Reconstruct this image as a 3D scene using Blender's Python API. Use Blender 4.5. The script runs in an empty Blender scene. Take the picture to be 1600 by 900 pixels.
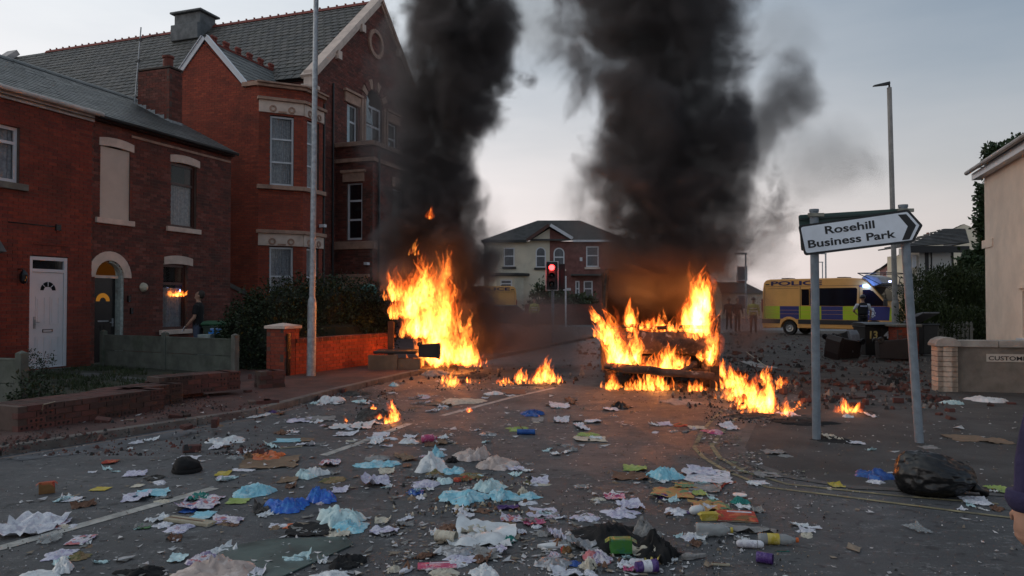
import bpy, bmesh, math, random
from mathutils import Vector, Matrix, noise as mnoise
from math import sin, cos, pi, radians, sqrt, atan2, floor
random.seed(7)
SC = bpy.context.scene
COL = SC.collection
# ------------------------------------------------------------------ camera
F_PX = 1150.0; PITCH = math.atan(22/1150.0); CAMZ = 1.6
cam_d = bpy.data.cameras.new("camera"); cam = bpy.data.objects.new("camera", cam_d); COL.objects.link(cam)
cam_d.sensor_width = 36; cam_d.lens = 36*F_PX/1600; cam_d.clip_start = .05; cam_d.clip_end = 3000
cam.location = (0, 0, CAMZ); cam.rotation_euler = (pi/2+PITCH, 0, 0)
SC.camera = cam
# ------------------------------------------------------------------ sky, sun, exposure
SUN_EL, SUN_AZ = radians(9), radians(-70)      # low in the west, to the left of the camera
w = bpy.data.worlds.new("World"); SC.world = w; w.use_nodes = True
wt = w.node_tree; wn = wt.nodes; wl = wt.links; wn.clear()
sky = wn.new('ShaderNodeTexSky'); sky.sky_type = 'NISHITA'; sky.sun_disc = False
sky.sun_elevation = SUN_EL; sky.sun_rotation = SUN_AZ; sky.air_density = 1.0; sky.dust_density = 3.0; sky.ozone_density = 2.0
CLOUD = 6.3
bg = wn.new('ShaderNodeBackground'); bg.inputs['Strength'].default_value = 0.15
out = wn.new('ShaderNodeOutputWorld')
tc = wn.new('ShaderNodeTexCoord')
def W(t, **kw):
    n = wn.new(t)
    for k, v in kw.items(): setattr(n, k, v)
    return n
def wmr(src, a, b, c, d):
    n = W('ShaderNodeMapRange'); wl.new(src, n.inputs[0])
    for i_, v in zip((1, 2, 3, 4), (a, b, c, d)): n.inputs[i_].default_value = v
    return n.outputs[0]
def wma(op, a, b):
    n = W('ShaderNodeMath', operation=op, use_clamp=True); wl.new(a, n.inputs[0]); wl.new(b, n.inputs[1]); return n.outputs[0]
nz = W('ShaderNodeVectorMath', operation='NORMALIZE'); wl.new(tc.outputs['Generated'], nz.inputs[0])
mp = W('ShaderNodeMapping'); mp.inputs['Scale'].default_value = (1.2, 1.2, 5); wl.new(nz.outputs[0], mp.inputs[0])
ns = W('ShaderNodeTexNoise'); ns.inputs['Scale'].default_value = 1.6; ns.inputs['Detail'].default_value = 5; ns.inputs['Roughness'].default_value = .55; wl.new(mp.outputs[0], ns.inputs['Vector'])
dt = W('ShaderNodeVectorMath', operation='DOT_PRODUCT'); dt.inputs[1].default_value = (sin(SUN_AZ), cos(SUN_AZ), 0); wl.new(nz.outputs[0], dt.inputs[0])
sz = W('ShaderNodeSeparateXYZ'); wl.new(nz.outputs[0], sz.inputs[0])
# thin high cloud: denser towards the west where the light is and towards the horizon
f_ = wma('MULTIPLY', wmr(ns.outputs['Fac'], .3, .7, .62, 1.0), wmr(dt.outputs['Value'], -.45, .75, .30, 1.0))
f_ = wma('ADD', f_, wmr(sz.outputs[2], 0, .30, .62, 0))
cl = W('ShaderNodeValToRGB'); cl.color_ramp.elements[0].color = (.92,.80,.765,1); cl.color_ramp.elements[1].position = .45; cl.color_ramp.elements[1].color = (.76,.83,.88,1); wl.new(sz.outputs[2], cl.inputs[0])
sc_ = W('ShaderNodeVectorMath', operation='SCALE'); wl.new(wmr(dt.outputs['Value'], -.3, .8, CLOUD*.80, CLOUD*1.12), sc_.inputs['Scale']); wl.new(cl.outputs[0], sc_.inputs[0])
mx = W('ShaderNodeMix', data_type='RGBA'); wl.new(f_, mx.inputs[0]); wl.new(sky.outputs[0], mx.inputs[6]); wl.new(sc_.outputs[0], mx.inputs[7])
wl.new(mx.outputs[2], bg.inputs['Color']); wl.new(bg.outputs[0], out.inputs[0])
sun_d = bpy.data.lights.new("sun", 'SUN'); sun = bpy.data.objects.new("sun", sun_d); COL.objects.link(sun)
sun_d.energy = 0.3; sun_d.angle = radians(12); sun_d.color = (1, .83, .68)
_sd = Vector((sin(SUN_AZ)*cos(SUN_EL), cos(SUN_AZ)*cos(SUN_EL), sin(SUN_EL)))
sun.rotation_euler = _sd.to_track_quat('Z', 'Y').to_euler()
SC.view_settings.view_transform = 'Standard'; SC.view_settings.look = 'None'; SC.view_settings.exposure = 0.12; SC.view_settings.gamma = 1
SC.view_settings.use_curve_mapping = False
cy = SC.cycles
cy.use_denoising = True; cy.use_adaptive_sampling = True; cy.adaptive_threshold = .02; cy.max_bounces = 6; cy.diffuse_bounces = 2; cy.glossy_bounces = 2; cy.transmission_bounces = 4
cy.transparent_max_bounces = 96; cy.volume_bounces = 0; cy.volume_max_steps = 160; cy.volume_step_rate = 1
cy.sample_clamp_indirect = 2; cy.sample_clamp_direct = 0
# ------------------------------------------------------------------ helpers
def ray(u, v):
    a = PITCH
    return Vector(((u-800)/F_PX, cos(a)-(450-v)/F_PX*sin(a), sin(a)+(450-v)/F_PX*cos(a)))
def gp(u, v, z=0.0):
    r = ray(u, v); t = (z-CAMZ)/r.z
    return Vector((r.x*t, r.y*t, z))
def at(u, v, Y):
    r = ray(u, v); t = Y/r.y
    return Vector((r.x*t, Y, CAMZ+r.z*t))
TH = radians(19.2)
FO = Vector((-10.35, 16.3, 0)); FD = Vector((sin(TH), cos(TH), 0)); FN = Vector((cos(TH), -sin(TH), 0)); UP = Vector((0, 0, 1))
def fs(u, v, m=0.0):
    """pixel on the left facade plane, m metres toward the road -> (along, height)"""
    r = ray(u, v); t = (FN.dot(FO)+m)/FN.dot(r)
    p = Vector((0, 0, CAMZ))+r*t
    return (p-FO).dot(FD), p.z
def fw(s, z, m=0.0): return FO+FD*s+FN*m+UP*z
def link(o, parent=None):
    COL.objects.link(o)
    if parent is not None: o.parent = parent
    return o
def tag(o, label=None, cat=None, group=None, kind=None):
    if label: o['label'] = label
    if cat: o['category'] = cat
    if group: o['group'] = group
    if kind: o['kind'] = kind
    return o
def thing(name, label, cat, loc=(0, 0, 0), rz=0, group=None):
    o = bpy.data.objects.new(name, None); o.empty_display_size = .2; link(o)
    o.location = loc; o.rotation_euler = (0, 0, rz)
    return tag(o, label, cat, group)
class MB:
    """collects shapes, then links them as one mesh object"""
    def __init__(s): s.v = []; s.f = []; s.mi = []; s.a = []
    def add(s, vs, fs_, mi=0, a=0.0):
        b = len(s.v); s.v += [tuple(p) for p in vs]
        for f in fs_: s.f.append(tuple(b+i for i in f)); s.mi.append(mi); s.a.append(a)
    def quad(s, a, b, c, d, mi=0, r=0.0): s.add([a, b, c, d], [(0, 1, 2, 3)], mi, r)
    def box(s, c, d, rot=None, mi=0, a=0.0, top=None):
        """centre, full size, 3x3 rotation; top = (sx, sy) scale of the upper face"""
        x, y, z = d[0]/2, d[1]/2, d[2]/2; tx, ty = top or (1, 1); c = Vector(c)
        vs = [Vector(p) for p in ((-x,-y,-z),(x,-y,-z),(x,y,-z),(-x,y,-z),(-x*tx,-y*ty,z),(x*tx,-y*ty,z),(x*tx,y*ty,z),(-x*tx,y*ty,z))]
        if rot is not None: vs = [rot@p for p in vs]
        s.add([c+p for p in vs], [(0,3,2,1),(4,5,6,7),(0,1,5,4),(1,2,6,5),(2,3,7,6),(3,0,4,7)], mi, a)
    def slab(s, O, X, Y, Z, x0, x1, y0, y1, z0, z1, mi=0, a=0.0):
        """box in an arbitrary frame"""
        P = lambda x, y, z: O+X*x+Y*y+Z*z
        s.add([P(x0,y0,z0),P(x1,y0,z0),P(x1,y1,z0),P(x0,y1,z0),P(x0,y0,z1),P(x1,y0,z1),P(x1,y1,z1),P(x0,y1,z1)],
              [(0,3,2,1),(4,5,6,7),(0,1,5,4),(1,2,6,5),(2,3,7,6),(3,0,4,7)], mi, a)
    def tube(s, pts, r, n=8, mi=0, caps=True, a=0.0):
        pts = [Vector(p) for p in pts]; rs = r if isinstance(r, (list, tuple)) else [r]*len(pts)
        b = len(s.v); L = len(pts); ref = None
        for i, p in enumerate(pts):
            t = (pts[min(i+1, L-1)]-pts[max(i-1, 0)]).normalized()
            if ref is None: ref = Vector((0, 0, 1)) if abs(t.z) < .9 else Vector((1, 0, 0))
            u = t.cross(ref).normalized(); w_ = u.cross(t).normalized(); ref = w_
            for k in range(n):
                q = 2*pi*k/n; s.v.append(tuple(p+u*cos(q)*rs[i]+w_*sin(q)*rs[i]))
        for i in range(L-1):
            for k in range(n):
                k2 = (k+1) % n
                s.f.append((b+i*n+k, b+(i+1)*n+k, b+(i+1)*n+k2, b+i*n+k2)); s.mi.append(mi); s.a.append(a)
        if caps:
            s.f.append(tuple(b+k for k in range(n))); s.mi.append(mi); s.a.append(a)
            s.f.append(tuple(b+(L-1)*n+k for k in reversed(range(n)))); s.mi.append(mi); s.a.append(a)
    def lathe(s, prof, c=(0, 0, 0), rot=None, n=16, mi=0, a=0.0):
        c = Vector(c); b = len(s.v)
        for (r, z) in prof:
            for k in range(n):
                q = 2*pi*k/n; p = Vector((r*cos(q), r*sin(q), z))
                if rot is not None: p = rot@p
                s.v.append(tuple(c+p))
        for i in range(len(prof)-1):
            for k in range(n):
                k2 = (k+1) % n
                s.f.append((b+i*n+k, b+i*n+k2, b+(i+1)*n+k2, b+(i+1)*n+k)); s.mi.append(mi); s.a.append(a)
    def prism(s, poly, O, X, Y, Z, z0, z1, mi=0, a=0.0):
        """polygon in the X-Y frame, extruded along Z from z0 to z1"""
        n = len(poly)
        A = [O+X*x+Y*y+Z*z0 for x, y in poly]; B = [O+X*x+Y*y+Z*z1 for x, y in poly]
        s.add(A+B, [tuple(reversed(range(n))), tuple(range(n, 2*n))]+[(i, (i+1) % n, n+(i+1) % n, n+i) for i in range(n)], mi, a)
    def mesh(s, name, mats):
        me = bpy.data.meshes.new(name); me.from_pydata(s.v, [], s.f)
        for m in (mats if isinstance(mats, (list, tuple)) else [mats]): me.materials.append(m)
        if any(s.mi): me.polygons.foreach_set('material_index', s.mi)
        if any(s.a):
            at_ = me.attributes.new('rnd', 'FLOAT', 'FACE'); at_.data.foreach_set('value', s.a)
        me.update(); return me
    def build(s, name, mats, parent=None, smooth=False, fix=True, bevel=0, loc=None, rz=None):
        me = s.mesh(name, mats)
        if fix:
            bm = bmesh.new(); bm.from_mesh(me)
            if smooth: bmesh.ops.remove_doubles(bm, verts=bm.verts, dist=1e-5)
            bmesh.ops.recalc_face_normals(bm, faces=bm.faces); bm.to_mesh(me); bm.free()
        if smooth: me.polygons.foreach_set('use_smooth', [True]*len(me.polygons))
        o = bpy.data.objects.new(name, me); link(o, parent)
        if bevel:
            b = o.modifiers.new('bevel', 'BEVEL'); b.width = bevel; b.segments = 2; b.limit_method = 'ANGLE'; b.angle_limit = radians(40)
        if loc is not None: o.location = loc
        if rz is not None: o.rotation_euler = (0, 0, rz)
        return o
def fbm(p, s=1.0, o=4, seed=0.0):
    q = Vector((p[0]*s+seed*13.7, p[1]*s+seed*7.1, p[2]*s+seed*3.3)); a = 1; t = 0
    for _ in range(o): t += a*mnoise.noise(q); q = q*2.03; a *= .5
    return t
# ------------------------------------------------------------------ materials
def newmat(name):
    m = bpy.data.materials.new(name); m.use_nodes = True; nt = m.node_tree; nt.nodes.clear()
    o = nt.nodes.new('ShaderNodeOutputMaterial'); return m, nt, o
def N(nt, t, **kw):
    n = nt.nodes.new(t)
    for k, v in kw.items():
        if k.startswith('i_'): n.inputs[k[2:].replace('_', ' ')].default_value = v
        else: setattr(n, k, v)
    return n
def math_(nt, op, a, b=None, c=None, clamp=False):
    n = nt.nodes.new('ShaderNodeMath'); n.operation = op; n.use_clamp = clamp
    for i, x in enumerate((a, b, c)):
        if x is None: continue
        if isinstance(x, (int, float)): n.inputs[i].default_value = x
        else: nt.links.new(x, n.inputs[i])
    return n.outputs[0]
def sstep(nt, x, a, b, lo=0.0, hi=1.0):
    n = nt.nodes.new('ShaderNodeMapRange'); n.interpolation_type = 'SMOOTHSTEP'; n.clamp = True
    nt.links.new(x, n.inputs[0]); n.inputs[1].default_value = a; n.inputs[2].default_value = b; n.inputs[3].default_value = lo; n.inputs[4].default_value = hi
    return n.outputs[0]
def mixc(nt, f, a, b, mode='MIX'):
    n = nt.nodes.new('ShaderNodeMix'); n.data_type = 'RGBA'; n.blend_type = mode
    for s_, x in (('Factor', f), ('A', a), ('B', b)):
        i = n.inputs[s_] if s_ != 'Factor' else n.inputs[0]
        if s_ == 'A': i = n.inputs[6]
        if s_ == 'B': i = n.inputs[7]
        if isinstance(x, (int, float)): i.default_value = x
        elif isinstance(x, tuple): i.default_value = x if len(x) == 4 else (*x, 1)
        else: nt.links.new(x, i)
    return n.outputs[2]
def noise_(nt, vec, scale, detail=3, rough=.5, dist=0.0, mapping=None):
    n = nt.nodes.new('ShaderNodeTexNoise'); n.inputs['Scale'].default_value = scale; n.inputs['Detail'].default_value = detail
    n.inputs['Roughness'].default_value = rough; n.inputs['Distortion'].default_value = dist
    if mapping is not None:
        mpn = nt.nodes.new('ShaderNodeMapping'); mpn.inputs['Scale'].default_value = mapping
        nt.links.new(vec, mpn.inputs[0]); vec = mpn.outputs[0]
    if vec is not None: nt.links.new(vec, n.inputs['Vector'])
    return n.outputs['Fac']
_MC = {}
def M(name, col, rough=.8, var=.25, scale=6.0, bump=.15, metal=0.0, dirt=0.0, dirtcol=(.06,.05,.04), world=False, col2=None, objvar=0.0, spec=.5, bscale=None, alpha=None, sub=0.0):
    if name in _MC: return _MC[name]
    m, nt, o = newmat(name); p = N(nt, 'ShaderNodeBsdfPrincipled'); tcn = N(nt, 'ShaderNodeTexCoord')
    vec = N(nt, 'ShaderNodeNewGeometry').outputs['Position'] if world else tcn.outputs['Object']
    n1 = noise_(nt, vec, scale, 5, .6)
    c2 = col2 or tuple(c*(1-var) for c in col); c1 = tuple(min(1, c*(1+var*.6)) for c in col)
    c = mixc(nt, sstep(nt, n1, .3, .7), c2, c1)
    if dirt: c = mixc(nt, math_(nt, 'MULTIPLY', sstep(nt, noise_(nt, vec, scale*.35, 6, .7), .48, .68), dirt), c, dirtcol)
    if objvar:
        oi = N(nt, 'ShaderNodeObjectInfo'); f = N(nt, 'ShaderNodeMapRange'); nt.links.new(oi.outputs['Random'], f.inputs[0]); f.inputs[3].default_value = 1-objvar; f.inputs[4].default_value = 1+objvar*.7
        h = N(nt, 'ShaderNodeHueSaturation'); nt.links.new(f.outputs[0], h.inputs['Value']); nt.links.new(c, h.inputs['Color']); c = h.outputs[0]
    nt.links.new(c, p.inputs['Base Color']); p.inputs['Roughness'].default_value = rough; p.inputs['Metallic'].default_value = metal
    p.inputs['Specular IOR Level'].default_value = spec
    if sub: p.inputs['Subsurface Weight'].default_value = sub; p.inputs['Subsurface Radius'].default_value = (.05,.05,.05)
    if bump:
        b = N(nt, 'ShaderNodeBump'); b.inputs['Strength'].default_value = bump; b.inputs['Distance'].default_value = .02
        nt.links.new(noise_(nt, vec, bscale or scale*6, 4, .6), b.inputs['Height']); nt.links.new(b.outputs[0], p.inputs['Normal'])
    if alpha is not None: p.inputs['Alpha'].default_value = alpha
    nt.links.new(p.outputs[0], o.inputs[0]); _MC[name] = m; return m
def M_emit(name, col, strength, sample=False):
    m, nt, o = newmat(name); e = N(nt, 'ShaderNodeEmission'); e.inputs[0].default_value = (*col, 1); e.inputs[1].default_value = strength
    nt.links.new(e.outputs[0], o.inputs[0])
    if not sample: m.cycles.emission_sampling = 'NONE'
    return m
# ------------------------------------------------------------------ shared materials
def add_rnd_color(name, cols, rough=.85, bump=.3, scale=20, dirt=.3, dirtcol=(.03,.025,.02), spec=.4):
    """one colour per piece: object random + the face attribute 'rnd'"""
    m, nt, o = newmat(name); p = N(nt, 'ShaderNodeBsdfPrincipled'); oi = N(nt, 'ShaderNodeObjectInfo'); a = N(nt, 'ShaderNodeAttribute', attribute_name='rnd')
    f = math_(nt, 'FRACT', math_(nt, 'ADD', oi.outputs['Random'], a.outputs['Fac'])); r = N(nt, 'ShaderNodeValToRGB'); nt.links.new(f, r.inputs[0])
    el = r.color_ramp.elements
    while len(el) < len(cols): el.new(.5)
    for i, c in enumerate(cols): el[i].position = i/max(1, len(cols)-1); el[i].color = (*c, 1)
    pos = N(nt, 'ShaderNodeNewGeometry').outputs['Position']
    c = mixc(nt, math_(nt, 'MULTIPLY', sstep(nt, noise_(nt, pos, 1.3, 5, .65), .42, .7), dirt), r.outputs[0], dirtcol)
    c = mixc(nt, sstep(nt, noise_(nt, pos, scale, 3), .35, .75, 0, .35), c, dirtcol)
    nt.links.new(c, p.inputs['Base Color']); p.inputs['Roughness'].default_value = rough; p.inputs['Specular IOR Level'].default_value = spec
    b = N(nt, 'ShaderNodeBump'); b.inputs['Strength'].default_value = bump; b.inputs['Distance'].default_value = .01
    nt.links.new(noise_(nt, pos, scale*3, 3), b.inputs['Height']); nt.links.new(b.outputs[0], p.inputs['Normal'])
    nt.links.new(p.outputs[0], o.inputs[0]); return m
BR_A = add_rnd_color('brick_red', [(.25,.046,.026), (.21,.038,.024), (.28,.056,.032), (.17,.034,.024), (.24,.048,.027)], dirt=.45, dirtcol=(.05,.022,.016))
BR_B = add_rnd_color('brick_weathered', [(.16,.045,.034), (.21,.05,.034), (.10,.037,.03), (.18,.055,.04), (.24,.085,.065)], dirt=.5)
BR_C = add_rnd_color('brick_orange_red', [(.34,.064,.034), (.28,.052,.03), (.38,.08,.04), (.23,.048,.03), (.31,.062,.034)], dirt=.45, dirtcol=(.07,.026,.018))
BR_W = add_rnd_color('brick_rubble', [(.125,.045,.038), (.095,.038,.034), (.15,.055,.045), (.075,.036,.032), (.12,.06,.052)], dirt=.8)
MORTAR = M('mortar', (.105,.07,.058), .95, .3, 3, .2, world=True)
SLATE = add_rnd_color('slate', [(.075,.085,.09), (.05,.06,.065), (.10,.105,.105), (.06,.065,.06)], rough=.5, bump=.2, scale=8, dirt=.3, dirtcol=(.05,.055,.04), spec=.6)
SLATE2 = add_rnd_color('slate_brown', [(.095,.09,.085), (.065,.065,.065), (.12,.11,.10), (.08,.078,.07)], rough=.65, bump=.25, scale=6, dirt=.35, dirtcol=(.05,.05,.038))
STONE = M('painted_stone', (.66,.53,.45), .8, .12, 3, .1, dirt=.35, dirtcol=(.28,.20,.16))
SAND = M('sandstone', (.40,.25,.185), .85, .2, 4, .2, dirt=.5, dirtcol=(.14,.09,.07))
WHITE = M('white_upvc', (.60,.62,.66), .35, .04, 4, 0, dirt=.15, dirtcol=(.45,.45,.45))
DKWOOD = M('dark_varnished_wood', (.07,.025,.018), .4, .3, 9, .1)
BLACKP = M('black_gloss_paint', (.012,.012,.014), .25, .2, 9, 0)
GUTTER = M('grey_gutter', (.42,.38,.36), .6, .2, 4, .05, dirt=.5, dirtcol=(.12,.10,.09))
DKGUT = M('black_gutter', (.02,.02,.022), .5, .2, 5, .05)
CONC = M('concrete', (.115,.125,.105), .9, .3, 3.5, .3, dirt=.8, dirtcol=(.06,.075,.05), world=True)
CONC2 = M('concrete_light', (.16,.155,.135), .9, .25, 5, .3, dirt=.6, dirtcol=(.12,.11,.09), world=True)
CURT = M('lace_curtain', (.62,.65,.70), .9, .25, 14, .1)
def glass_mat(name, tint, rough=.06, alpha=.55):
    m, nt, o = newmat(name); p = N(nt, 'ShaderNodeBsdfPrincipled'); p.inputs['Base Color'].default_value = (*tint, 1); p.inputs['Roughness'].default_value = rough
    p.inputs['Specular IOR Level'].default_value = .9; p.inputs['Alpha'].default_value = alpha; nt.links.new(p.outputs[0], o.inputs[0]); return m
GLASS = glass_mat('window_glass', (.03,.035,.04), alpha=.42); GLASSD = glass_mat('dark_glass', (.01,.012,.015), .05, .93)
DARKIN = M('dark_interior', (.012,.011,.010), .95, .1, 3, 0)
METAL = M('galvanised_steel', (.36,.39,.42), .5, .25, 12, .08, metal=.55, dirt=.5, dirtcol=(.20,.21,.22))
class Plane:
    def __init__(s, O, S, Nn): s.O = Vector(O); s.S = Vector(S).normalized(); s.N = Vector(Nn).normalized()
    def P(s, a, z, m=0.0): return s.O+s.S*a+UP*z+s.N*m
    def slab(s, mb, a0, a1, z0, z1, m0, m1, mi=0): mb.slab(s.O, s.S, s.N, UP, a0, a1, m0, m1, z0, z1, mi)
CAMP = Vector((0, 0, CAMZ))
def individual(parent, name, mesh_, mat4s):
    for M4 in mat4s:
        o = bpy.data.objects.new(name, mesh_); COL.objects.link(o); o.parent = parent; o.matrix_local = M4
def brick_wall(parent, pl, iv, z0, z1, mat, nind=300, depth=.10, c=.075, L=.225, backmat=None, seed=0, coursing=True):
    """stretcher-bond wall; iv(z) -> list of (a0, a1); nearest nind whole bricks are objects, the rest one mesh"""
    rnd = random.Random(seed); back = MB(); rest = MB(); whole = []
    nc = int(round((z1-z0)/c)); bd = .05
    for k in range(nc):
        za = z0+k*c; zb = za+c-.009; offs = (L/2 if k % 2 else 0)
        for (a0, a1) in iv(za+c/2):
            if a1-a0 < .03: continue
            pl.slab(back, a0, a1, za, za+c, -depth, -.007)
            if not coursing: continue
            i = floor((a0-offs)/L); x = offs+i*L
            while x < a1-.02:
                b0 = max(x, a0); b1 = min(x+L-.010, a1)
                if b1-b0 > .03:
                    j = rnd.uniform(-.002, .003)
                    if b1-b0 > L-.012: whole.append((b0, za, j))
                    else:
                        r = rnd.random(); P = pl.P
                        v = [P(b0,za,j),P(b1,za,j),P(b1,zb,j),P(b0,zb,j),P(b0,za,-.02),P(b1,za,-.02),P(b1,zb,-.02),P(b0,zb,-.02)]
                        rest.add(v, [(0,1,2,3),(3,2,6,7),(1,0,4,5),(1,5,6,2),(0,3,7,4)], 0, r)
                x += L
    whole.sort(key=lambda q: (pl.P(q[0], q[1])-CAMP).length)
    # a brick mesh shared by all individuals (frame: x along, y out, z up)
    bm_ = MB(); l = L-.010; h = c-.009
    v = [(0,0,0),(l,0,0),(l,0,h),(0,0,h),(0,-.02,0),(l,-.02,0),(l,-.02,h),(0,-.02,h)]
    bm_.add(v, [(0,1,2,3),(3,2,6,7),(1,0,4,5),(1,5,6,2),(0,3,7,4)])
    me = bm_.mesh('brick', mat); pinv = Matrix.Translation(-parent.location)
    R = Matrix((pl.S, pl.N, UP)).transposed().to_4x4()
    individual(parent, 'brick', me, [pinv@Matrix.Translation(pl.P(a, z, j))@R for a, z, j in whole[:nind]])
    for a, z, j in whole[nind:]:
        P = pl.P; b0, b1, za, zb = a, a+l, z, z+h
        rest.add([P(b0,za,j),P(b1,za,j),P(b1,zb,j),P(b0,zb,j),P(b0,za,-.02),P(b1,za,-.02),P(b1,zb,-.02),P(b0,zb,-.02)], [(0,1,2,3),(3,2,6,7),(1,0,4,5),(1,5,6,2),(0,3,7,4)], 0, rnd.random())
    pp = lambda o: (setattr(o, 'location', -parent.location), o)[1]
    pp(back.build('wall', backmat or MORTAR, parent, fix=False))
    if rest.v: tag(pp(rest.build('brickwork', mat, parent, fix=False)), kind='stuff')
def holes_iv(a0, a1, holes):
    """a0, a1 numbers or functions of z; holes (s0, s1, z0, z1) or ('arch', sc, r, zs)"""
    def f(z):
        lo = a0(z) if callable(a0) else a0; hi = a1(z) if callable(a1) else a1
        if hi <= lo: return []
        segs = [(lo, hi)]
        for h in holes:
            if h[0] == 'arch':
                if z < h[3] or z > h[3]+h[2]: continue
                q = sqrt(max(0, h[2]**2-(z-h[3])**2)); x0, x1 = h[1]-q, h[1]+q
            else:
                if not (h[2] < z < h[3]): continue
                x0, x1 = h[0], h[1]
            ns_ = []
            for s0, s1 in segs:
                if x1 <= s0 or x0 >= s1: ns_.append((s0, s1)); continue
                if x0 > s0: ns_.append((s0, x0))
                if x1 < s1: ns_.append((x1, s1))
            segs = ns_
        return segs
    return f
def slates(parent, A, B, C, D, nu, nv, mat, nind=300, th=.012, name='slate', clip=None, seed=0):
    """quad roof A(eave left) B(eave right) C(ridge right) D(ridge left); nv courses of nu slates"""
    rnd = random.Random(seed); al = []; nrm = (B-A).cross(D-A).normalized()
    if nrm.z < 0: nrm = -nrm
    for j in range(nv):
        t0, t1 = j/nv, (j+1.0)/nv
        for i in range(-1, nu+1):
            f0 = (i+(.5 if j % 2 else 0))/nu; f1 = f0+1/nu
            f0, f1 = max(0, f0), min(1, f1)
            if f1-f0 < .2/nu: continue
            P = lambda f, t: (A*(1-f)+B*f)*(1-t)+(D*(1-f)+C*f)*t
            g = .0012; c0, c1, c2, c3 = P(f0+g/nu*20*.1, t0), P(f1-g, t0), P(f1-g, min(1, t1+.15/nv)), P(f0+g, min(1, t1+.15/nv))
            if clip and clip((c0+c2)/2): continue
            lift = rnd.uniform(.9, 1.5)*th; sk = rnd.uniform(-.006, .006)
            dn = (A-D).normalized()
            a_, b_ = c0+nrm*lift+dn*sk, c1+nrm*(lift+rnd.uniform(-.003, .003))+dn*sk
            al.append([a_, b_, c2+nrm*.001, c3+nrm*.001, a_-nrm*th*.9, b_-nrm*th*.9])
    al.sort(key=lambda q: (q[0]-CAMP).length)
    rest = MB(); FC = [(0,1,2,3),(4,5,1,0),(1,5,2),(0,3,4)]
    for k, q in enumerate(al):
        if k < nind:
            me = bpy.data.meshes.new(name); o_ = q[0]; me.from_pydata([tuple(p-o_) for p in q], [], FC); me.materials.append(mat)
            o = bpy.data.objects.new(name, me); COL.objects.link(o); o.parent = parent; o.location = o_-parent.location
        else: rest.add(q, FC, 0, rnd.random())
    if rest.v:
        o = rest.build(name+'_courses', mat, parent, fix=False); o.location = -parent.location; tag(o, kind='stuff')
    bk = MB(); n2 = nrm*.03; bk.add([A-n2, B-n2, C-n2, D-n2], [(0,1,2,3)]); bk.add([A-n2*4, B-n2*4, C-n2*4, D-n2*4], [(3,2,1,0)])
    o = bk.build('roof_deck', DARKIN, parent, fix=False); o.location = -parent.location
def sub(parent, mb, name, mat, **kw):
    """build world-space shapes as a child of a thing standing at its own location"""
    o = mb.build(name, mat, parent, **kw); r = parent; off = Vector((0, 0, 0))
    while r is not None: off += r.location; r = r.parent
    o.location = -off; return o
def subsub(part, mb, name, mat, **kw):
    o = mb.build(name, mat, part, **kw); return o
def window(parent, pl, a0, a1, z0, z1, fm=WHITE, bars_z=(), bars_a=(), m=-.09, fw_=.06, glass=GLASS, curtain=None, dark=True, fd=.05, skip=()):
    mb = MB(); pl.slab(mb, a0, a0+fw_, z0, z1, m-fd, m); pl.slab(mb, a1-fw_, a1, z0, z1, m-fd, m); pl.slab(mb, a0+fw_, a1-fw_, z0, z0+fw_, m-fd, m); pl.slab(mb, a0+fw_, a1-fw_, z1-fw_, z1, m-fd, m)
    for z in bars_z: pl.slab(mb, a0+fw_, a1-fw_, z-fw_*.45, z+fw_*.45, m-fd, m-.002)
    for a in bars_a: pl.slab(mb, a-fw_*.4, a+fw_*.4, z0+fw_, z1-fw_, m-fd, m-.004)
    w_ = sub(parent, mb, 'window', fm)
    zs = [z0+fw_]+sorted(bars_z)+[z1-fw_]; as_ = [a0+fw_]+sorted(bars_a)+[a1-fw_]; k = 0
    for i in range(len(zs)-1):
        for j in range(len(as_)-1):
            if k in skip: k += 1; continue
            k += 1
            g = MB(); g.quad(pl.P(as_[j], zs[i], m-.025), pl.P(as_[j+1], zs[i], m-.025), pl.P(as_[j+1], zs[i+1], m-.025), pl.P(as_[j], zs[i+1], m-.025)); subsub(w_, g, 'pane', glass, fix=False)
    if curtain:
        c0, c1 = curtain if isinstance(curtain, tuple) else (0, 1); g = MB(); n = 40; H = z1-z0
        for i in range(n):
            x0 = a0+(a1-a0)*i/n; x1 = a0+(a1-a0)*(i+1)/n; q = lambda i: m-.10+.018*sin(i*1.7)+.012*sin(i*.6)
            g.quad(pl.P(x0, z0, q(i)), pl.P(x1, z0, q(i+1)), pl.P(x1, z0+H*c1, q(i+1)), pl.P(x0, z0+H*c1, q(i)))
        subsub(w_, g, 'curtain', CURT, fix=False)
    if dark:
        g = MB(); g.quad(pl.P(a0, z0, m-.35), pl.P(a1, z0, m-.35), pl.P(a1, z1, m-.35), pl.P(a0, z1, m-.35)); subsub(w_, g, 'room', DARKIN, fix=False)
    return w_
def stone(parent, pl, a0, a1, z0, z1, m0=-.1, m1=.03, mat=STONE, name='lintel', bow=0.0, bevel=.006):
    mb = MB(); n = 8 if bow else 1
    for i in range(n):
        f0, f1 = i/n, (i+1)/n; h = lambda f: bow*(1-(2*f-1)**2)
        x0, x1 = a0+(a1-a0)*f0, a0+(a1-a0)*f1
        P = pl.P; mb.add([P(x0,z0+h(f0)*.6,m0),P(x1,z0+h(f1)*.6,m0),P(x1,z0+h(f1)*.6,m1),P(x0,z0+h(f0)*.6,m1),P(x0,z1+h(f0),m0),P(x1,z1+h(f1),m0),P(x1,z1+h(f1),m1),P(x0,z1+h(f0),m1)],
                         [(0,3,2,1),(4,5,6,7),(0,1,5,4),(2,3,7,6)]+([(3,0,4,7)] if i == 0 else [])+([(1,2,6,5)] if i == n-1 else []))
    return sub(parent, mb, name, mat, bevel=bevel if not bow else 0)
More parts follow.
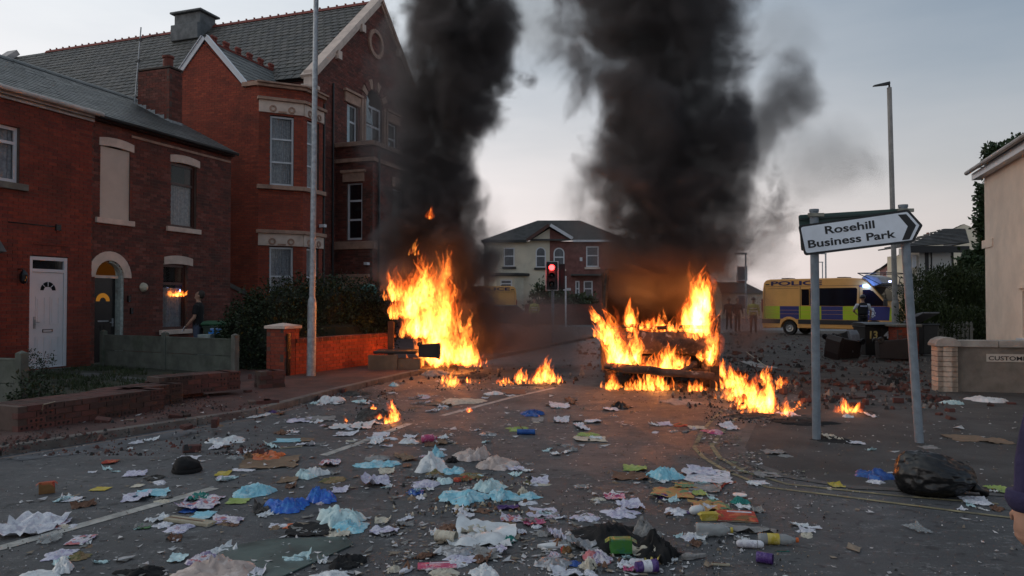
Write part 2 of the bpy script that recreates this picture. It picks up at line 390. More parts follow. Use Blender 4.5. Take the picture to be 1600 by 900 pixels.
# ------------------------------------------------------------------ ground
def ground_mat():
    m, nt, o = newmat('asphalt'); p = N(nt, 'ShaderNodeBsdfPrincipled'); pos = N(nt, 'ShaderNodeNewGeometry').outputs['Position']
    big = noise_(nt, pos, .35, 5, .6); mid = noise_(nt, pos, 1.7, 6, .65, .6); fine = noise_(nt, pos, 55, 3, .7); grit = noise_(nt, pos, 16, 4, .75)
    streak = noise_(nt, pos, 3.4, 8, .8, 0, mapping=(1.0, 2.2, 1))
    c = mixc(nt, sstep(nt, big, .35, .65), (.050,.052,.056), (.088,.090,.095))
    c = mixc(nt, sstep(nt, mid, .48, .72, 0, .5), c, (.10,.10,.098))
    c = mixc(nt, math_(nt, 'MULTIPLY', sstep(nt, streak, .51, .62), sstep(nt, noise_(nt, pos, 34, 4, .8), .46, .62)), c, (.24,.24,.24))
    v = N(nt, 'ShaderNodeTexVoronoi'); v.inputs['Scale'].default_value = 85; nt.links.new(pos, v.inputs['Vector'])
    c = mixc(nt, sstep(nt, v.outputs['Distance'], .1, .5, .5, 0), c, (.09,.09,.09))
    c = mixc(nt, sstep(nt, noise_(nt, pos, 9, 2, .5), .60, .68, 0, .7), c, (.02,.02,.022))
    # worn patches where the tarmac has been dug and relaid
    nt.links.new(c, p.inputs['Base Color']); nt.links.new(sstep(nt, mid, .4, .7, .62, .9), p.inputs['Roughness'])
    b = N(nt, 'ShaderNodeBump'); b.inputs['Strength'].default_value = .55; b.inputs['Distance'].default_value = .012
    nt.links.new(math_(nt, 'ADD', math_(nt, 'MULTIPLY', fine, .8), math_(nt, 'MULTIPLY', grit, .7)), b.inputs['Height']); nt.links.new(b.outputs[0], p.inputs['Normal'])
    nt.links.new(p.outputs[0], o.inputs[0]); return m
ASPH = ground_mat()
def sheet(name, pts, z, mat, kind='structure', label=None, parent=None):
    mb = MB(); mb.add([(p[0], p[1], z) for p in pts], [tuple(range(len(pts)))]); o = mb.build(name, mat, parent, fix=False)
    if o.data.polygons[0].normal.z < 0: o.data.flip_normals()
    return tag(o, label, kind=kind)
sheet('ground', [(-900,-60),(900,-60),(900,1500),(-900,1500)], -.006, M('far_ground', (.06,.06,.06), .9, .3, .3, 0, world=True))
sheet('road', [(-30,-8),(60,-8),(60,75),(-12,75),(-30,30)], 0, ASPH)
# left pavement: kerb line read off along the photograph
K = [gp(-260, 762), gp(0, 713), gp(200, 681), gp(400, 650), gp(520, 617), gp(590, 600), gp(640, 588)]
K2 = K[-1]+FD*30; KL = [Vector((-14, 2, 0))]+K+[K2]
PAVE = M('red_dusted_pavement', (.10,.050,.043), .95, .35, 2.2, .5, world=True, dirt=.8, dirtcol=(.05,.042,.04), bscale=40)
pv = MB()
pts = [(p.x, p.y) for p in KL]+[(-40, 50), (-40, 2)]
pv.add([(x, y, .09) for x, y in pts], [tuple(range(len(pts)))])
o = pv.build('pavement', PAVE, fix=False); o.data.flip_normals() if o.data.polygons[0].normal.z < 0 else None; tag(o, kind='structure')
# kerb: single stones
KERB = M('kerb_stone', (.16,.145,.13), .9, .3, 5, .3, world=True, dirt=.6, dirtcol=(.10,.05,.045))
kp = thing('kerb', None, None); kp['kind'] = 'structure'
for a, b in zip(KL, KL[1:]):
    n = max(1, int((b-a).length/.9)); d = (b-a)/n; t = d.normalized(); nn = Vector((-t.y, t.x, 0))
    if n > 12: n = 12
    for i in range(n):
        p = a+d*i; mb = MB(); mb.slab(Vector((0,0,0)), t, nn, UP, .006, d.length-.006, -.02, .11, -.05, .098); o = mb.build('kerb_stone', KERB, kp, bevel=.012); o.location = p
# gutter line of pale tarmac beside the kerb and yellow lines at the right-hand corner
PAINT = M('worn_white_paint', (.42,.41,.38), .8, .3, 9, .2, world=True, dirt=.6, dirtcol=(.13,.13,.13))
YPAINT = M('worn_yellow_paint', (.27,.23,.13), .85, .4, 9, .2, world=True, dirt=.9, dirtcol=(.08,.078,.07))
def strip(name, px, w_, z, mat, wpx=None):
    P = [gp(u, v) for u, v in px]; mb = MB(); n = len(P)
    for i in range(n-1):
        t0 = (P[min(i+1, n-1)]-P[max(i-1, 0)]).normalized(); t1 = (P[min(i+2, n-1)]-P[i]).normalized()
        n0 = Vector((-t0.y, t0.x, 0))*w_/2; n1 = Vector((-t1.y, t1.x, 0))*w_/2
        mb.add([(*(P[i]-n0).xy, z), (*(P[i]+n0).xy, z), (*(P[i+1]+n1).xy, z), (*(P[i+1]-n1).xy, z)], [(0,3,2,1)])
    o = mb.build(name, mat, fix=False)
    for q in o.data.polygons: pass
    return tag(o, kind='structure')
strip('lane_marking', [(-60, 872), (0, 857), (335, 763)], .11, .004, PAINT)
strip('lane_marking', [(505, 712), (560, 693), (640, 662)], .10, .004, PAINT)
strip('lane_marking', [(690, 650), (800, 621), (868, 606)], .10, .004, PAINT)
strip('gutter_line', [(-100, 735), (0, 717), (200, 685), (400, 655), (470, 636)], .05, .004, M('pale_gutter', (.22,.17,.15), .9, .3, 8, .2, world=True))
strip('yellow_line', [(1130, 640), (1098, 672), (1085, 700), (1100, 716), (1135, 737), (1200, 762), (1330, 778), (1500, 800), (1650, 818)], .05, .005, YPAINT)
strip('yellow_line', [(1160, 645), (1128, 675), (1112, 697), (1125, 716), (1165, 738), (1230, 757), (1400, 775), (1560, 788)], .05, .005, YPAINT)
strip('dropped_kerb', [(1180, 650), (1160, 690), (1155, 700), (1175, 725), (1230, 745), (1330, 762), (1600, 775)], .12, .006, M('flush_kerb', (.105,.10,.098), .9, .3, 5, .3, world=True, dirt=.6, dirtcol=(.06,.06,.06)))
strip('tarmac_patch', [(-40, 700), (60, 712), (140, 702), (300, 672)], .5, .0035, M('dusty_patch', (.115,.12,.13), .9, .4, 3, .3, world=True, dirt=.95, dirtcol=(.05,.052,.055)))
# right-hand footway: same level, browner
sheet('footway', [tuple(gp(u, v).xy) for u, v in [(1186,652),(1160,700),(1180,727),(1235,747),(1335,765),(1620,778)]]+[(9, 6.5), (16, 10), (14, 17), (6, 14)], .0045,
      M('brown_footway', (.066,.064,.063), .9, .35, 1.6, .5, world=True, dirt=.7, dirtcol=(.036,.036,.036), bscale=60))
# front garden soil and grass of the red house
GS = M('garden_soil', (.045,.045,.03), .95, .4, 3, .6, world=True, dirt=.6, dirtcol=(.03,.045,.018), bscale=25)
gA = [gp(40, 640), gp(200, 612), gp(372, 590)]
sheet('rubble_ground', [tuple(p.xy) for p in (gp(1120, 596), gp(1440, 650), gp(1700, 640), gp(1600, 520), gp(1180, 516), gp(1010, 530))], .0028, M('dirty_rubble_ground', (.052,.042,.036), .95, .5, 1.8, .6, world=True, dirt=.7, dirtcol=(.024,.021,.02), bscale=40))
sheet('garden', [tuple(fw(-6, 0, .05).xy), tuple(fw(1.2, 0, .05).xy), tuple(fw(1.25, 0, 3.9).xy), tuple(gp(372, 612).xy), tuple(gp(190, 636).xy), tuple(gp(60, 648).xy), tuple(gp(-60, 655).xy)], .104, GS)
sheet('garden_path', [tuple(p.xy) for p in (gp(100, 583, .1), gp(150, 583, .1), gp(330, 604, .1), gp(255, 606, .1))], .109, M('garden_path', (.10,.10,.095), .9, .3, 3, .4, world=True))
sheet('yard', [tuple(fw(1.3, 0, 0).xy), tuple(fw(8, 0, 0).xy), tuple(fw(8, 0, 4).xy), tuple(fw(1.35, 0, 3.8).xy)], .107, M('yard_concrete', (.09,.085,.08), .95, .3, 3, .4, world=True))
# ------------------------------------------------------------------ red house (nearest, left)
pF = Plane(FO, FD, FN)
hA = thing('terraced_house', 'red brick house with white front door, white window and pale gutter', 'house', fw(-2.5, 0, -3))
plA = Plane(FO+FN*.06, FD, FN)
holesA = [(-1.85, -.66, 4.12, 5.32), (-.40, .52, .12, 2.60)]
brick_wall(hA, plA, holes_iv(-5, 1.14, holesA), 0, 6.0, BR_A, seed=1)
pil = MB()
w_ = window(hA, plA, -1.83, -.66, 4.14, 5.32, WHITE, bars_z=(4.98,), fw_=.07, curtain=True)
stone(hA, plA, -1.95, -.50, 3.98, 4.12, -.1, .08, CONC2, 'sill')
stone(hA, plA, -1.9, -.55, 5.322, 5.44, -.1, -.004, M('brick_header', (.22,.06,.04), .9), 'lintel')
# door
mb = MB()
for a0, a1, z0, z1 in ((-.40,-.32,.12,2.60), (.44,.52,.12,2.60), (-.32,.44,2.52,2.60), (-.32,.44,2.26,2.33), (-.32,.44,.12,.17)): plA.slab(mb, a0, a1, z0, z1, -.10, -.02)
fr = sub(hA, mb, 'door_frame', WHITE, bevel=.004)
g = MB(); g.quad(plA.P(-.32, 2.33, -.07), plA.P(.44, 2.33, -.07), plA.P(.44, 2.52, -.07), plA.P(-.32, 2.52, -.07)); subsub(fr, g, 'pane', GLASSD, fix=False)
mb = MB(); plA.slab(mb, -.315, .435, .17, 2.255, -.09, -.045)
dr = sub(hA, mb, 'door', WHITE)
pm = MB()
def frame_rect(mb, pl, a0, a1, z0, z1, t, m0, m1):
    pl.slab(mb, a0, a1, z0, z0+t, m0, m1); pl.slab(mb, a0, a1, z1-t, z1, m0, m1); pl.slab(mb, a0, a0+t, z0+t, z1-t, m0, m1); pl.slab(mb, a1-t, a1, z0+t, z1-t, m0, m1)
for a0, a1, z0, z1 in ((-.23,.0,1.10,1.72), (.11,.34,1.10,1.72), (-.23,.0,.30,.84), (.11,.34,.30,.84)):
    q = MB(); frame_rect(q, plA, a0, a1, z0, z1, .022, -.045, -.033); plA.slab(q, a0+.05, a1-.05, z0+.05, z1-.05, -.046, -.036); subsub(dr, q, 'door_panel', WHITE)
q = MB(); frame_rect(q, plA, -.06, .18, .93, 1.0, .012, -.045, -.03); subsub(dr, q, 'letterbox', M('letterbox_black', (.03,.03,.03), .4))
q = MB(); n = 10
for i in range(n):
    a, b = pi*i/n, pi*(i+1)/n; c = (.06, 1.86)
    q.add([plA.P(c[0]+.10*cos(a), c[1]+.10*sin(a)*.8, -.040), plA.P(c[0]+.19*cos(a), c[1]+.19*sin(a), -.040), plA.P(c[0]+.19*cos(b), c[1]+.19*sin(b), -.040), plA.P(c[0]+.10*cos(b), c[1]+.10*sin(b)*.8, -.040)], [(0,1,2,3)])
subsub(dr, q, 'fanlight', GLASSD, fix=False)
q = MB()
for i in range(n):
    a, b = pi*i/n, pi*(i+1)/n; c = (.06, 1.86); P = plA.P
    q.add([P(c[0]+.19*cos(a), c[1]+.19*sin(a), -.03), P(c[0]+.23*cos(a), c[1]+.23*sin(a), -.03), P(c[0]+.23*cos(b), c[1]+.23*sin(b), -.03), P(c[0]+.19*cos(b), c[1]+.19*sin(b), -.03)], [(0,1,2,3)])
for k in (1, 2, 3):
    a = pi*k/4; q.slab(plA.P(.06, 1.86, -.038), (FD*cos(a)+UP*sin(a)), (FD*-sin(a)+UP*cos(a)), FN, .09, .2, -.006, .006, 0, .008)
subsub(dr, q, 'fanlight_trim', WHITE)
q = MB(); q.tube([plA.P(-.25, 1.22, -.01), plA.P(-.25, 1.10, -.01)], .012); plA.slab(q, -.275, -.225, 1.02, 1.28, -.045, -.03); q.tube([plA.P(-.25, 1.16, -.01), plA.P(-.16, 1.16, -.005)], .009); subsub(dr, q, 'handle', METAL)
mb = MB(); plA.slab(mb, -.45, .57, .05, .12, -.1, .14); sub(hA, mb, 'doorstep', CONC)
# gutter and fascia of the red house
mb = MB(); plA.slab(mb, -5, 1.14, 5.86, 6.02, .01, .05); sub(hA, mb, 'fascia', GUTTER)
mb = MB(); P = plA.P
for i in range(6): pass
mb.tube([P(-5, 6.06, .12), P(1.30, 6.06, .12)], .062, 10); sub(hA, mb, 'gutter', M('pale_gutter_pipe', (.55,.50,.47), .5, .2, 4, .05, dirt=.4, dirtcol=(.25,.2,.17)), smooth=True)
mb = MB(); mb.tube([P(-.66, 2.30, 0), P(-.66, 2.30, .12), P(-.66, 2.22, .16)], .012, 6); mb.lathe([(.001,.0),(.05,.02),(.075,.07),(.085,.2),(.05,.26),(.02,.30),(.001,.31)], P(-.66, 1.98, .16), n=10); sub(hA, mb, 'wall_lantern', BLACKP)
mb = MB(); plA.slab(mb, -.9, .28, 3.27, 3.295, 0, .012); plA.slab(mb, .18, .30, 3.20, 3.34, 0, .05); sub(hA, mb, 'cable_box', BLACKP)
mb = MB(); plA.slab(mb, -.33, .5, 2.86, 2.885, 0, .02); sub(hA, mb, 'cable_clip', BR_A)
# canopy of the ground floor bay window at the picture's left edge
mb = MB(); mb.add([P(-3, 2.62, .5), P(-1.28, 2.62, .5), P(-1.08, 2.62, .02), P(-3, 2.62, .02), P(-3, 2.96, .02), P(-1.12, 2.96, .02)], [(0,1,2,3),(0,4,5,1),(1,5,2),(2,5,4,3)]); sub(hA, mb, 'canopy', SLATE)
mb = MB(); plA.slab(mb, -3, -1.5, .1, 2.6, 0, .42); sub(hA, mb, 'bay', WHITE)
# ------------------------------------------------------------------ number 39
hB = thing('terraced_house', 'darker brick house with arched black door and one bricked-up painted window', 'house', fw(3.5, 0, -3))
plB = Plane(FO, FD, FN)
ac, ar = 1.70, .42
holesB = [(1.40, 2.28, 3.6, 5.37), (3.62, 4.56, 3.62, 5.38), (1.28, 2.12, .1, 2.22), ('arch', ac, ar, 2.2), (3.38, 4.24, .86, 2.60)]
brick_wall(hB, plB, holes_iv(1.14, 5.95, holesB), 0, 5.925, BR_B, seed=2)
# side (far) return so that the house has thickness, and back faces
mb = MB(); plB.slab(mb, 5.84, 5.95, 0, 5.925, -7, -.1); plB.slab(mb, -5, 5.84, 0, 5.925, -7, -6.9); sub(hB, mb, 'rear_wall', BR_B)
for a0, a1, zt, nm in ((1.36, 2.38, 5.37, 'a'), (3.58, 4.66, 5.37, 'b')): stone(hB, plB, a0, a1, zt, zt+.19, -.1, .02, STONE, 'lintel', bow=.06)
stone(hB, plB, 3.40, 4.42, 2.60, 2.80, -.1, .02, STONE, 'lintel', bow=.06)
mb = MB(); plB.slab(mb, 1.40, 2.28, 3.6, 5.37, -.1, -.035); sub(hB, mb, 'blocked_window', M('cream_paint', (.54,.465,.40), .8, .08, 2, .08, dirt=.25, dirtcol=(.42,.35,.29)))
for a0, a1, zb in ((1.27, 2.38, 3.50), (3.46, 4.68, 3.50)): stone(hB, plB, a0, a1, zb, zb+.13, -.1, .07, STONE, 'sill')
stone(hB, plB, 3.26, 4.36, .74, .86, -.1, .08, STONE, 'sill')
window(hB, plB, 3.62, 4.56, 3.63, 5.38, DKWOOD, bars_z=(4.82,), fw_=.075, curtain=(0, .66))
g = MB(); g.quad(plB.P(3.70, 4.88, -.08), plB.P(4.48, 4.88, -.08), plB.P(4.48, 5.24, .07), plB.P(3.70, 5.24, .07)); 
wg = window(hB, plB, 3.38, 4.24, .86, 2.62, DKWOOD, bars_z=(2.10,), fw_=.075, curtain=(0, .64), glass=glass_mat('mirror_like_glass', (.02,.02,.02), .02, .45))
# door in the arch
mb = MB(); plB.slab(mb, 1.28, 2.0, .14, 2.18, -.20, -.15); dB = sub(hB, mb, 'door', BLACKP)
q = MB(); frame_rect(q, plB, 1.36, 1.60, .35, 1.05, .015, -.15, -.14); frame_rect(q, plB, 1.68, 1.92, .35, 1.05, .015, -.15, -.14); subsub(dB, q, 'door_panel', BLACKP)
q = MB(); plB.slab(q, 1.5, 1.8, 1.12, 1.155, -.15, -.135); subsub(dB, q, 'letterbox', METAL)
q = MB(); plB.slab(q, 1.9, 1.94, 1.0, 1.2, -.15, -.13); q.tube([plB.P(1.92, 1.1, -.11), plB.P(1.82, 1.1, -.11)], .01); subsub(dB, q, 'handle', METAL)
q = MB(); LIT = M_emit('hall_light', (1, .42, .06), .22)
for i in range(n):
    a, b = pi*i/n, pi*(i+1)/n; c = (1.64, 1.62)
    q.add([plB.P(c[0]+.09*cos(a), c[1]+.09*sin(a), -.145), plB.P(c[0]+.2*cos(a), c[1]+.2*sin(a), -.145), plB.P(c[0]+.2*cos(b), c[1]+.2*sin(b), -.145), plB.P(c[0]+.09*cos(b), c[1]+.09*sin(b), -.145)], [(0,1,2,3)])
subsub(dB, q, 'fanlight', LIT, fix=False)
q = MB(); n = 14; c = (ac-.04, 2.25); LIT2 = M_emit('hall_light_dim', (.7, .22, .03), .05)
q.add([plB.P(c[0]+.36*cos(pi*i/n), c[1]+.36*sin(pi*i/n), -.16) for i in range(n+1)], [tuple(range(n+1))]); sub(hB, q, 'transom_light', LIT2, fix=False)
mb = MB(); plB.slab(mb, 1.28, 2.04, 2.18, 2.25, -.2, -.1); sub(hB, mb, 'transom', STONE)
mb = MB()
for i in range(n):
    a, b = pi*i/n, pi*(i+1)/n; P = plB.P
    for (r0, r1, m0, m1) in ((ar-.005, ar+.215, -.1, .02),):
        ring = lambda r, t, m: P(ac+r*cos(t), 2.2+r*sin(t), m)
        mb.add([ring(r0,a,m0),ring(r1,a,m0),ring(r1,b,m0),ring(r0,b,m0),ring(r0,a,m1),ring(r1,a,m1),ring(r1,b,m1),ring(r0,b,m1)], [(4,5,6,7),(1,2,6,5),(0,4,7,3),(0,1,5,4),(3,7,6,2)])
sub(hB, mb, 'arch_stone', STONE)
TEAL = M('pale_green_paint', (.36,.42,.40), .8, .3, 12, .3, dirt=.6, dirtcol=(.2,.15,.12))
mb = MB(); plB.slab(mb, 2.04, 2.12, .14, 2.22, -.2, -.012); sub(hB, mb, 'door_jamb', TEAL)
mb = MB()
for i in range(7):
    a, b = pi*.5*i/7, pi*.5*(i+1)/7; P = plB.P; ring = lambda r, t, m: P(ac+r*cos(t), 2.2+r*sin(t), m)
    r0, r1 = .36, .418; mb.add([ring(r0,a,-.2),ring(r1,a,-.2),ring(r1,b,-.2),ring(r0,b,-.2),ring(r0,a,-.02),ring(r1,a,-.02),ring(r1,b,-.02),ring(r0,b,-.02)], [(4,5,6,7),(0,4,7,3)])
sub(hB, mb, 'arch_reveal', TEAL)
mb = MB(); plB.slab(mb, 1.2, 2.2, .1, .14, -.2, .1); sub(hB, mb, 'doorstep', CONC)
mb = MB(); R_ = Matrix((FD, UP, FN)).transposed(); mb.lathe([(.001,.09),(.06,.085),(.10,.06),(.115,.02),(.12,0)], plB.P(2.72, 1.98, 0), R_, 16); sub(hB, mb, 'wall_lamp', M('cream_globe', (.55,.50,.38), .4, .1, 5, 0), smooth=True)
for s_, z_ in ((2.22, 1.60), (2.30, 1.30)):
    mb = MB(); plB.slab(mb, s_, s_+.07, z_, z_+.16, 0, .05); sub(hB, mb, 'meter_box', BLACKP)
# eaves of 39: ragged boards, black gutter
mb = MB(); plB.slab(mb, 2.3, 5.9, 5.74, 5.80, .001, .03); sub(hB, mb, 'corbel_course', SAND)
mb = MB(); plB.slab(mb, 1.16, 6.0, 5.93, 6.05, -.02, .1); sub(hB, mb, 'fascia', DKWOOD)
mb = MB(); mb.tube([plB.P(1.2, 6.02, .17), plB.P(6.05, 6.02, .17)], .05, 8); sub(hB, mb, 'gutter', DKGUT, smooth=True)
# one roof over both
rf = lambda s, t: fw(s, 6.03+(7.9-6.03)*t, .22-(3.5+.22)*t)
slates(hB, rf(1.14, 0), rf(6.02, 0), rf(6.02, 1), rf(1.14, 1), 18, 19, SLATE, seed=3)
slates(hA, rf(-5, 0), rf(1.135, 0), rf(1.135, 1), rf(-5, 1), 22, 19, SLATE, seed=4)
rb = MB(); rb.quad(rf(-5, 1), rf(6.02, 1), fw(6.02, 6.0, -7.3), fw(-5, 6.0, -7.3)); sub(hB, rb, 'rear_roof', SLATE)
rb = MB(); rb.add([fw(5.93, 5.9, 0), fw(5.93, 5.9, -7), fw(5.93, 7.85, -3.5)], [(0,1,2)]); sub(hB, rb, 'gable_end', BR_B)
for i, (s0, s1, hp) in enumerate([(-5+.45*k, -5+.45*(k+1)-.012, (hA if k < 13 else hB)) for k in range(24)]):
    mb = MB(); q = [(-.13,-.07),(-.07,0),(0,.045),(.07,0),(.13,-.07)]; mb.prism([(a, b) for a, b in q], fw(0, 7.93, -3.5), FN, UP, FD, s0, s1); sub(hp, mb, 'ridge_tile', SLATE)
# chimney stack on number 39
mlo, mhi, s0c, s1c = -2.75, -1.55, 5.12, 5.62
def chim():
    z0, z1 = 6.2, 8.55
    A_ = Plane(fw(s0c, 0, mlo), FN, -FD); B_ = Plane(fw(s0c, 0, mhi), FD, FN)
    brick_wall(hB, A_, lambda z: [(0, mhi-mlo)], z0, z1, BR_B, nind=0, seed=11); brick_wall(hB, B_, lambda z: [(0, s1c-s0c)], z0, z1, BR_B, nind=0, seed=12)
    mb = MB(); mb.slab(fw(0,0,0), FD, FN, UP, s0c+.08, s1c, mlo+.0, mhi-.08, z0, z1-.002); sub(hB, mb, 'chimney', BR_B)
    mb = MB(); mb.slab(fw(0,0,0), FD, FN, UP, s0c-.02, s1c+.03, mlo-.03, mhi+.02, z1, z1+.05); sub(hB, mb, 'chimney_cap', M('soot_stone', (.09,.07,.06), .95, .3, 6, .3))
    mb = MB(); c = fw((s0c+s1c)/2, z1+.05, mhi-.30); mb.lathe([(.17,0),(.17,.04),(.145,.06),(.14,.30),(.17,.32),(.17,.38),(.13,.38),(.12,.1)], c, n=14); sub(hB, mb, 'chimney_pot', M('terracotta', (.17,.05,.035), .85, .3, 8, .2))
    mb = MB()
    for k in range(7):
        t = k/7; m_ = mhi-(mhi-mlo)*t; z = 6.03+(7.9-6.03)*((.22-m_)/3.72)
        mb.slab(fw(0,0,0), FD, FN, UP, s0c-.014, s0c-.006, m_-.19, m_-.01, z-.02, z+.10+.05*(k % 2))
    z = 6.03+(7.9-6.03)*((.22-mhi)/3.72); mb.slab(fw(0,0,0), FD, FN, UP, s0c-.02, s1c, mhi+.006, mhi+.02, z-.05, z+.07)
    sub(hB, mb, 'lead_flashing', M('lead_flashing', (.30,.32,.33), .6, .3, 14, .2))
chim()
ae = thing('tv_aerial', 'thin tall television aerial fixed to the brick chimney stack', 'aerial', fw(s0c-.05, 7.4, mlo-.05))
mb = MB(); b = fw(s0c-.05, 7.2, mlo-.1); t = UP*2.65+FN*.25; mb.tube([b, b+t], .018, 6); sub(ae, mb, 'mast', METAL)
for k, f in enumerate((.62, .86)):
    mb = MB(); c = b+t*f; mb.tube([c-FN*.05, c+FN*1.0-FD*.2], .008, 4)
    for i in range(9):
        q = c+(FN-FD*.2)*(i*.105+.05); h = .17-.012*i; mb.tube([q-UP*h*.5-FD*h, q+UP*h*.5+FD*h], .005, 4)
    mb.slab(c, FN, FD, UP, -.02, .06, -.02, .02, -.05, .04); sub(ae, mb, 'antenna', DKGUT)
# ------------------------------------------------------------------ villa wing with canted bay
hC = thing('brick_villa', 'tall orange-red brick villa with white gable boards and two-storey bay window', 'house', fw(9, 0, -2.5))
C0 = fw(8, 0, -.63); dA = (FN+FD).normalized(); nA = (FN-FD).normalized()
plS = Plane(fw(8, 0, -.63), -FN, -FD)                      # side wall facing the camera, a runs away from the road
gab = lambda z: (0 if z < 8.75 else .63+(z-8.9)*(1.57/1.53) if z > 8.9 else .2)
gab2 = lambda z: (6.0 if z < 8.75 else 3.77-(z-8.9)*(1.57/1.53) if z > 8.9 else 3.77)
brick_wall(hC, plS, lambda z: [(gab(z), gab2(z))] if gab2(z) > gab(z) else [], 0, 10.43, BR_C, seed=5)
for sgn in (0, 1):
    mb = MB(); a0 = (.60, 8.80) if sgn == 0 else (3.80, 8.80); ap = (2.2, 10.52); d = Vector((ap[0]-a0[0], 0, ap[1]-a0[1])).normalized(); L = sqrt((ap[0]-a0[0])**2+(ap[1]-a0[1])**2)
    X = plS.S*d.x+UP*d.z; Yv = plS.N; Z = X.cross(Yv); Z = Z if Z.z > 0 else -Z
    mb.slab(plS.P(a0[0], a0[1], 0), X, Yv, Z, -.12, L, .01, .05, -.02, .13); mb.slab(plS.P(a0[0], a0[1], 0), X, Yv, Z, -.14, L, -.02, .09, .135, .16); sub(hC, mb, 'bargeboard', WHITE)
# wing roof (ridge parallel to the road) with crested ridge tiles
W0 = lambda a, z, s: FO+FD*s+FN*(-.63-a)+UP*z
slates(hC, W0(.45, 8.78, 7.95), W0(.45, 8.78, 12.5), W0(2.2, 10.5, 12.5), W0(2.2, 10.5, 7.95), 18, 9, SLATE, nind=120, seed=6)
rb = MB(); rb.quad(W0(3.95, 8.78, 7.95), W0(2.2, 10.5, 7.95), W0(2.2, 10.5, 12.5), W0(3.95, 8.78, 12.5)); sub(hC, rb, 'rear_roof', SLATE)
TERR = M('terracotta_ridge', (.22,.055,.04), .85, .35, 8, .2)
for k in range(7):
    mb = MB(); s_ = 8.1+k*.62; mb.slab(W0(2.2, 10.5, s_), FD, FN, UP, 0, .6, -.07, .07, -.05, .02)
    for j in range(3):
        mb.lathe([(.001,0),(.06,.02),(.05,.10),(.085,.16),(.05,.22),(.001,.24)], W0(2.2, 10.53, s_+.2+.085*j), n=6)
    sub(hC, mb, 'ridge_crest', TERR)
# bay: facet A (canted), facet B (front), facet C (canted back)
PA = Plane(C0, dA, nA); PB = Plane(C0+dA*1.43, FD, FN); PC = Plane(C0+dA*1.43+FD*1.15, (FD-FN).normalized(), (FN+FD).normalized())
def bay_facet(pl, W, seed, wa0, wa1, curt):
    hl = [(wa0, wa1, 5.48, 7.78), (wa0, wa1, 1.15, 3.42)]
    brick_wall(hC, pl, holes_iv(0, W, hl), 0, 8.7, BR_C, nind=100, seed=seed)
    for z0, z1, bz in ((5.48, 7.78, (6.25, 7.02)), (1.15, 3.42, (2.45,))):
        window(hC, pl, wa0, wa1, z0, z1, WHITE, bars_z=bz, fw_=.06, curtain=curt)
    for z0, z1, m1, mat, nm in ((8.70, 8.80, .12, SAND, 'cornice'), (8.80, 8.86, .2, SAND, 'cornice'), (7.86, 8.26, .05, STONE, 'frieze'), (8.26, 8.36, .14, SAND, 'cornice'), (5.32, 5.46, .12, SAND, 'sill'), (3.46, 3.86, .05, STONE, 'frieze'), (3.86, 3.98, .14, SAND, 'cornice'), (1.02, 1.14, .1, SAND, 'sill')):
        e = .0 if nm == 'frieze' else m1*.41
        o = MB(); pl.slab(o, -e, W+e, z0, z1, -.08, m1); sub(hC, o, nm, mat, bevel=.01)
    for zc in (7.98, 3.58):
        for a in (wa0+.08, wa1-.08):
            o = MB(); R_ = Matrix((pl.S, UP, pl.N)).transposed(); o.lathe([(.06,.0),(.06,.03),(.11,.03),(.12,0)], pl.P(a, zc+.02, .05), R_, 12); sub(hC, o, 'carved_boss', SAND)
        o = MB(); pl.slab(o, wa0+.25, wa1-.25, zc-.10, zc-.05, .05, .08); sub(hC, o, 'carved_band', SAND)
bay_facet(PA, 1.43, 21, .36, 1.12, True); bay_facet(PB, 1.15, 22, .22, .93, True); bay_facet(PC, 1.43, 23, .3, 1.1, True)
o = MB(); pts = [C0-FN*2, C0, C0+dA*1.43, C0+dA*1.43+FD*1.15, fw(11.2, 0, -.63), fw(11.2, 0, -2.6)]
o.add([p+UP*8.84 for p in pts], [tuple(range(6))]); sub(hC, o, 'bay_roof', SLATE)
o = MB(); plS.slab(o, -.05, .62, 8.72, 8.86, 0, .1); sub(hC, o, 'cornice', SAND)
o = MB(); o.tube([PC.P(.1, 0, .06), PC.P(.1, 8.6, .06)], .045, 8); sub(hC, o, 'drainpipe', DKGUT)
# lean-to between the two houses
lt = thing('lean_to', 'small dark lean-to roof in the gap between the two brick houses', 'outhouse', fw(7, 0, -1.5))
o = MB(); A_, B_, C_, D_ = fw(6.05, 2.55, -1), fw(7.95, 1.95, -1), fw(7.95, 1.95, -3), fw(6.05, 2.55, -3); o.add([A_, B_, C_, D_, A_-UP*.14, B_-UP*.14], [(0,1,2,3),(0,4,5,1)]); sub(lt, o, 'roof', SLATE2)
o = MB(); o.add([fw(6.05, 0, -1.05), fw(7.95, 0, -1.05), fw(7.95, 1.9, -1.05), fw(6.05, 2.45, -1.05)], [(0,1,2,3)]); sub(lt, o, 'wall', BR_B)
# ------------------------------------------------------------------ chapel
hD = thing('brick_chapel', 'big dark brick chapel with tall slate roof, stone gable and arched window', 'chapel', fw(16, 0, -8))
sL, sR, sM, zE, zR = 11.0, 20.9, 15.95, 9.95, 14.6
plD = Plane(fw(0, 0, -.63), FD, FN)
gl = lambda z: sL if z < zE else sL+(z-zE)/(zR-zE)*(sM-sL); gr = lambda z: sR if z < zE else sR-(z-zE)/(zR-zE)*(sR-sM)
holesD = [(13.35, 14.15, 7.85, 9.55), (14.75, 16.15, 7.85, 9.9), ('arch', 15.45, .7, 9.9), (16.7, 17.5, 7.85, 9.55)]
brick_wall(hD, plD, holes_iv(gl, gr, holesD), 0, zR, BR_B, nind=0, seed=31)
DARKG = GLASSD
window(hD, plD, 13.35, 14.15, 7.85, 9.55, WHITE, bars_z=(8.85,), fw_=.08, curtain=None)
w_ = window(hD, plD, 14.75, 16.15, 7.85, 9.9, WHITE, bars_z=(9.05,), bars_a=(15.45,), fw_=.09)
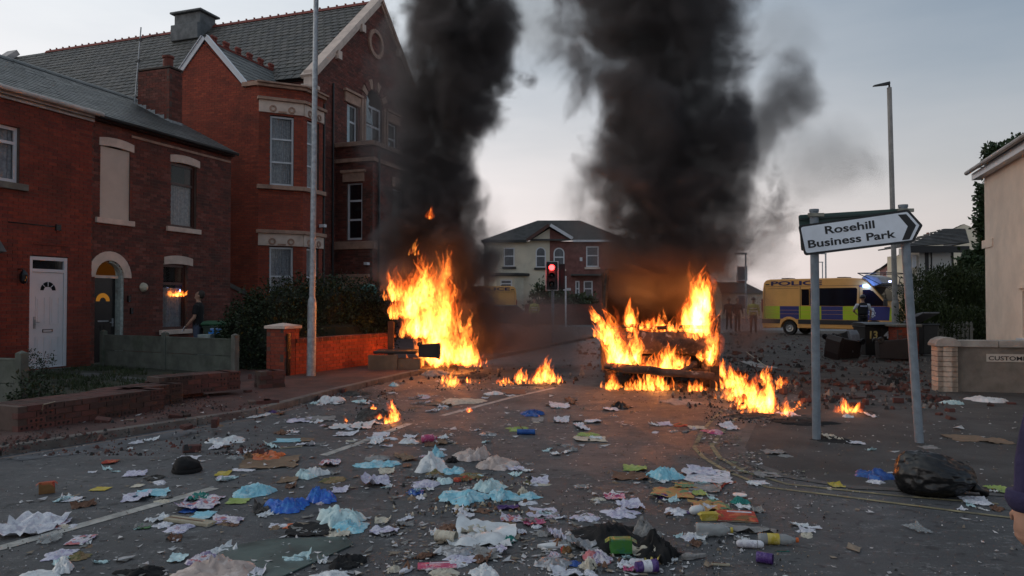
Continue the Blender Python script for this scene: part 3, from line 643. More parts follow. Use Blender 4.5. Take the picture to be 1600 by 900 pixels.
window(hD, plD, 16.7, 17.5, 7.85, 9.55, WHITE, bars_z=(8.85,), fw_=.08)
BOARD = M('pale_blue_board', (.42,.52,.56), .7, .15, 5, .1)
o = MB(); P = plD.P
o.add([P(14.85, 7.95, -.07), P(15.35, 7.95, -.07), P(15.30, 8.5, -.07), P(15.36, 8.95, -.07), P(14.85, 8.98, -.07)], [(0,1,2,3,4)]); o.add([P(14.85, 9.15, -.07), P(15.5, 9.12, -.07), P(15.42, 9.4, -.07), P(15.1, 9.75, -.07), P(15.2, 10.1, -.07), P(14.95, 10.3, -.07)], [(0,1,2,3,4,5)])
sub(hD, o, 'window_board', BOARD, fix=False); o = MB()
o.add([P(13.43, 7.95, -.07), P(13.65, 7.95, -.07), P(13.65, 9.45, -.07), P(13.43, 9.45, -.07)], [(0,1,2,3)]); sub(hD, o, 'window_board', BOARD, fix=False); o = MB(); o.add([P(16.8, 7.95, -.07), P(17.0, 7.95, -.07), P(17.0, 8.7, -.07), P(16.8, 8.7, -.07)], [(0,1,2,3)]); sub(hD, o, 'window_board', BOARD, fix=False)
for a0, a1 in ((13.15, 14.35), (16.5, 17.7)):
    stone(hD, plD, a0, a1, 9.55, 9.95, -.1, .06, SAND); stone(hD, plD, a0-.08, a1+.08, 9.95, 10.05, -.1, .14, SAND, 'cornice')
for a in (14.35, 14.55, 16.2, 16.42):
    stone(hD, plD, a-.02, a+.12, 7.85, 10.0, -.05, .10, SAND, 'pilaster')
n = 9
for i in range(n):
    a, b = pi*(i+.12)/n, pi*(i+.88)/n; o = MB(); r0, r1 = .72, 1.12; P = plD.P; ring = lambda r, t, m: P(15.45+r*cos(t), 9.9+r*sin(t), m)
    o.add([ring(r0,a,.0),ring(r1,a,.0),ring(r1,b,.0),ring(r0,b,.0),ring(r0,a,.07),ring(r1,a,.07),ring(r1,b,.07),ring(r0,b,.07)], [(4,5,6,7),(1,2,6,5),(0,4,7,3),(0,1,5,4),(3,7,6,2)]); sub(hD, o, 'voussoir', SAND if i % 2 else BR_B)
o = MB(); R_ = Matrix((FD, UP, FN)).transposed(); o.lathe([(.45,0),(.45,.08),(.62,.08),(.62,0)], plD.P(sM-.4, 12.6, 0), R_, 18); sub(hD, o, 'roundel', SAND)
# gable coping, kneelers, corbels
for sg, s_e in ((1, sL), (-1, sR)):
    X = (FD*sg*(sM-sL)+UP*(zR-zE)).normalized(); Z = X.cross(FN); Z = Z if Z.z > 0 else -Z; L = sqrt((sM-sL)**2+(zR-zE)**2)
    o = MB(); o.slab(plD.P(s_e, zE, 0), X, FN, Z, -.25, L, -.35, .12, .0, .16); o.slab(plD.P(s_e, zE, 0), X, FN, Z, -.2, L, -.1, .06, -.13, .0); sub(hD, o, 'gable_coping', STONE if sg == 1 else SAND, bevel=.01)
    for t in (.32, .68):
        o = MB(); o.slab(plD.P(s_e, zE, 0)+X*L*t, FD, FN, UP, -.1 if sg == 1 else -.15, .15, 0, .16, -.42, -.1); sub(hD, o, 'corbel', STONE)
    o = MB(); o.slab(plD.P(s_e-.28*sg, zE-.55, 0), FD*sg, FN, UP, -.05, .5, -.3, .18, 0, .16); o.slab(plD.P(s_e-.2*sg, zE-.4, 0), FD*sg, FN, UP, -.02, .36, -.25, .12, 0, .55); sub(hD, o, 'kneeler', STONE, bevel=.03)
# main roof
BK = 22.0
ro = lambda s, z, k: fw(s, z, -.63-k)
slates(hD, ro(sL-.15, zE-.1, BK), ro(sL-.15, zE-.1, .1), ro(sM, zR-.02, .1), ro(sM, zR-.02, BK), 62, 20, SLATE2, seed=7, th=.02)
rb = MB(); rb.quad(ro(sR+.15, zE-.1, .1), ro(sR+.15, zE-.1, BK), ro(sM, zR-.02, BK), ro(sM, zR-.02, .1)); sub(hD, rb, 'far_roof', SLATE2)
rb = MB(); rb.quad(ro(sL, 0, .1), ro(sL, 0, BK), ro(sL, zE, BK), ro(sL, zE, .1)); rb.quad(ro(sL, 0, BK), ro(sR, 0, BK), ro(sR, zE, BK), ro(sL, zE, BK)); rb.add([ro(sL, zE, BK), ro(sR, zE, BK), ro(sM, zR, BK)], [(0,1,2)]); rb.quad(ro(sR, 0, .1), ro(sR, 0, BK), ro(sR, zE, BK), ro(sR, zE, .1)); sub(hD, rb, 'side_wall', BR_B)
for k in range(44):
    o = MB(); q = [(-.15,-.10),(-.06,.03),(0,.07),(.06,.03),(.15,-.10)]; o.prism(q, ro(sM, zR, .2), FD, UP, -FN, k*.44, k*.44+.43); o.lathe([(.001,.10),(.05,.08),(.04,.02),(.02,-.02)], ro(sM, zR+.04, .2+k*.44+.2), n=6); sub(hD, o, 'ridge_tile', TERR)
Xb = (FD*(sM-sL)+UP*(zR-zE)).normalized(); Zb = Xb.cross(FN); Zb = Zb if Zb.z > 0 else -Zb
o = MB(); o.slab(ro(sL, zE, BK), Xb, FN, Zb, -.3, 6.9, -.25, .45, .03, .3); sub(hD, o, 'rear_coping', GUTTER)
# ridge ventilator
o = MB(); c = ro(sM-.35, zR-.35, 9.6); o.slab(c, FN, FD, UP, -.75, .75, -.55, .45, -.55, .75); o.slab(c, FN, FD, UP, -.9, .9, -.7, .6, .75, .85); o.slab(c, FN, FD, UP, -.78, .78, -.75, -.5, -.55, .2)
sub(hD, o, 'ridge_ventilator', M('lead_sheet', (.13,.14,.145), .7, .35, 3, .2, world=True), bevel=.03)
# porch block projecting toward the road
pS = Plane(fw(12.54, 0, -.63), FN, -FD); pFt = Plane(fw(12.54, 0, 1.0), FD, FN)
sw = (.50, 1.18)
brick_wall(hD, pS, holes_iv(0, 1.63, [(sw[0], sw[1], 3.98, 6.18)]), 0, 7.55, BR_B, nind=0, seed=32)
brick_wall(hD, pFt, holes_iv(0, 6.7, [(1.6, 2.5, 3.98, 6.18), (4.2, 5.1, 3.98, 6.18), (2.7, 4.0, 0, 2.8)]), 0, 7.55, BR_B, nind=0, seed=33)
window(hD, pS, sw[0], sw[1], 3.98, 6.18, WHITE, bars_z=(4.75, 5.48), fw_=.08, glass=GLASSD)
window(hD, pFt, 1.6, 2.5, 3.98, 6.18, WHITE, bars_z=(4.75,), fw_=.08, glass=GLASSD); window(hD, pFt, 4.2, 5.1, 3.98, 6.18, WHITE, bars_z=(4.75,), fw_=.08, glass=GLASSD)
for pl, W in ((pS, 1.63), (pFt, 6.7)):
    for z0, z1, m1 in ((7.55, 7.72, .14), (6.95, 7.10, .08), (3.62, 3.92, .06)):
        o = MB(); pl.slab(o, -.0, W+m1*.0+(.1 if pl is pS else 0), z0, z1, -.1, m1); sub(hD, o, 'string_course', SAND, bevel=.01)
stone(hD, pS, sw[0]-.15, sw[1]+.1, 6.2, 6.55, -.1, .06, SAND); stone(hD, pS, sw[0]-.22, sw[1]+.17, 6.55, 6.65, -.1, .12, SAND, 'cornice')
stone(hD, pFt, 1.45, 2.65, 6.2, 6.6, -.1, .06, SAND)
stone(hD, pS, .2, 1.45, 1.95, 2.55, -.1, .08, SAND, 'door_head'); stone(hD, pS, .12, 1.53, 2.55, 2.66, -.1, .14, SAND, 'cornice')
o = MB(); o.add([fw(12.54, 7.68, -.63), fw(12.54, 7.68, 1.0), fw(19.24, 7.68, 1.0), fw(19.24, 7.68, -.63)], [(0,1,2,3)]); sub(hD, o, 'porch_roof', SLATE2)
o = MB(); o.tube([pFt.P(.35, 0, .08), pFt.P(.35, 7.4, .08)], .05, 8); sub(hD, o, 'drainpipe', DKGUT)
for pl, a, z in ((pS, 1.45, 3.0), (PB, .95, 4.2)):
    o = MB(); pl.slab(o, a-.05, a+.09, z, z+.1, .03, .24); o.tube([pl.P(a, z, 0), pl.P(a, z+.05, .1)], .02, 6); sub(hD if pl is pS else hC, o, 'security_camera', WHITE)
o = MB(); pl = plD; 
o.tube([plD.P(12.3, 2.0, .05), plD.P(12.3, 10, .05)], .04, 6); sub(hD, o, 'drainpipe', DKGUT)
# darker annexe beyond the chapel
hE = thing('annexe', 'dark flat-roofed brick block beyond the chapel, seen through the smoke', 'building', fw(22.5, 0, -4))
o = MB(); o.slab(fw(0,0,0), FD, FN, UP, 20.95, 24.6, -8, -.7, 0, 8.7); sub(hE, o, 'wall', BR_B)
o = MB(); o.slab(fw(0,0,0), FD, FN, UP, 20.9, 24.8, -8.1, -.5, 8.7, 8.95); sub(hE, o, 'parapet', SLATE2)
for z in (6.2, 3.9):
    o = MB(); o.slab(fw(0,0,0), FD, FN, UP, 20.95, 24.7, -.7, -.6, z, z+.2); sub(hE, o, 'string_course', SAND)
# ------------------------------------------------------------------ foliage
import numpy as np
def leaf_mat(name, col, var=.5, rough=.55):
    m, nt, o = newmat(name); p = N(nt, 'ShaderNodeBsdfPrincipled'); a = N(nt, 'ShaderNodeAttribute', attribute_name='rnd'); r = N(nt, 'ShaderNodeValToRGB'); nt.links.new(a.outputs['Fac'], r.inputs[0])
    e = r.color_ramp.elements; e[0].color = (*[c*(1-var) for c in col], 1); e[1].color = (*[min(1, c*(1+var)) for c in col], 1); nt.links.new(r.outputs[0], p.inputs['Base Color'])
    p.inputs['Roughness'].default_value = rough; p.inputs['Specular IOR Level'].default_value = .3; nt.links.new(p.outputs[0], o.inputs[0]); return m
LEAF = leaf_mat('hedge_leaf', (.022,.036,.015)); LEAF2 = leaf_mat('conifer_leaf', (.035,.052,.018)); LEAF3 = leaf_mat('tree_leaf', (.035,.06,.025)); BARK = M('bark', (.07,.055,.045), .95, .3, 8, .4)
def leaves(name, parent, blobs, n, size, mat, seed=0, shell=.45, spike=None, asp=.5, flat=0.0):
    """n leaf quads through the volume of the blobs (centre, radii, weight), world space"""
    rg = np.random.default_rng(seed); W = np.array([b[2] if len(b) > 2 else b[1][0]*b[1][1]*b[1][2] for b in blobs], float); W /= W.sum()
    ids = rg.choice(len(blobs), n, p=W); C = np.array([tuple(b[0]) for b in blobs])[ids]; R = np.array([b[1] for b in blobs])[ids]
    d = rg.normal(size=(n, 3)); d /= np.linalg.norm(d, axis=1)[:, None]; r = shell+(1-shell)*rg.random(n)**.6
    # clumps: pull leaves toward random clump directions so that gaps open
    ncl = max(40, n//60); cd = rg.normal(size=(ncl, 3)); cd /= np.linalg.norm(cd, axis=1)[:, None]; ci = rg.integers(0, ncl, n); cr_ = .85+.3*rg.random(ncl)
    d = d*.22+cd[ci]; d /= np.linalg.norm(d, axis=1)[:, None]; r = r*cr_[ci]
    Pn = C+d*R*r[:, None]+rg.normal(size=(n, 3))*size*.6
    Pn[:, 2] = np.maximum(Pn[:, 2], .12)
    ax = rg.normal(size=(n, 3))+d*.8
    if spike is not None: ax = ax*.45+np.array(spike)
    ax /= np.linalg.norm(ax, axis=1)[:, None]; t = rg.normal(size=(n, 3)); t = np.cross(ax, t); t /= np.linalg.norm(t, axis=1)[:, None]
    s = size*(.6+.8*rg.random(n))[:, None]; a = Pn; b = Pn+ax*s*.5+t*s*asp*.5; c = Pn+ax*s; e = Pn+ax*s*.5-t*s*asp*.5
    V = np.stack([a, b, c, e], 1).reshape(-1, 3); off = np.zeros(3); r_ = parent
    while r_ is not None: off += np.array(r_.location); r_ = r_.parent
    V = V-off; me = bpy.data.meshes.new(name); me.vertices.add(4*n); me.vertices.foreach_set('co', V.ravel()); me.loops.add(4*n); me.loops.foreach_set('vertex_index', np.arange(4*n, dtype=np.int32))
    me.polygons.add(n); me.polygons.foreach_set('loop_start', np.arange(0, 4*n, 4, dtype=np.int32)); me.update(calc_edges=True); me.materials.append(mat)
    at_ = me.attributes.new('rnd', 'FLOAT', 'FACE'); at_.data.foreach_set('value', (rg.random(n)*.5+.5*rg.random(ncl)[ci]).astype(np.float32))
    o = bpy.data.objects.new(name, me); link(o, parent); return o
# big dark hedge behind the brick wall
hg = thing('hedge', 'large dark green hedge behind the low brick wall, in front of the bay window', 'hedge', gp(480, 580))
bl = []
for (u, v, Y, rx, ry, rz) in [(372, 545, 17.6, .5, .6, 1.1), (395, 520, 17.4, .6, .8, 1.0), (430, 505, 17.6, .8, .8, 1.0), (470, 498, 18, .8, .8, 1.05), (510, 495, 18.3, .8, .8, 1.05), (545, 497, 18.8, .8, .8, 1.05), (575, 500, 19.2, .7, .8, 1.0), (400, 570, 17, .5, .7, .7), (440, 540, 17.2, .9, .7, .8), (520, 535, 18.2, 1.2, .6, .8), (590, 520, 19.4, .5, .7, .9)]:
    bl.append((at(u, v, Y), (rx, ry, rz)))
leaves('foliage', hg, bl, 42000, .07, LEAF, 1, shell=.55, asp=.55)
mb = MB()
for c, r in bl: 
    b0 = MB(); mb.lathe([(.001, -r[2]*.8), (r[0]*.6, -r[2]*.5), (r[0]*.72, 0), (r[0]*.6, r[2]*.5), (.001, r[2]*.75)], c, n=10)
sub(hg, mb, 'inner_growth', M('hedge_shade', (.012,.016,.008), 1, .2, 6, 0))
mb = MB()
for k in range(9):
    c, r = bl[k]; mb.tube([(c.x, c.y, 0), (c.x+.05, c.y, c.z*.5), (c.x-.05, c.y+.05, c.z)], [.03, .025, .01], 5)
sub(hg, mb, 'stem', BARK)
def tree(name, label, base, h, blobs, n, size, mat, seed=0, cat='tree', tr=.14, group=None, kids=None, **kw):
    t = thing(name, label, cat, base, group=group); c = Vector(base); mb = MB(); rnd = random.Random(seed)
    top = c+UP*h*.62; mb.tube([c, c+UP*h*.3+Vector((.05, 0, 0)), top], [tr, tr*.75, tr*.4], 8)
    for b in blobs[:10]:
        s_ = c+UP*h*rnd.uniform(.25, .55); mb.tube([s_, (s_+b[0])/2+UP*.1, b[0]], [tr*.4, tr*.25, .012], 5)
    sub(t, mb, 'trunk', BARK); leaves('crown', t, blobs, n, size, mat, seed, **kw); return t
def blobs_px(L): return [(at(u, v, Y), (ru*Y/F_PX, (ru*Y/F_PX)*.8, rv*Y/F_PX)) for (u, v, Y, ru, rv) in L]
tree('conifer_bush', 'large dense evergreen bush behind the picket fence, left of the cream house', gp(1470, 520)+Vector((0, 0, 0)), 4, blobs_px([(1440, 470, 24, 30, 50), (1480, 465, 25, 40, 50), (1430, 500, 23.5, 22, 40), (1515, 480, 25, 38, 60), (1460, 510, 23.5, 45, 35), (1510, 515, 24, 45, 35), (1418, 500, 24, 14, 24), (1530, 440, 26, 22, 40), (1480, 435, 25, 24, 20)]), 36000, .10, LEAF2, 3, cat='bush', shell=.5, spike=(0,-.3,.9), asp=.35)
tree('broadleaf_tree', 'dark leafy tree rising between the cream house and the black and white gabled house', gp(1550, 530), 7, blobs_px([(1545, 305, 26, 15, 18), (1556, 262, 27, 12, 12), (1562, 238, 27, 22, 10), (1545, 345, 26, 18, 20), (1548, 385, 26, 18, 28), (1558, 320, 26, 20, 20), (1600, 228, 27, 20, 12), (1525, 425, 26, 26, 30), (1560, 410, 26, 26, 50), (1535, 460, 26, 26, 50)]), 24000, .16, LEAF3, 4, shell=.4, asp=.6)
tree('small_shrub', 'spindly little shrub in the front garden beside the white door', gp(65, 598, .1), .5, [(at(62, 560, 13.6), (.28, .2, .18)), (at(70, 572, 13.6), (.2, .2, .15)), (at(50, 585, 13.4), (.2, .2, .15))], 420, .045, LEAF, 5, cat='shrub', tr=.012, shell=.3)
tree('garden_shrub', 'low dark shrub against the near concrete fence post', gp(62, 638, .1), .4, [(gp(60, 625, .25), (.35, .3, .25)), (gp(45, 612, .35), (.25, .3, .3))], 1500, .05, LEAF, 6, cat='shrub', tr=.015, shell=.3)
# weeds and grass of the front garden
def grass(name, poly, n, h, mat, seed, z=.1):
    rnd = random.Random(seed); V = []; Fc = []
    for _ in range(n):
        a, b = rnd.random(), rnd.random(); p = (poly[0]*(1-a)+poly[1]*a)*(1-b)+(poly[3]*(1-a)+poly[2]*a)*b
        if fbm((p.x, p.y, 0), 1.1, 3, seed) < -.08: continue
        q = rnd.uniform(0, 6.28); hh = h*rnd.uniform(.4, 1.2); w_ = .006+.01*rnd.random(); d = Vector((cos(q), sin(q), 0)); l = Vector((rnd.uniform(-1, 1), rnd.uniform(-1, 1), 0))*hh*.6
        i = len(V); V += [(p.x-d.x*w_, p.y-d.y*w_, z), (p.x+d.x*w_, p.y+d.y*w_, z), (p.x+l.x, p.y+l.y, z+hh)]; Fc.append((i, i+1, i+2))
    me = bpy.data.meshes.new(name); me.from_pydata(V, [], Fc); me.materials.append(mat); o = bpy.data.objects.new(name, me); link(o)
    return tag(o, 'patchy dark grass and weeds in the small front garden', 'grass', kind='stuff')
grass('grass', [fw(-3, 0, .4), fw(1.2, 0, .4), gp(370, 605), gp(20, 650)], 9000, .09, M('grass_blade', (.035,.05,.018), .8, .4, 3, 0, world=True), 3)
# ------------------------------------------------------------------ concrete panel fences
def conc_fence(label, P0, P1, nb, H, group=None, panels=2, base=.1):
    t = thing('concrete_fence', label, 'fence', P0, group=group); d = (P1-P0); L = d.length; x = d.normalized(); y = Vector((-x.y, x.x, 0))
    for k in range(nb+1):
        mb = MB(); c = P0+x*(L*k/nb); mb.slab(c, x, y, UP, -.06, .06, -.06, .06, -.1, H+.07); mb.add([c-x*.06-y*.06+UP*(H+.07), c+x*.06-y*.06+UP*(H+.07), c+x*.06+y*.06+UP*(H+.07), c-x*.06+y*.06+UP*(H+.07), c+UP*(H+.11)], [(0,1,4),(1,2,4),(2,3,4),(3,0,4)]); sub(t, mb, 'post', CONC2 if k == nb else CONC, bevel=.008)
    for k in range(nb):
        for j in range(panels):
            mb = MB(); h = (H-base)/panels; mb.slab(P0+x*(L*k/nb), x, y, UP, .06, L/nb-.06, -.022, .022, base+h*j+.004, base+h*(j+1)-.006); mb.slab(P0+x*(L*k/nb), x, y, UP, .06, L/nb-.06, -.030, .030, base+h*(j+1)-.04, base+h*(j+1)-.012) if j == panels-1 else None; sub(t, mb, 'panel', CONC, bevel=.004)
    return t
conc_fence('grey concrete panel fence between the two front gardens, below the man', fw(1.32, 0, .25), gp(367, 592), 2, .84)
conc_fence('mossy concrete post and panel fence at the left edge of the picture', gp(33, 652, .0), gp(33, 652, 0)-FN*3.2, 2, .82)
# ------------------------------------------------------------------ brick garden wall with pier, behind the lamp post
Wp = [gp(462, 592), gp(612, 571)]
gw = thing('garden_wall', 'low red brick wall with tiled coping in front of the hedge', 'wall', Wp[0]); d = (Wp[1]-Wp[0]).normalized(); nn = Vector((d.y, -d.x, 0))
plW = Plane(Wp[0], d, nn); Lw = (Wp[1]-Wp[0]).length
brick_wall(gw, plW, lambda z: [(0, Lw)], 0, .75, BR_C, nind=300, seed=41)
mb = MB(); plW.slab(mb, 0, Lw, 0, .75, -.2, -.1); sub(gw, mb, 'backing', BR_B)
for k in range(int(Lw/.078)):
    mb = MB(); X = d; Yv = (nn*.95+UP*.3).normalized(); mb.slab(plW.P(k*.078, .755, -.1), d, nn, UP, 0, .068, -.15, .14, 0, .075); o = sub(gw, mb, 'coping_brick', BR_B)
pr = thing('gate_pier', 'square red brick gate pier with a pale stone cap left of the lamp post', 'pier', gp(442, 592)); c = gp(442, 592)
for k, (S, Nn, off) in enumerate(((d, nn, nn*.23-d*.23), (nn, -d, -d*.23-nn*.23), (-nn, d, d*.23+nn*.23), (-d, -nn, -nn*.23+d*.23))):
    brick_wall(pr, Plane(c+off, S, Nn), lambda z: [(0, .46)], 0, 1.05, BR_C, nind=60, seed=50+k)
mb = MB(); mb.slab(c, d, nn, UP, -.27, .27, -.27, .27, 1.05, 1.11); mb.add([c+d*a*.27+nn*b*.27+UP*1.11 for a, b in ((-1,-1),(1,-1),(1,1),(-1,1))]+[c+UP*1.17], [(0,1,4),(1,2,4),(2,3,4),(3,0,4)]); sub(pr, mb, 'cap', STONE, bevel=.008)
mb = MB(); mb.slab(c+nn*.235-d*.12, d, nn, UP, -.045, .045, -.02, .03, .05, .95); sub(pr, mb, 'gate_post', BLACKP)
# toppled and broken low brick wall beside the pavement: lumps of perforated brick still mortared together
def brick_block(label, u, v, L, Wd, H, rz, z=.09, group='lumps of the broken garden wall', tilt=(0, 0), holes=True, miss=.0, seed=0, lbl=None):
    c = gp(u, v, z); t = thing('broken_wall', label, 'wall', c, rz, group); rnd = random.Random(seed); t.rotation_euler = (tilt[0], tilt[1], rz)
    nx = max(1, round(L/.225)); nz = max(1, round(H/.075)); ny = max(1, round(Wd/.112)); core = MB(); core.slab(Vector((0,0,0)), Vector((1,0,0)), Vector((0,1,0)), UP, -L/2+.01, L/2-.01, .012, Wd-.012, .005, nz*.075-.014); core.build('mortar_bed', MORTAR, t)
    for k in range(nz):
        for j in ((0, ny-1) if k < nz-1 and ny > 2 else range(ny)):
            for i in range(nx):
                if rnd.random() < miss and (k == nz-1): continue
                x0 = -L/2+i*.225+(.1125 if k % 2 and i < nx-1 else 0); mb = MB(); w_ = .215; jx = rnd.uniform(-.006, .006); jy = rnd.uniform(-.006, .006)
                X, Yv = Vector((1,0,0)), Vector((0,1,0)); mb.slab(Vector((x0+jx, j*.112+jy, k*.075)), X, Yv, UP, .003, w_, 0, .105, 0, .066); o = mb.build('brick', BR_W, t, fix=False)
                if holes and j == 0 and rnd.random() < .45:
                    hb = MB(); R_ = Matrix.Rotation(pi/2, 3, 'X')
                    for q in (range(3) if rnd.random() < .8 else range(2)): hb.lathe([(.016, .0015), (.001, .0015)], (x0+jx+.045+q*.06, jy, k*.075+.033), R_, 8)
                    subsub(o, hb, 'perforation', DARKIN, fix=False)
    return t
_d1 = (gp(365, 618, .09)-gp(110, 657, .09)); RZ = atan2(_d1.y, _d1.x)
brick_block('longest lump of toppled brick wall, nearest the left concrete post', 152, 656, 2.0, .62, .29, RZ, holes=True, seed=1)
brick_block('middle length of toppled brick wall beside the front garden', 238, 636, 1.15, .55, .27, RZ+.04, seed=2, miss=.15)
brick_block('raised end of the toppled brick wall nearest the lamp post', 315, 614, 1.35, .42, .30, RZ-.25, z=.17, seed=3)
brick_block('flat brick slab supporting the far end of the toppled wall', 290, 622, .7, .4, .15, RZ-.1, z=.092, seed=4, holes=False)
brick_block('lone cube-shaped lump of brickwork before the gate pier', 425, 606, .42, .34, .30, RZ-.5, z=.09, seed=5, holes=False)
brick_block('small lump of brickwork dropped at the kerb, beside a purple bag', 413, 641, .45, .25, .15, RZ-.7, z=.0, seed=6, holes=False)
# ------------------------------------------------------------------ lettering
def lettering(parent, txt, O, X, Z, Nn, h, mat, width=None, bold=.012, name='lettering', shear=0, spacing=1.0):
    """text standing on the plane (X right, Z up), lower left corner at O, cap height h"""
    cu = bpy.data.curves.new(name, 'FONT'); cu.body = txt; cu.size = 1; cu.offset = bold; cu.shear = shear; cu.space_character = spacing; cu.extrude = 0; cu.resolution_u = 4
    t = bpy.data.objects.new('tmp', cu); COL.objects.link(t); bpy.context.view_layer.update()
    me = bpy.data.meshes.new_from_object(t.evaluated_get(bpy.context.evaluated_depsgraph_get())); bpy.data.objects.remove(t)
    xs = [v.co.x for v in me.vertices]; k = h/.70; kx = k if width is None else width/(max(xs)-min(xs)); x0 = min(xs)
    off = Vector((0, 0, 0)); r = parent
    while r is not None: off += r.location; r = r.parent
    for v in me.vertices: v.co = O+X*((v.co.x-x0)*kx)+Z*(v.co.y*k)-off
    me.materials.clear(); me.materials.append(mat); o = bpy.data.objects.new(name, me); link(o, parent); return o
VX, VY = Vector((1,0,0)), Vector((0,1,0)); XZ = (VX, UP, -VY)
BLK = M('sign_black', (.012,.012,.014), .5, .1, 5, 0)
# ------------------------------------------------------------------ direction sign
Ys = 8.40
sg = thing('direction_sign', 'white road sign pointing right reading Rosehill Business Park, leaning on its posts', 'road sign', at(1345, 365, Ys))
def pxpoly(pts, Y, Y2): return [at(u, v, Y) for u, v in pts], [at(u, v, Y2) for u, v in pts]
def plate(parent, pts, Y, th, mat, name, grow=0):
    A_ = [at(u, v, Y) for u, v in pts]; B_ = [p+VY*th for p in A_]; n = len(pts); mb = MB(); mb.add(A_+B_, [tuple(range(n)), tuple(reversed(range(n, 2*n)))]+[(i, n+i, n+(i+1) % n, (i+1) % n) for i in range(n)]); return sub(parent, mb, name, mat)
def rounded(pts, rr):
    out_ = []; n = len(pts)
    for i, p in enumerate(pts):
        a, b, c = Vector((*pts[i-1], 0)), Vector((*p, 0)), Vector((*pts[(i+1) % n], 0)); r = rr[i]
        d1 = (a-b).normalized(); d2 = (c-b).normalized(); q0, q1 = b+d1*r, b+d2*r
        for k in range(5):
            t = k/4; q = q0*(1-t)**2+b*2*t*(1-t)+q1*t*t; out_.append((q.x, q.y))
    return out_
outer = [(1247, 352.5), (1257, 399.5), (1427.5, 378.5), (1442, 352), (1419, 327)]
inner = [(1251, 355), (1259.5, 395.5), (1425, 375), (1436.5, 352), (1417.5, 331)]
SIGNW = M('sign_white', (.80,.84,.90), .45, .12, 3, 0, dirt=.45, dirtcol=(.60,.64,.69))
plate(sg, rounded(outer, [5, 5, 3, 2, 3]), Ys, .004, BLK, 'border'); plate(sg, rounded(inner, [4, 4, 2, 1, 2]), Ys-.003, .002, SIGNW, 'sign_face')
plate(sg, [(1403, 335.5), (1416, 334.5), (1431.5, 352), (1421, 374), (1409.5, 375.5), (1418.5, 353.5)], Ys-.005, .0015, BLK, 'chevron')
px2 = (at(1300, 400, Ys)-at(1299, 400, Ys)).length
ang = atan2(399.5-378.5, 1427.5-1257); Xs = Vector((cos(ang), 0, sin(ang))); Zs = Vector((-sin(ang), 0, cos(ang)))
lettering(sg, 'Rosehill', at(1289.5, 365.5, Ys)-VY*.006, Xs, Zs, VY, 11.8*px2, BLK, width=78*px2, bold=.022)
lettering(sg, 'Business Park', at(1263, 387.5, Ys)-VY*.006, Xs, Zs, VY, 11.8*px2, BLK, width=138*px2, bold=.022)
POST = M('grey_post_paint', (.20,.235,.27), .6, .2, 9, .08, dirt=.4, dirtcol=(.13,.15,.165))
for lb, b, t_ in (('left steel post of the direction sign, upright on the footway', gp(1276, 687), at(1272, 331, 8.50)), ('right steel post of the direction sign, leaning to the left', gp(1437, 692), at(1411, 324, 8.50))):
    ps = thing('sign_post', lb, 'post', b, group='posts of the direction sign'); d = (t_-b)
    mb = MB(); mb.tube([b-UP*.05, t_], .048, 14); sub(ps, mb, 'pole', POST, smooth=False); mb = MB(); mb.tube([t_, t_+UP*.03], .054, 14); sub(ps, mb, 'cap', POST)
    for f in (.88, .985):
        mb = MB(); c = b+d*f; mb.tube([c-UP*.02, c+UP*.02], .058, 14); mb.slab(c, VX, VY, UP, -.09, .09, -.065, -.04, -.02, .02); sub(ps, mb, 'clamp', M('clamp_steel', (.25,.24,.2), .5, .3, 9, 0, metal=.6))
o = thing('green_sign', 'dark green back of a second road sign behind the white arrow sign', 'road sign', at(1330, 350, 8.62))
plate(o, rounded([(1247.5, 336), (1252, 392), (1418, 376), (1414, 325.5)], [4, 3, 3, 3]), 8.60, .004, M('green_sign_back', (.045,.085,.075), .6, .2, 4, 0), 'sign_panel')
plate(o, [(1250, 341), (1250.6, 344), (1404, 333), (1403.6, 330)], 8.575, .02, M('sign_rail', (.03,.05,.045), .6), 'rail')
# ------------------------------------------------------------------ street lamps
b = gp(486, 594); t_ = at(495.5, -120, b.y)
lp = thing('street_lamp', 'galvanised lamp column in front of the villa bay and low brick wall', 'street lamp', b); d = (t_-b)
mb = MB(); mb.tube([b-UP*.05, b+d*.16, b+d*.17, b+d*.18, b+d*1.0], [.092, .088, .085, .062, .048], 16); sub(lp, mb, 'column', METAL, smooth=False)
mb = MB(); mb.slab(b, VX, VY, UP, -.04, .04, -.098, -.085, .55, 1.05); sub(lp, mb, 'access_door', METAL)
mb = MB(); mb.tube([b+d, b+d+Vector((.5, -.1, .05))], .03, 8); mb.slab(b+d+Vector((.7, -.12, .06)), VX, VY, UP, -.3, .3, -.12, .12, -.05, .05); sub(lp, mb, 'lantern', METAL)
Yp = 28.0; b = at(1400, 500, Yp); b.z = 0; t_ = at(1389.5, 137, Yp); d = t_-b
lp = thing('street_lamp', 'tall grey lamp column rising behind the arrow sign', 'street lamp', b)
PALEP = M('pale_column_paint', (.30,.29,.275), .7, .2, 4, .05, dirt=.3, dirtcol=(.2,.19,.18))
mb = MB(); mb.tube([b, b+d*.16, b+d*.17, t_], [.13, .13, .095, .085], 12); sub(lp, mb, 'column', PALEP)
mb = MB(); k = Yp/F_PX; mb.tube([t_, t_+UP*.12, t_+Vector((-.12, 0, .16))], .04, 8); mb.add([t_+Vector((-.02, -.14, .12)), t_+Vector((-.02, .14, .12)), t_+Vector((-.6, .09, .05)), t_+Vector((-.6, -.09, .05)), t_+Vector((-.02, -.1, .22)), t_+Vector((-.02, .1, .22)), t_+Vector((-.6, .06, .09)), t_+Vector((-.6, -.06, .09))], [(0,1,2,3),(7,6,5,4),(0,3,7,4),(1,0,4,5),(2,1,5,6),(3,2,6,7)]); sub(lp, mb, 'lantern', DKGUT)
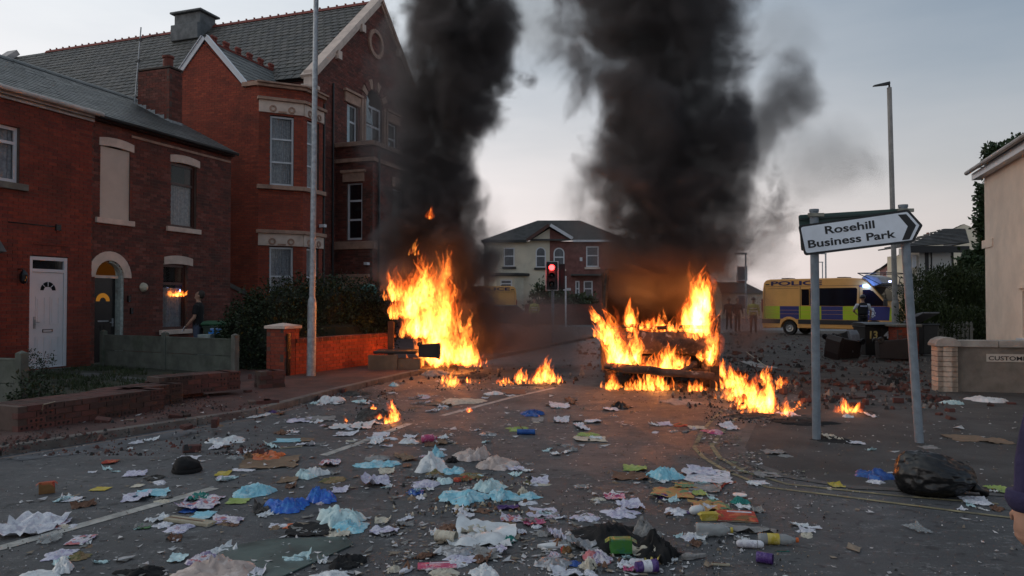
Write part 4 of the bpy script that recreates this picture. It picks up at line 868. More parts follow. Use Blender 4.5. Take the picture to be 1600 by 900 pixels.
for lb, u0, v0, Y, r in (('thin distant lamp column just left of the black and yellow van', 1165, 397, 60, .07), ('thin distant lamp column above the roof of the police van', 1290, 397, 95, .1), ('shorter thin distant lamp column above the police van, left of the taller', 1285, 410, 110, .08)):
    t_ = at(u0, v0, Y); b = Vector((t_.x, Y, 0)); q = thing('street_lamp', lb, 'street lamp', b); mb = MB(); mb.tube([b, t_], r, 6); sub(q, mb, 'column', METAL); mb = MB(); mb.slab(t_, VX, VY, UP, -.9, .1, -.1, .1, -.02, .1); sub(q, mb, 'lantern', METAL)
# ------------------------------------------------------------------ traffic lights
Yt = 27.0; k = Yt/F_PX
tl = thing('traffic_light', 'traffic light showing red in front of the cream and brick house', 'traffic light', Vector((at(864, 500, Yt).x, Yt, 0)))
def box_px(u0, v0, u1, v1, Y, th): 
    a, b_ = at(u0, v1, Y), at(u1, v0, Y); mb = MB(); mb.slab(Vector((0,0,0)), VX, VY, UP, a.x, b_.x, Y, Y+th, a.z, b_.z); return mb
sub(tl, box_px(852.5, 408, 872.5, 454, Yt, .02), 'backing_board', M('traffic_board', (.03,.03,.03), .6)); sub(tl, box_px(857, 411, 868, 451, Yt-.2, .2), 'signal_housing', BLK, bevel=.02)
mb = MB(); a, b_ = at(852.5, 454, Yt), at(872.5, 408, Yt)
for x0, x1, z0, z1 in ((a.x, a.x+.03, a.z, b_.z), (b_.x-.03, b_.x, a.z, b_.z), (a.x+.03, b_.x-.03, a.z, a.z+.03), (a.x+.03, b_.x-.03, b_.z-.03, b_.z)): mb.slab(Vector((0,0,0)), VX, VY, UP, x0, x1, Yt-.004, Yt-.001, z0, z1)
sub(tl, mb, 'white_border', M('border_white', (.6,.6,.6), .6))
R_ = Matrix((VX, UP, -VY)).transposed()
for i, v in enumerate((418, 431, 444)):
    c = at(862, v, Yt-.2); mb = MB(); mb.lathe([(.001,.03),(.07,.025),(.10,.01),(.105,.0)], c, R_, 16); sub(tl, mb, 'lens', M_emit('red_lamp', (1, .03, .03), 11) if i == 0 else GLASSD, smooth=True)
    mb = MB(); n = 10
    for q in range(n):
        a0, a1 = pi*(q/n)*1.2-.1*pi, pi*((q+1)/n)*1.2-.1*pi; P = lambda t, m: c+Vector((cos(t)*.115, m, sin(t)*.115)); mb.add([P(a0, 0), P(a1, 0), P(a1, -.17), P(a0, -.17)], [(0,1,2,3)])
    sub(tl, mb, 'hood', BLK, fix=False)
ld = bpy.data.lights.new('red_light', 'POINT'); ld.energy = 14; ld.color = (1, .05, .04); ld.shadow_soft_size = .08; lo = bpy.data.objects.new('red_light', ld); link(lo, tl); lo.location = at(862, 418, Yt-.5)-tl.location
mb = MB(); x = at(864, 500, Yt).x; mb.tube([(x, Yt+.1, 0), (x, Yt+.1, 3.1)], .057, 10); sub(tl, mb, 'pole', POST)
sub(tl, box_px(873.5, 412, 883, 452, Yt+.15, .2), 'side_signal', BLK, bevel=.02)
# a second pole with a small finger sign right of it
q = thing('finger_sign', 'small pale signs on a pole right of the traffic light', 'sign', Vector((at(884, 500, 45).x, 45, 0)))
mb = MB(); x = at(884, 500, 45).x; mb.tube([(x, 45, 0), (x, 45, 3.2)], .05, 8); sub(q, mb, 'pole', WHITE); sub(q, box_px(880, 450, 892, 454, 44.9, .04), 'sign_panel', WHITE)
# ------------------------------------------------------------------ far semi-detached pair
Yh = 57.0
fh = thing('semi_detached_house', 'pair of two-storey houses beyond the junction, left half cream and right half brick', 'house', Vector((at(865, 500, Yh).x, Yh+4, 0)))
CREAM = M('cream_render', (.66,.60,.48), .9, .1, .8, .1, world=True, dirt=.35, dirtcol=(.30,.27,.22)); FBR = M('far_brick', (.20,.085,.075), .9, .3, 3, .1, world=True); FROOF = M('far_roof_tiles', (.10,.10,.10), .8, .3, 2.2, .3, world=True)
X = lambda u, Y=Yh: at(u, 472, Y).x
Z = lambda v, Y=Yh: at(800, v, Y).z
mb = MB(); mb.slab(Vector((0,0,0)), VX, VY, UP, X(756), X(859), Yh, Yh+9, 0, Z(377)); sub(fh, mb, 'cream_wall', CREAM)
mb = MB(); mb.slab(Vector((0,0,0)), VX, VY, UP, X(859), X(978), Yh, Yh+9, 0, Z(377)); sub(fh, mb, 'brick_wall', FBR)
mb = MB(); mb.add([(X(825), Yh-.01, Z(378)), (X(859), Yh-.01, Z(378)), (X(859), Yh-.01, Z(357))], [(0,1,2)]); sub(fh, mb, 'cream_gable', CREAM, fix=False)
mb = MB(); mb.add([(X(859), Yh-.01, Z(378)), (X(893), Yh-.01, Z(376)), (X(859), Yh-.01, Z(357))], [(0,1,2)]); sub(fh, mb, 'brick_gable', FBR, fix=False)
def rtile(A_, B_, C_, D_, parent, name):
    """roof slope with its own courses of tiles as steps"""
    nrm = (B_-A_).cross(D_-A_).normalized(); nrm = nrm if nrm.z > 0 else -nrm; mb = MB(); n = max(4, int((D_-A_).length/.28))
    for i in range(n):
        t0, t1 = i/n, (i+1)/n; L0, L1 = A_.lerp(D_, t0), A_.lerp(D_, t1); R0, R1 = B_.lerp(C_, t0), B_.lerp(C_, t1); mb.add([L0+nrm*.05, R0+nrm*.05, R1+nrm*.005, L1+nrm*.005, L0-nrm*.01, R0-nrm*.01], [(0,1,2,3),(4,5,1,0)])
    return sub(parent, mb, name, FROOF, fix=False)
ez = Z(376.5); rz_ = at(842, 344.5, Yh+4.5).z; rl, rr_ = at(842, 344.5, Yh+4.5).x, at(905, 343, Yh+4.5).x; e0, e1 = X(754)-.1, X(982)
rtile(Vector((e0, Yh-.35, ez)), Vector((e1, Yh-.35, ez)), Vector((rr_, Yh+4.5, rz_)), Vector((rl, Yh+4.5, rz_)), fh, 'roof')
rtile(Vector((e0, Yh+9.4, ez)), Vector((e0, Yh-.35, ez)), Vector((rl, Yh+4.5, rz_)), Vector((rl, Yh+4.6, rz_)), fh, 'roof'); rtile(Vector((e1, Yh-.35, ez)), Vector((e1, Yh+9.4, ez)), Vector((rr_, Yh+4.6, rz_)), Vector((rr_, Yh+4.5, rz_)), fh, 'roof')
ga = Vector((X(858.5), Yh-.4, Z(354))); gb = Vector((ga.x, Yh+2.6, ga.z))
rtile(Vector((X(822), Yh-.4, Z(379))), Vector((X(822)+.0, Yh+.3, Z(379)+.3)), gb, ga, fh, 'roof'); rtile(Vector((X(896), Yh+.3, Z(377)+.3)), Vector((X(896), Yh-.4, Z(377))), ga, gb, fh, 'roof')
mb = MB(); A_ = ga; B_ = Vector((X(893), Yh-.42, Z(375))); dd = (B_-A_).normalized(); mb.slab(A_, dd, VY, dd.cross(VY), 0, (B_-A_).length, -.05, 0, -.02, .22); sub(fh, mb, 'bargeboard', WHITE)
mb = MB(); B_ = Vector((X(824), Yh-.42, Z(378))); dd = (B_-A_).normalized(); mb.slab(A_, dd, VY, VY.cross(dd), 0, (B_-A_).length, -.05, 0, -.02, .22); sub(fh, mb, 'bargeboard', DKWOOD)
mb = MB(); mb.slab(Vector((0,0,0)), VX, VY, UP, e0, X(823), Yh-.4, Yh-.25, ez-.14, ez+.05); sub(fh, mb, 'gutter', DKGUT)
mb = MB(); mb.slab(Vector((0,0,0)), VX, VY, UP, X(895), e1, Yh-.4, Yh-.25, ez-.10, ez+.06); sub(fh, mb, 'gutter', WHITE)
plH = Plane((0, Yh, 0), VX, -VY); FWG = M('far_window', (.10,.11,.13), .25, .3, 2, 0)
def fwin(u0, u1, v0, v1, arch=False, sill=None, pl=plH, bars=.55, parent=fh, Y=Yh):
    a0, a1, z0, z1 = X(u0, Y), X(u1, Y), Z(v1, Y), Z(v0, Y); mb = MB(); t = .09
    if arch:
        r = (a1-a0)/2; c = (a0+a1)/2; zs = z1-r; n = 10
        for i in range(n):
            p, q = pi*i/n, pi*(i+1)/n; R0, R1 = r, r-t; mb.add([pl.P(c+R0*cos(p), zs+R0*sin(p), .03), pl.P(c+R0*cos(q), zs+R0*sin(q), .03), pl.P(c+R1*cos(q), zs+R1*sin(q), .03), pl.P(c+R1*cos(p), zs+R1*sin(p), .03)], [(0,1,2,3)])
        top = zs
    else: top = z1; pl.slab(mb, a0+t, a1-t, z1-t, z1, 0, .03)
    pl.slab(mb, a0, a0+t, z0, top, 0, .03); pl.slab(mb, a1-t, a1, z0, top, 0, .03); pl.slab(mb, a0+t, a1-t, z0, z0+t, 0, .03); zb = z0+(z1-z0)*bars; pl.slab(mb, a0+t, a1-t, zb-t/2, zb+t/2, 0, .028)
    w_ = sub(parent, mb, 'window', WHITE, fix=False); g = MB()
    if arch: g.add([pl.P(a0+.02, z0, .012), pl.P(a1-.02, z0, .012)]+[pl.P(c+(r-.02)*cos(pi*i/10), zs+(r-.02)*sin(pi*i/10), .012) for i in range(11)], [tuple(range(13))])
    else: g.quad(pl.P(a0+.02, z0+.02, .012), pl.P(a1-.02, z0+.02, .012), pl.P(a1-.02, z1-.02, .012), pl.P(a0+.02, z1-.02, .012))
    subsub(w_, g, 'pane', FWG, fix=False)
    if sill: o_ = MB(); pl.slab(o_, a0-.12, a1+.12, z0-.18, z0-.02, 0, .12); sub(parent, o_, 'sill', sill)
fwin(787, 804, 387, 416.5, sill=DKGUT); fwin(837, 853, 386, 418, arch=True, sill=DKGUT); fwin(865, 882, 387, 420, arch=True, sill=STONE); fwin(916, 935.5, 385, 417, sill=STONE)
sub(fh, box_px(906, 402, 910, 408, Yh-.06, .06), 'alarm_box', WHITE)
bx = [(X(764), Yh), (X(776), Yh-.75), (X(804), Yh-.75), (X(818), Yh)]
mb = MB(); mb.prism([(x, y) for x, y in bx], Vector((0,0,0)), VX, VY, UP, 0, Z(432)); sub(fh, mb, 'bay', CREAM)
mb = MB(); mb.prism([(X(760), Yh), (X(773), Yh-1), (X(810), Yh-1), (X(828), Yh)], Vector((0,0,0)), VX, VY, UP, Z(431.5), Z(427)); sub(fh, mb, 'bay_roof', DKGUT, bevel=.05)
plB2 = Plane((0, Yh-.75, 0), VX, -VY)
fwin(782, 800, 437.5, 462, pl=plB2, bars=.75)
fwin(770, 775.5, 437.5, 462, pl=Plane((0, Yh-.2, 0), VX, -VY), bars=.75)
fwin(899, 905.5, 439, 466, sill=None); fwin(912, 926, 439, 466); fwin(941, 956, 439, 466)
mb = MB(); mb.slab(Vector((0,0,0)), VX, VY, UP, X(892), X(960), Yh-.7, Yh, Z(431), Z(428.5)); sub(fh, mb, 'door_canopy', SLATE2)
fr_ = thing('front_wall', 'low dark wall in front of the far pair of houses', 'wall', Vector((2, 52, 0))); mb = MB(); mb.slab(Vector((0,0,0)), VX, VY, UP, X(820, 52), X(985, 52), 52, 52.3, 0, 1.45); sub(fr_, mb, 'wall', BR_B)
for lb, bl_ in (('dark garden bush in front of the cream half of the far house', [(855, 470, 53.5, 30, 20), (840, 455, 53.5, 10, 12), (845, 446, 53.6, 8, 8)]), ('dark bush below the brick half of the far house', [(905, 478, 53.5, 26, 14), (880, 468, 53.5, 12, 10)])):
    tree('bush', lb, Vector((at(bl_[0][0], 480, 53.5).x, 53.5, 0)), 1.6, blobs_px(bl_), 1600, .3, LEAF3, 7, cat='bush', tr=.05, shell=.3)
# a few plainer buildings either side, mostly behind the smoke
def plain_house(label, u0, u1, v_eave, v_ridge, Y, wall, dy=8, group=None, hip=.0, chim=True, win=True):
    h = thing('distant_house', label, 'house', Vector((at((u0+u1)/2, 480, Y).x, Y+dy/2, 0)), group=group); x0, x1, z = at(u0, 472, Y).x, at(u1, 472, Y).x, at(800, v_eave, Y).z
    mb = MB(); mb.slab(Vector((0,0,0)), VX, VY, UP, x0, x1, Y, Y+dy, 0, z); sub(h, mb, 'wall', wall); zr = at(800, v_ridge, Y+dy/2).z; i = (x1-x0)*hip
    rtile(Vector((x0-.2, Y-.3, z)), Vector((x1+.2, Y-.3, z)), Vector((x1+.2-i, Y+dy/2, zr)), Vector((x0-.2+i, Y+dy/2, zr)), h, 'roof'); rtile(Vector((x1+.2, Y+dy+.3, z)), Vector((x0-.2, Y+dy+.3, z)), Vector((x0-.2+i, Y+dy/2, zr)), Vector((x1+.2-i, Y+dy/2, zr)), h, 'roof')
    mb = MB(); mb.add([(x0, Y, z), (x0, Y+dy, z), (x0+i, Y+dy/2, zr)], [(0,1,2)]); mb.add([(x1, Y, z), (x1, Y+dy, z), (x1-i, Y+dy/2, zr)], [(0,1,2)]); sub(h, mb, 'gable_end', wall, fix=False)
    if chim:
        mb = MB(); mb.slab(Vector((0,0,0)), VX, VY, UP, x1-1.2, x1-.5, Y+dy/2-.5, Y+dy/2+.5, zr-.6, zr+1); sub(h, mb, 'chimney', BR_B)
    if win:
        nw = max(1, int((x1-x0)/2.6))
        for k in range(nw):
            for zz in (.9, 3.7):
                a = x0+(x1-x0)*(k+.5)/nw; mb = MB(); mb.slab(Vector((0,0,0)), VX, VY, UP, a-.5, a+.5, Y-.04, Y, zz, zz+1.4); w_ = sub(h, mb, 'window', WHITE); g = MB(); g.slab(Vector((0,0,0)), VX, VY, UP, a-.42, a+.42, Y-.055, Y-.035, zz+.08, zz+1.32); subsub(w_, g, 'pane', FWG)
    return h
plain_house('dim terrace half hidden behind the left smoke column', 640, 735, 440, 420, 75, FBR)
plain_house('low house mostly hidden behind the black smoke column', 1000, 1110, 452, 430, 80, CREAM)
plain_house('small distant house with dark roof just left of the police van', 1128, 1192, 458, 441, 72, CREAM, hip=.2)
plain_house('distant roofline beyond the police van roof', 1200, 1345, 466, 455, 120, FBR)
# street behind the van on the right: terrace running away
def side_house(label, s0, s1, zE_, zR_, wall, Xo=None, name='terraced_house', group='terrace on the right-hand side of the road', win=True):
    a_ = radians(23.5); O = Vector((30.4, 56, 0)); D_ = Vector((sin(a_), cos(a_), 0)); Nn = Vector((-cos(a_), sin(a_), 0)); FN = -Nn; h = thing(name, label, 'house', O+D_*(s0+s1)/2+FN*3.5, group=group); pl = Plane(O, D_, Nn)
    mb = MB(); mb.slab(O, D_, FN, UP, s0, s1, 0, 7, 0, zE_); sub(h, mb, 'wall', wall)
    rtile(O+D_*(s0-.05)-FN*.3+UP*zE_, O+D_*(s1+.0)-FN*.3+UP*zE_, O+D_*s1+FN*3.5+UP*zR_, O+D_*(s0-.05)+FN*3.5+UP*zR_, h, 'roof')
    mb = MB(); mb.add([O+D_*s0+UP*zE_, O+D_*s0+FN*7+UP*zE_, O+D_*s0+FN*3.5+UP*zR_], [(0,1,2)]); sub(h, mb, 'gable_end', wall, fix=False)
    if s0 > 20: mb = MB(); mb.slab(O, D_, FN, UP, s0+.1, s0+1.0, 3, 4, zR_-.3, zR_+.9); sub(h, mb, 'chimney', BR_B)
    for k in range(3 if s0 > 20 else 0): mb = MB(); mb.lathe([(.12,0),(.1,.35),(.13,.4)], O+D_*(s0+.25+.3*k)+FN*3.5+UP*(zR_+.9), n=8); sub(h, mb, 'chimney_pot', TERR)
    if win:
        for k in range(2):
            for zz in (.9, 3.6):
                a = s0+(s1-s0)*(k+.5)/2; mb = MB(); pl.slab(mb, a-.5, a+.5, zz, zz+1.4, 0, .04); w_ = sub(h, mb, 'window', WHITE); g = MB(); pl.slab(g, a-.42, a+.42, zz+.08, zz+1.32, .03, .05); subsub(w_, g, 'pane', FWG)
    return h
YEL = M('ochre_render', (.36,.26,.16), .9, .2, 1, .1, world=True)
side_house('pale rendered terraced house nearest the lamp column, right of the van', 0, 9, 5.6, 7.4, CREAM); side_house('ochre terraced house, second along beyond the lamp column', 9.05, 22, 5.6, 7.4, YEL); side_house('third terraced house along, brick, with chimney pots', 22.05, 40, 5.6, 7.4, FBR); side_house('farthest terraced house visible beyond the police van', 40.05, 72, 5.7, 7.5, CREAM, win=False)
# black and white gabled house behind the bush
Yb = 34.0
bh = thing('gabled_house', 'white house with black timbering and dark hipped roof behind the evergreen bush', 'house', Vector((at(1470, 480, Yb).x, Yb+4, 0)))
xa, xb_, zE2 = X(1437, Yb), X(1488, Yb), Z(384, Yb)
mb = MB(); mb.slab(Vector((0,0,0)), VX, VY, UP, xa, xb_, Yb, Yb+1.8, 0, zE2); sub(bh, mb, 'wall', M('white_render', (.60,.60,.58), .9, .08, 1, .1, world=True))
mb = MB(); mb.slab(Vector((0,0,0)), VX, VY, UP, xb_, X(1515, Yb), Yb+2, Yb+1.8, 0, zE2); sub(bh, mb, 'side_wing', M('dark_render', (.12,.11,.10), .9, .1, 1, .1))
for u, v0, v1, w_ in ((1446, 386, 430, 5), (1455, 386, 430, 1.4), (1487.5, 392, 420, 2.5)):
    sub(bh, box_px(u, v0, u+w_, v1, Yb-.03, .03), 'timber', BLK)
zr = Z(357, Yb+.9); e = [Vector((xa-1.0, Yb-.5, zE2-.1)), Vector((X(1505, Yb), Yb-.5, zE2+.1)), Vector((at(1510, 358, Yb+.9).x, Yb+1.0, zr)), Vector((at(1478, 358, Yb+.9).x, Yb+1.0, zr))]
rtile(*e, bh, 'roof'); rtile(Vector((xa-1.0, Yb+1.8, zE2-.1)), e[0], e[3], e[3]+VY*.1, bh, 'roof'); rtile(e[1], Vector((X(1505, Yb), Yb+1.8, zE2)), e[2]+VY*.1, e[2], bh, 'roof')
mb = MB(); mb.slab(Vector((0,0,0)), VX, VY, UP, xa-1.0, X(1505, Yb), Yb-.52, Yb-.45, zE2-.35, zE2-.05); sub(bh, mb, 'fascia', BLK)
fwin(1425.5, 1432, 398, 418, pl=Plane((0, Yb, 0), VX, -VY), parent=bh, Y=Yb)
mb = MB(); mb.slab(Vector((0,0,0)), VX, VY, UP, X(1418, Yb), xa, Yb+.2, Yb+1.8, 0, zE2-.4); sub(bh, mb, 'annexe_wall', CREAM)
# ------------------------------------------------------------------ cream house on the right edge
O = Vector((12.87, 20.0, 0)); PEACH = M('peach_roughcast', (.84,.67,.54), .92, .10, 1.6, .35, world=True, dirt=.35, dirtcol=(.66,.51,.41), bscale=45)
rh = thing('rendered_house', 'cream roughcast house wall at the right edge with pale fascia', 'house', O-FD*3+FN*3); pR = Plane(O, -FD, -FN)
wn_ = (3.05, 3.95, .78, 1.86)
mb = MB(); 
for a0, a1, z0, z1 in ((0, wn_[0], 0, 5.1), (wn_[0], wn_[1], 0, wn_[2]), (wn_[0], wn_[1], wn_[3], 5.1), (wn_[1], 12, 0, 5.1)): pR.slab(mb, a0, a1, z0, z1, -.3, 0)
sub(rh, mb, 'wall', PEACH); mb = MB(); pR.slab(mb, 0, 12, 0, 5.08, -8, -.3); sub(rh, mb, 'rear_wall', PEACH)
window(rh, pR, *wn_, WHITE, bars_z=(1.4,), bars_a=(3.5,), fw_=.06, m=-.04); mb = MB(); pR.slab(mb, 2.92, 4.1, .66, .76, -.1, .1); sub(rh, mb, 'sill', WHITE); mb = MB(); pR.slab(mb, 2.85, 4.1, 1.92, 1.99, 0, .05); sub(rh, mb, 'drip_mould', PEACH)
mb = MB(); pR.slab(mb, -.35, 12, 4.98, 5.16, 0, .22); sub(rh, mb, 'soffit', WHITE); mb = MB(); mb.tube([pR.P(-.45, 5.2, .32), pR.P(12, 5.2, .32)], .06, 10); sub(rh, mb, 'gutter', GUTTER)
rtile(pR.P(-.45, 5.2, .3), pR.P(12, 5.2, .3), pR.P(12, 7.2, -4), pR.P(-.45, 7.2, -4), rh, 'roof')
a_, z_ = 0, 0
r = ray(1536, 383); t = (-FN).dot(O-Vector((0,0,0)))/(-FN).dot(r); p = Vector((0,0,1.6))+r*t; 
mb = MB(); mb.slab(p, -FD, -FN, UP, -.05, .95, 0, .02, -.1, .12); sub(rh, mb, 'street_nameplate', PEACH)
# boundary wall CUSTOMER PARKING
WP = M('rough_grey_render', (.21,.19,.165), .95, .3, 2.2, .4, world=True, dirt=.4, dirtcol=(.10,.09,.075), bscale=35); WCOP = M('pale_coping', (.36,.34,.31), .9, .2, 4, .2, dirt=.4, dirtcol=(.16,.15,.13))
w0, w1 = gp(1490, 612), gp(1600, 614.5); dW = (w1-w0).normalized(); nW = Vector((dW.y, -dW.x, 0)); plC = Plane(w0, dW, nW)
cw = thing('parking_wall', 'grey rendered boundary wall with a CUSTOMER PARKING strip, right of the sign posts', 'wall', w0)
mb = MB(); plC.slab(mb, -.1, 6, 0, .80, -.2, 0); sub(cw, mb, 'wall', WP)
for k in range(8): mb = MB(); plC.slab(mb, -.08+k*.8, -.09+(k+1)*.8, .80, .92, -.25, .05); sub(cw, mb, 'coping_stone', WCOP, bevel=.01)
a0 = 0
r = ray(1541, 553); t = nW.dot(w0)/nW.dot(r); p = Vector((0,0,1.6))+r*t; a = (p-w0).dot(dW); z = p.z
mb = MB(); plC.slab(mb, a, a+1.35, z-.135, z, 0, .012); sub(cw, mb, 'notice_strip', M('notice_white', (.50,.48,.43), .6, .1, 4, 0, dirt=.3, dirtcol=(.3,.28,.24)))
lettering(cw, 'CUSTOMER PARKING', plC.P(a+.03, z-.108, .016), dW, UP, nW, .072, BLK, width=1.28, bold=.02)
pc = thing('gate_pier', 'pale painted brick pier with rounded cap at the end of the parking wall', 'pier', gp(1476, 611)); c = gp(1476, 611)-dW*.0
PB_ = add_rnd_color('painted_pier_brick', [(.56,.49,.41), (.50,.44,.37), (.60,.52,.43)], dirt=.2, dirtcol=(.2,.17,.13))
for S, Nn, off in ((dW, nW, nW*.16-dW*.165), (-nW, -dW, -dW*.165+nW*.16), (nW, dW, dW*.165-nW*.16)):
    pp_ = Plane(c+off, S, Nn)
    for k in range(9):
        mb = MB(); pp_.slab(mb, 0, .33 if Nn == nW else .32, k*.09+.003, k*.09+.084, -.1, 0 if Nn == nW else -.002); sub(pc, mb, 'brick', PB_, bevel=.004)
mb = MB(); mb.slab(c, dW, nW, UP, -.14, .14, -.14, .13, 0, .81); sub(pc, mb, 'mortar_core', MORTAR)
mb = MB(); q = [(-.21, .81), (.21, .81), (.21, .86), (.17, .92), (.08, .965), (0, .975), (-.08, .965), (-.17, .92), (-.21, .86)]; mb.prism(q, c, dW, UP, nW, -.2, .2); sub(pc, mb, 'cap', WCOP, bevel=.01)
# picket fence, brick pier by the bins
Ypk = 23.0; pk = thing('picket_fence', 'grey picket fence below the evergreen bush', 'fence', Vector((X(1480, Ypk), Ypk, 0))); PW = M('weathered_picket', (.20,.205,.185), .9, .3, 5, .2)
for k in range(11):
    x = X(1452+k*6.5, Ypk); mb = MB(); mb.slab(Vector((x, Ypk, 0)), VX, VY, UP, -.045, .045, -.01, .01, .08, .94); mb.add([(x-.045, Ypk-.01, .94), (x+.045, Ypk-.01, .94), (x+.045, Ypk+.01, .94), (x-.045, Ypk+.01, .94), (x, Ypk-.01, 1.0), (x, Ypk+.01, 1.0)], [(0,1,4),(3,5,2),(1,2,5,4),(0,4,5,3)]); sub(pk, mb, 'picket', PW)
for z in (.3, .75): mb = MB(); mb.slab(Vector((0, Ypk, z)), VX, VY, UP, X(1448, Ypk), X(1522, Ypk), .012, .05, -.03, .03); sub(pk, mb, 'rail', PW)
Yc = 20.9; c = Vector((X(1411, Yc), Yc, 0)); bp = thing('gate_pier', 'short orange brick pier with a stone slab beside the black bins', 'pier', c)
for S, Nn, off in ((VX, -VY, Vector((-.28, -.28, 0))), (-VY, -VX, Vector((-.28, .28, 0))), (VY, VX, Vector((.28, -.28, 0)))): brick_wall(bp, Plane(c+off, S, Nn), lambda z: [(0, .56)], 0, .9, BR_C, nind=60, seed=61)
mb = MB(); mb.slab(c, VX, VY, UP, -.36, .34, -.36, .34, .9, .98); sub(bp, mb, 'cap', CONC2, bevel=.02)
mb = MB(); mb.slab(c, VX, VY, UP, -.2, .2, -.2, .2, 0, .9); sub(bp, mb, 'core', BR_B)
# ------------------------------------------------------------------ wheelie bins
PLB = M('black_bin_plastic', (.014,.015,.016), .5, .2, 6, .05); PLG = M('green_bin_plastic', (.02,.045,.03), .5, .2, 6, .05); PLBR = M('maroon_bin_plastic', (.020,.011,.010), .5, .2, 6, .05); PLGY = M('grey_lid_plastic', (.16,.17,.19), .5, .2, 6, .05)
def bin_(label, loc, rz=0, lay=None, body=None, lid=None, num=None, numcol=None, nz=.58, s=1.0, group='wheelie bins', lid_open=0):
    body = body or PLB; lid = lid or body; t = thing('wheelie_bin', label, 'bin', loc, rz, group); V0 = Vector((0,0,0))
    if lay: t.rotation_euler = lay
    t.scale = (s, s, s); mb = MB(); mb.box((0, 0, .50), (.46, .56, .88), top=(1.22, 1.2)); mb.slab(V0, VX, VY, UP, -.30, .30, -.36, .35, .90, .96); mb.build('bin_body', body, t, bevel=.02)
    mb = MB(); R_ = Matrix.Rotation(-lid_open, 3, 'X'); vs = []
    for (y, z) in ((-.40, 0), (-.42, .04), (-.2, .09), (.2, .10), (.36, .05), (.36, 0)):
        for x in (-.31, .31): p = Vector((x, y-.36, z)); p = R_@p+Vector((0, .36, .965)); vs.append(p)
    mb.add(vs, [(0,1,3,2),(2,3,5,4),(4,5,7,6),(6,7,9,8),(8,9,11,10),(10,11,1,0),(0,2,4,6,8,10),(11,9,7,5,3,1)]); mb.build('lid', lid, t, bevel=.01)
    for x in (-.27, .27):
        mb = MB(); R2 = Matrix.Rotation(pi/2, 3, 'Y'); mb.lathe([(.02,-.03),(.1,-.03),(.11,0),(.1,.03),(.02,.03)], (x, .30, .11), R2, 12); mb.build('wheel', BLACKP, t)
    mb = MB(); mb.tube([(-.2, .40, .93), (.2, .40, .93)], .015, 6); mb.tube([(-.26, .3, .11), (.26, .3, .11)], .012, 6); mb.build('handle', body, t)
    if num:
        cu = lettering(None, num, Vector((0,0,0)), VX, UP, VY, .22, numcol, bold=.03, name='number'); cu.parent = t; bb = max(v.co.x for v in cu.data.vertices)
        for v in cu.data.vertices: v.co = Vector((v.co.x-bb/2, -.318-.06*(v.co.z+.1)*.0, v.co.z+nz))
        for v in cu.data.vertices: v.co.y = -(.28+(v.co.z-.06)/.88*.056)-.008
    return t
WNUM = M('white_number', (.7,.75,.8), .6); 
m39, nt, o_ = newmat('blue_white_number'); p_ = N(nt, 'ShaderNodeBsdfPrincipled'); g_ = N(nt, 'ShaderNodeTexCoord'); s_ = N(nt, 'ShaderNodeSeparateXYZ'); nt.links.new(g_.outputs['Object'], s_.inputs[0]); nt.links.new(mixc(nt, sstep(nt, s_.outputs[2], .84, .94), (.03,.25,.75), (.75,.85,.95)), p_.inputs['Base Color']); nt.links.new(p_.outputs[0], o_.inputs[0])
pb = fw(5.55, .12, 1.75)
bin_('green wheelie bin marked 39 behind the concrete fence', at(344, 560, 18.3)*0+Vector((X(342, 18.0), 18.0, .06)), rz=.15, body=PLG, lid=M('green_lid', (.03,.12,.06), .5), num='39', numcol=m39, nz=.76, s=1.02)
Ybn = 21.6
bin_('black wheelie bin marked 13 in front of the police officer', Vector((X(1355, Ybn), Ybn, 0)), rz=.1, num='13', numcol=M('yellow_number', (.65,.55,.2), .6), s=.95)
bin_('black wheelie bin marked 4 between bin 13 and the brick pier', Vector((X(1380, Ybn), Ybn+.05, 0)), rz=-.12, num='4', numcol=WNUM, s=.95)
bin_('dark bin lying down with a pale grey lid, leftmost of the bins', Vector((X(1300, 21), 21.3, .36)), lay=(radians(78), 0, radians(38)), body=PLB, lid=PLGY, s=.8)
bin_('maroon bin lying on its side, middle of the fallen bins', Vector((X(1338, 20.8), 20.8, .28)), lay=(radians(84), radians(10), radians(-70)), body=PLBR, s=.85)
bin_('maroon-black bin toppled in front of bins 13 and 4', Vector((X(1364, 20.4), 20.3, .28)), lay=(radians(88), radians(5), radians(80)), body=PLBR, lid=PLB, s=.85)
bin_('bin with a curved grey lid half hidden behind the brick pier', Vector((X(1440, 22), 22, 0)), rz=.3, lid=PLGY, s=1.0, lid_open=.4)
bx_ = thing('storage_box', 'small pale box beside bin 39 behind the concrete fence', 'box', Vector((X(323, 17.4), 17.4, 0)))
mb = MB(); mb.slab(bx_.location, VX, VY, UP, -.15, .15, -.15, .15, .0, .84); sub(bx_, mb, 'box', TEAL, bevel=.01)
# burning bins: overturned bin on a big brown box
bin_('charred black bin lying on a brown box at the edge of the left fire', Vector((X(655, 17.0), 16.75, .50)), lay=(radians(90), 0, radians(90)), s=.5)
cbx = thing('brown_box', 'low brown panelled box in front of the left fire, under the charred bin', 'box', Vector((X(616, 16.6), 16.6, 0))); BRN = M('brown_board', (.19,.12,.075), .85, .25, 3, .15, world=True, dirt=.4, dirtcol=(.08,.055,.04))
for u0, u1, z1, Y0 in ((576, 622, .42, 16.45), (622, 657, .33, 16.5)):
    mb = MB(); mb.slab(Vector((0,0,0)), VX, VY, UP, X(u0, 16.5), X(u1, 16.5)-.006, Y0, Y0+.06, 0, z1); sub(cbx, mb, 'panel', BRN, bevel=.006)
mb = MB(); mb.slab(Vector((0,0,0)), VX, VY, UP, X(578, 16.5), X(655, 16.5), 16.57, 17.2, 0, .30); sub(cbx, mb, 'box', BRN)
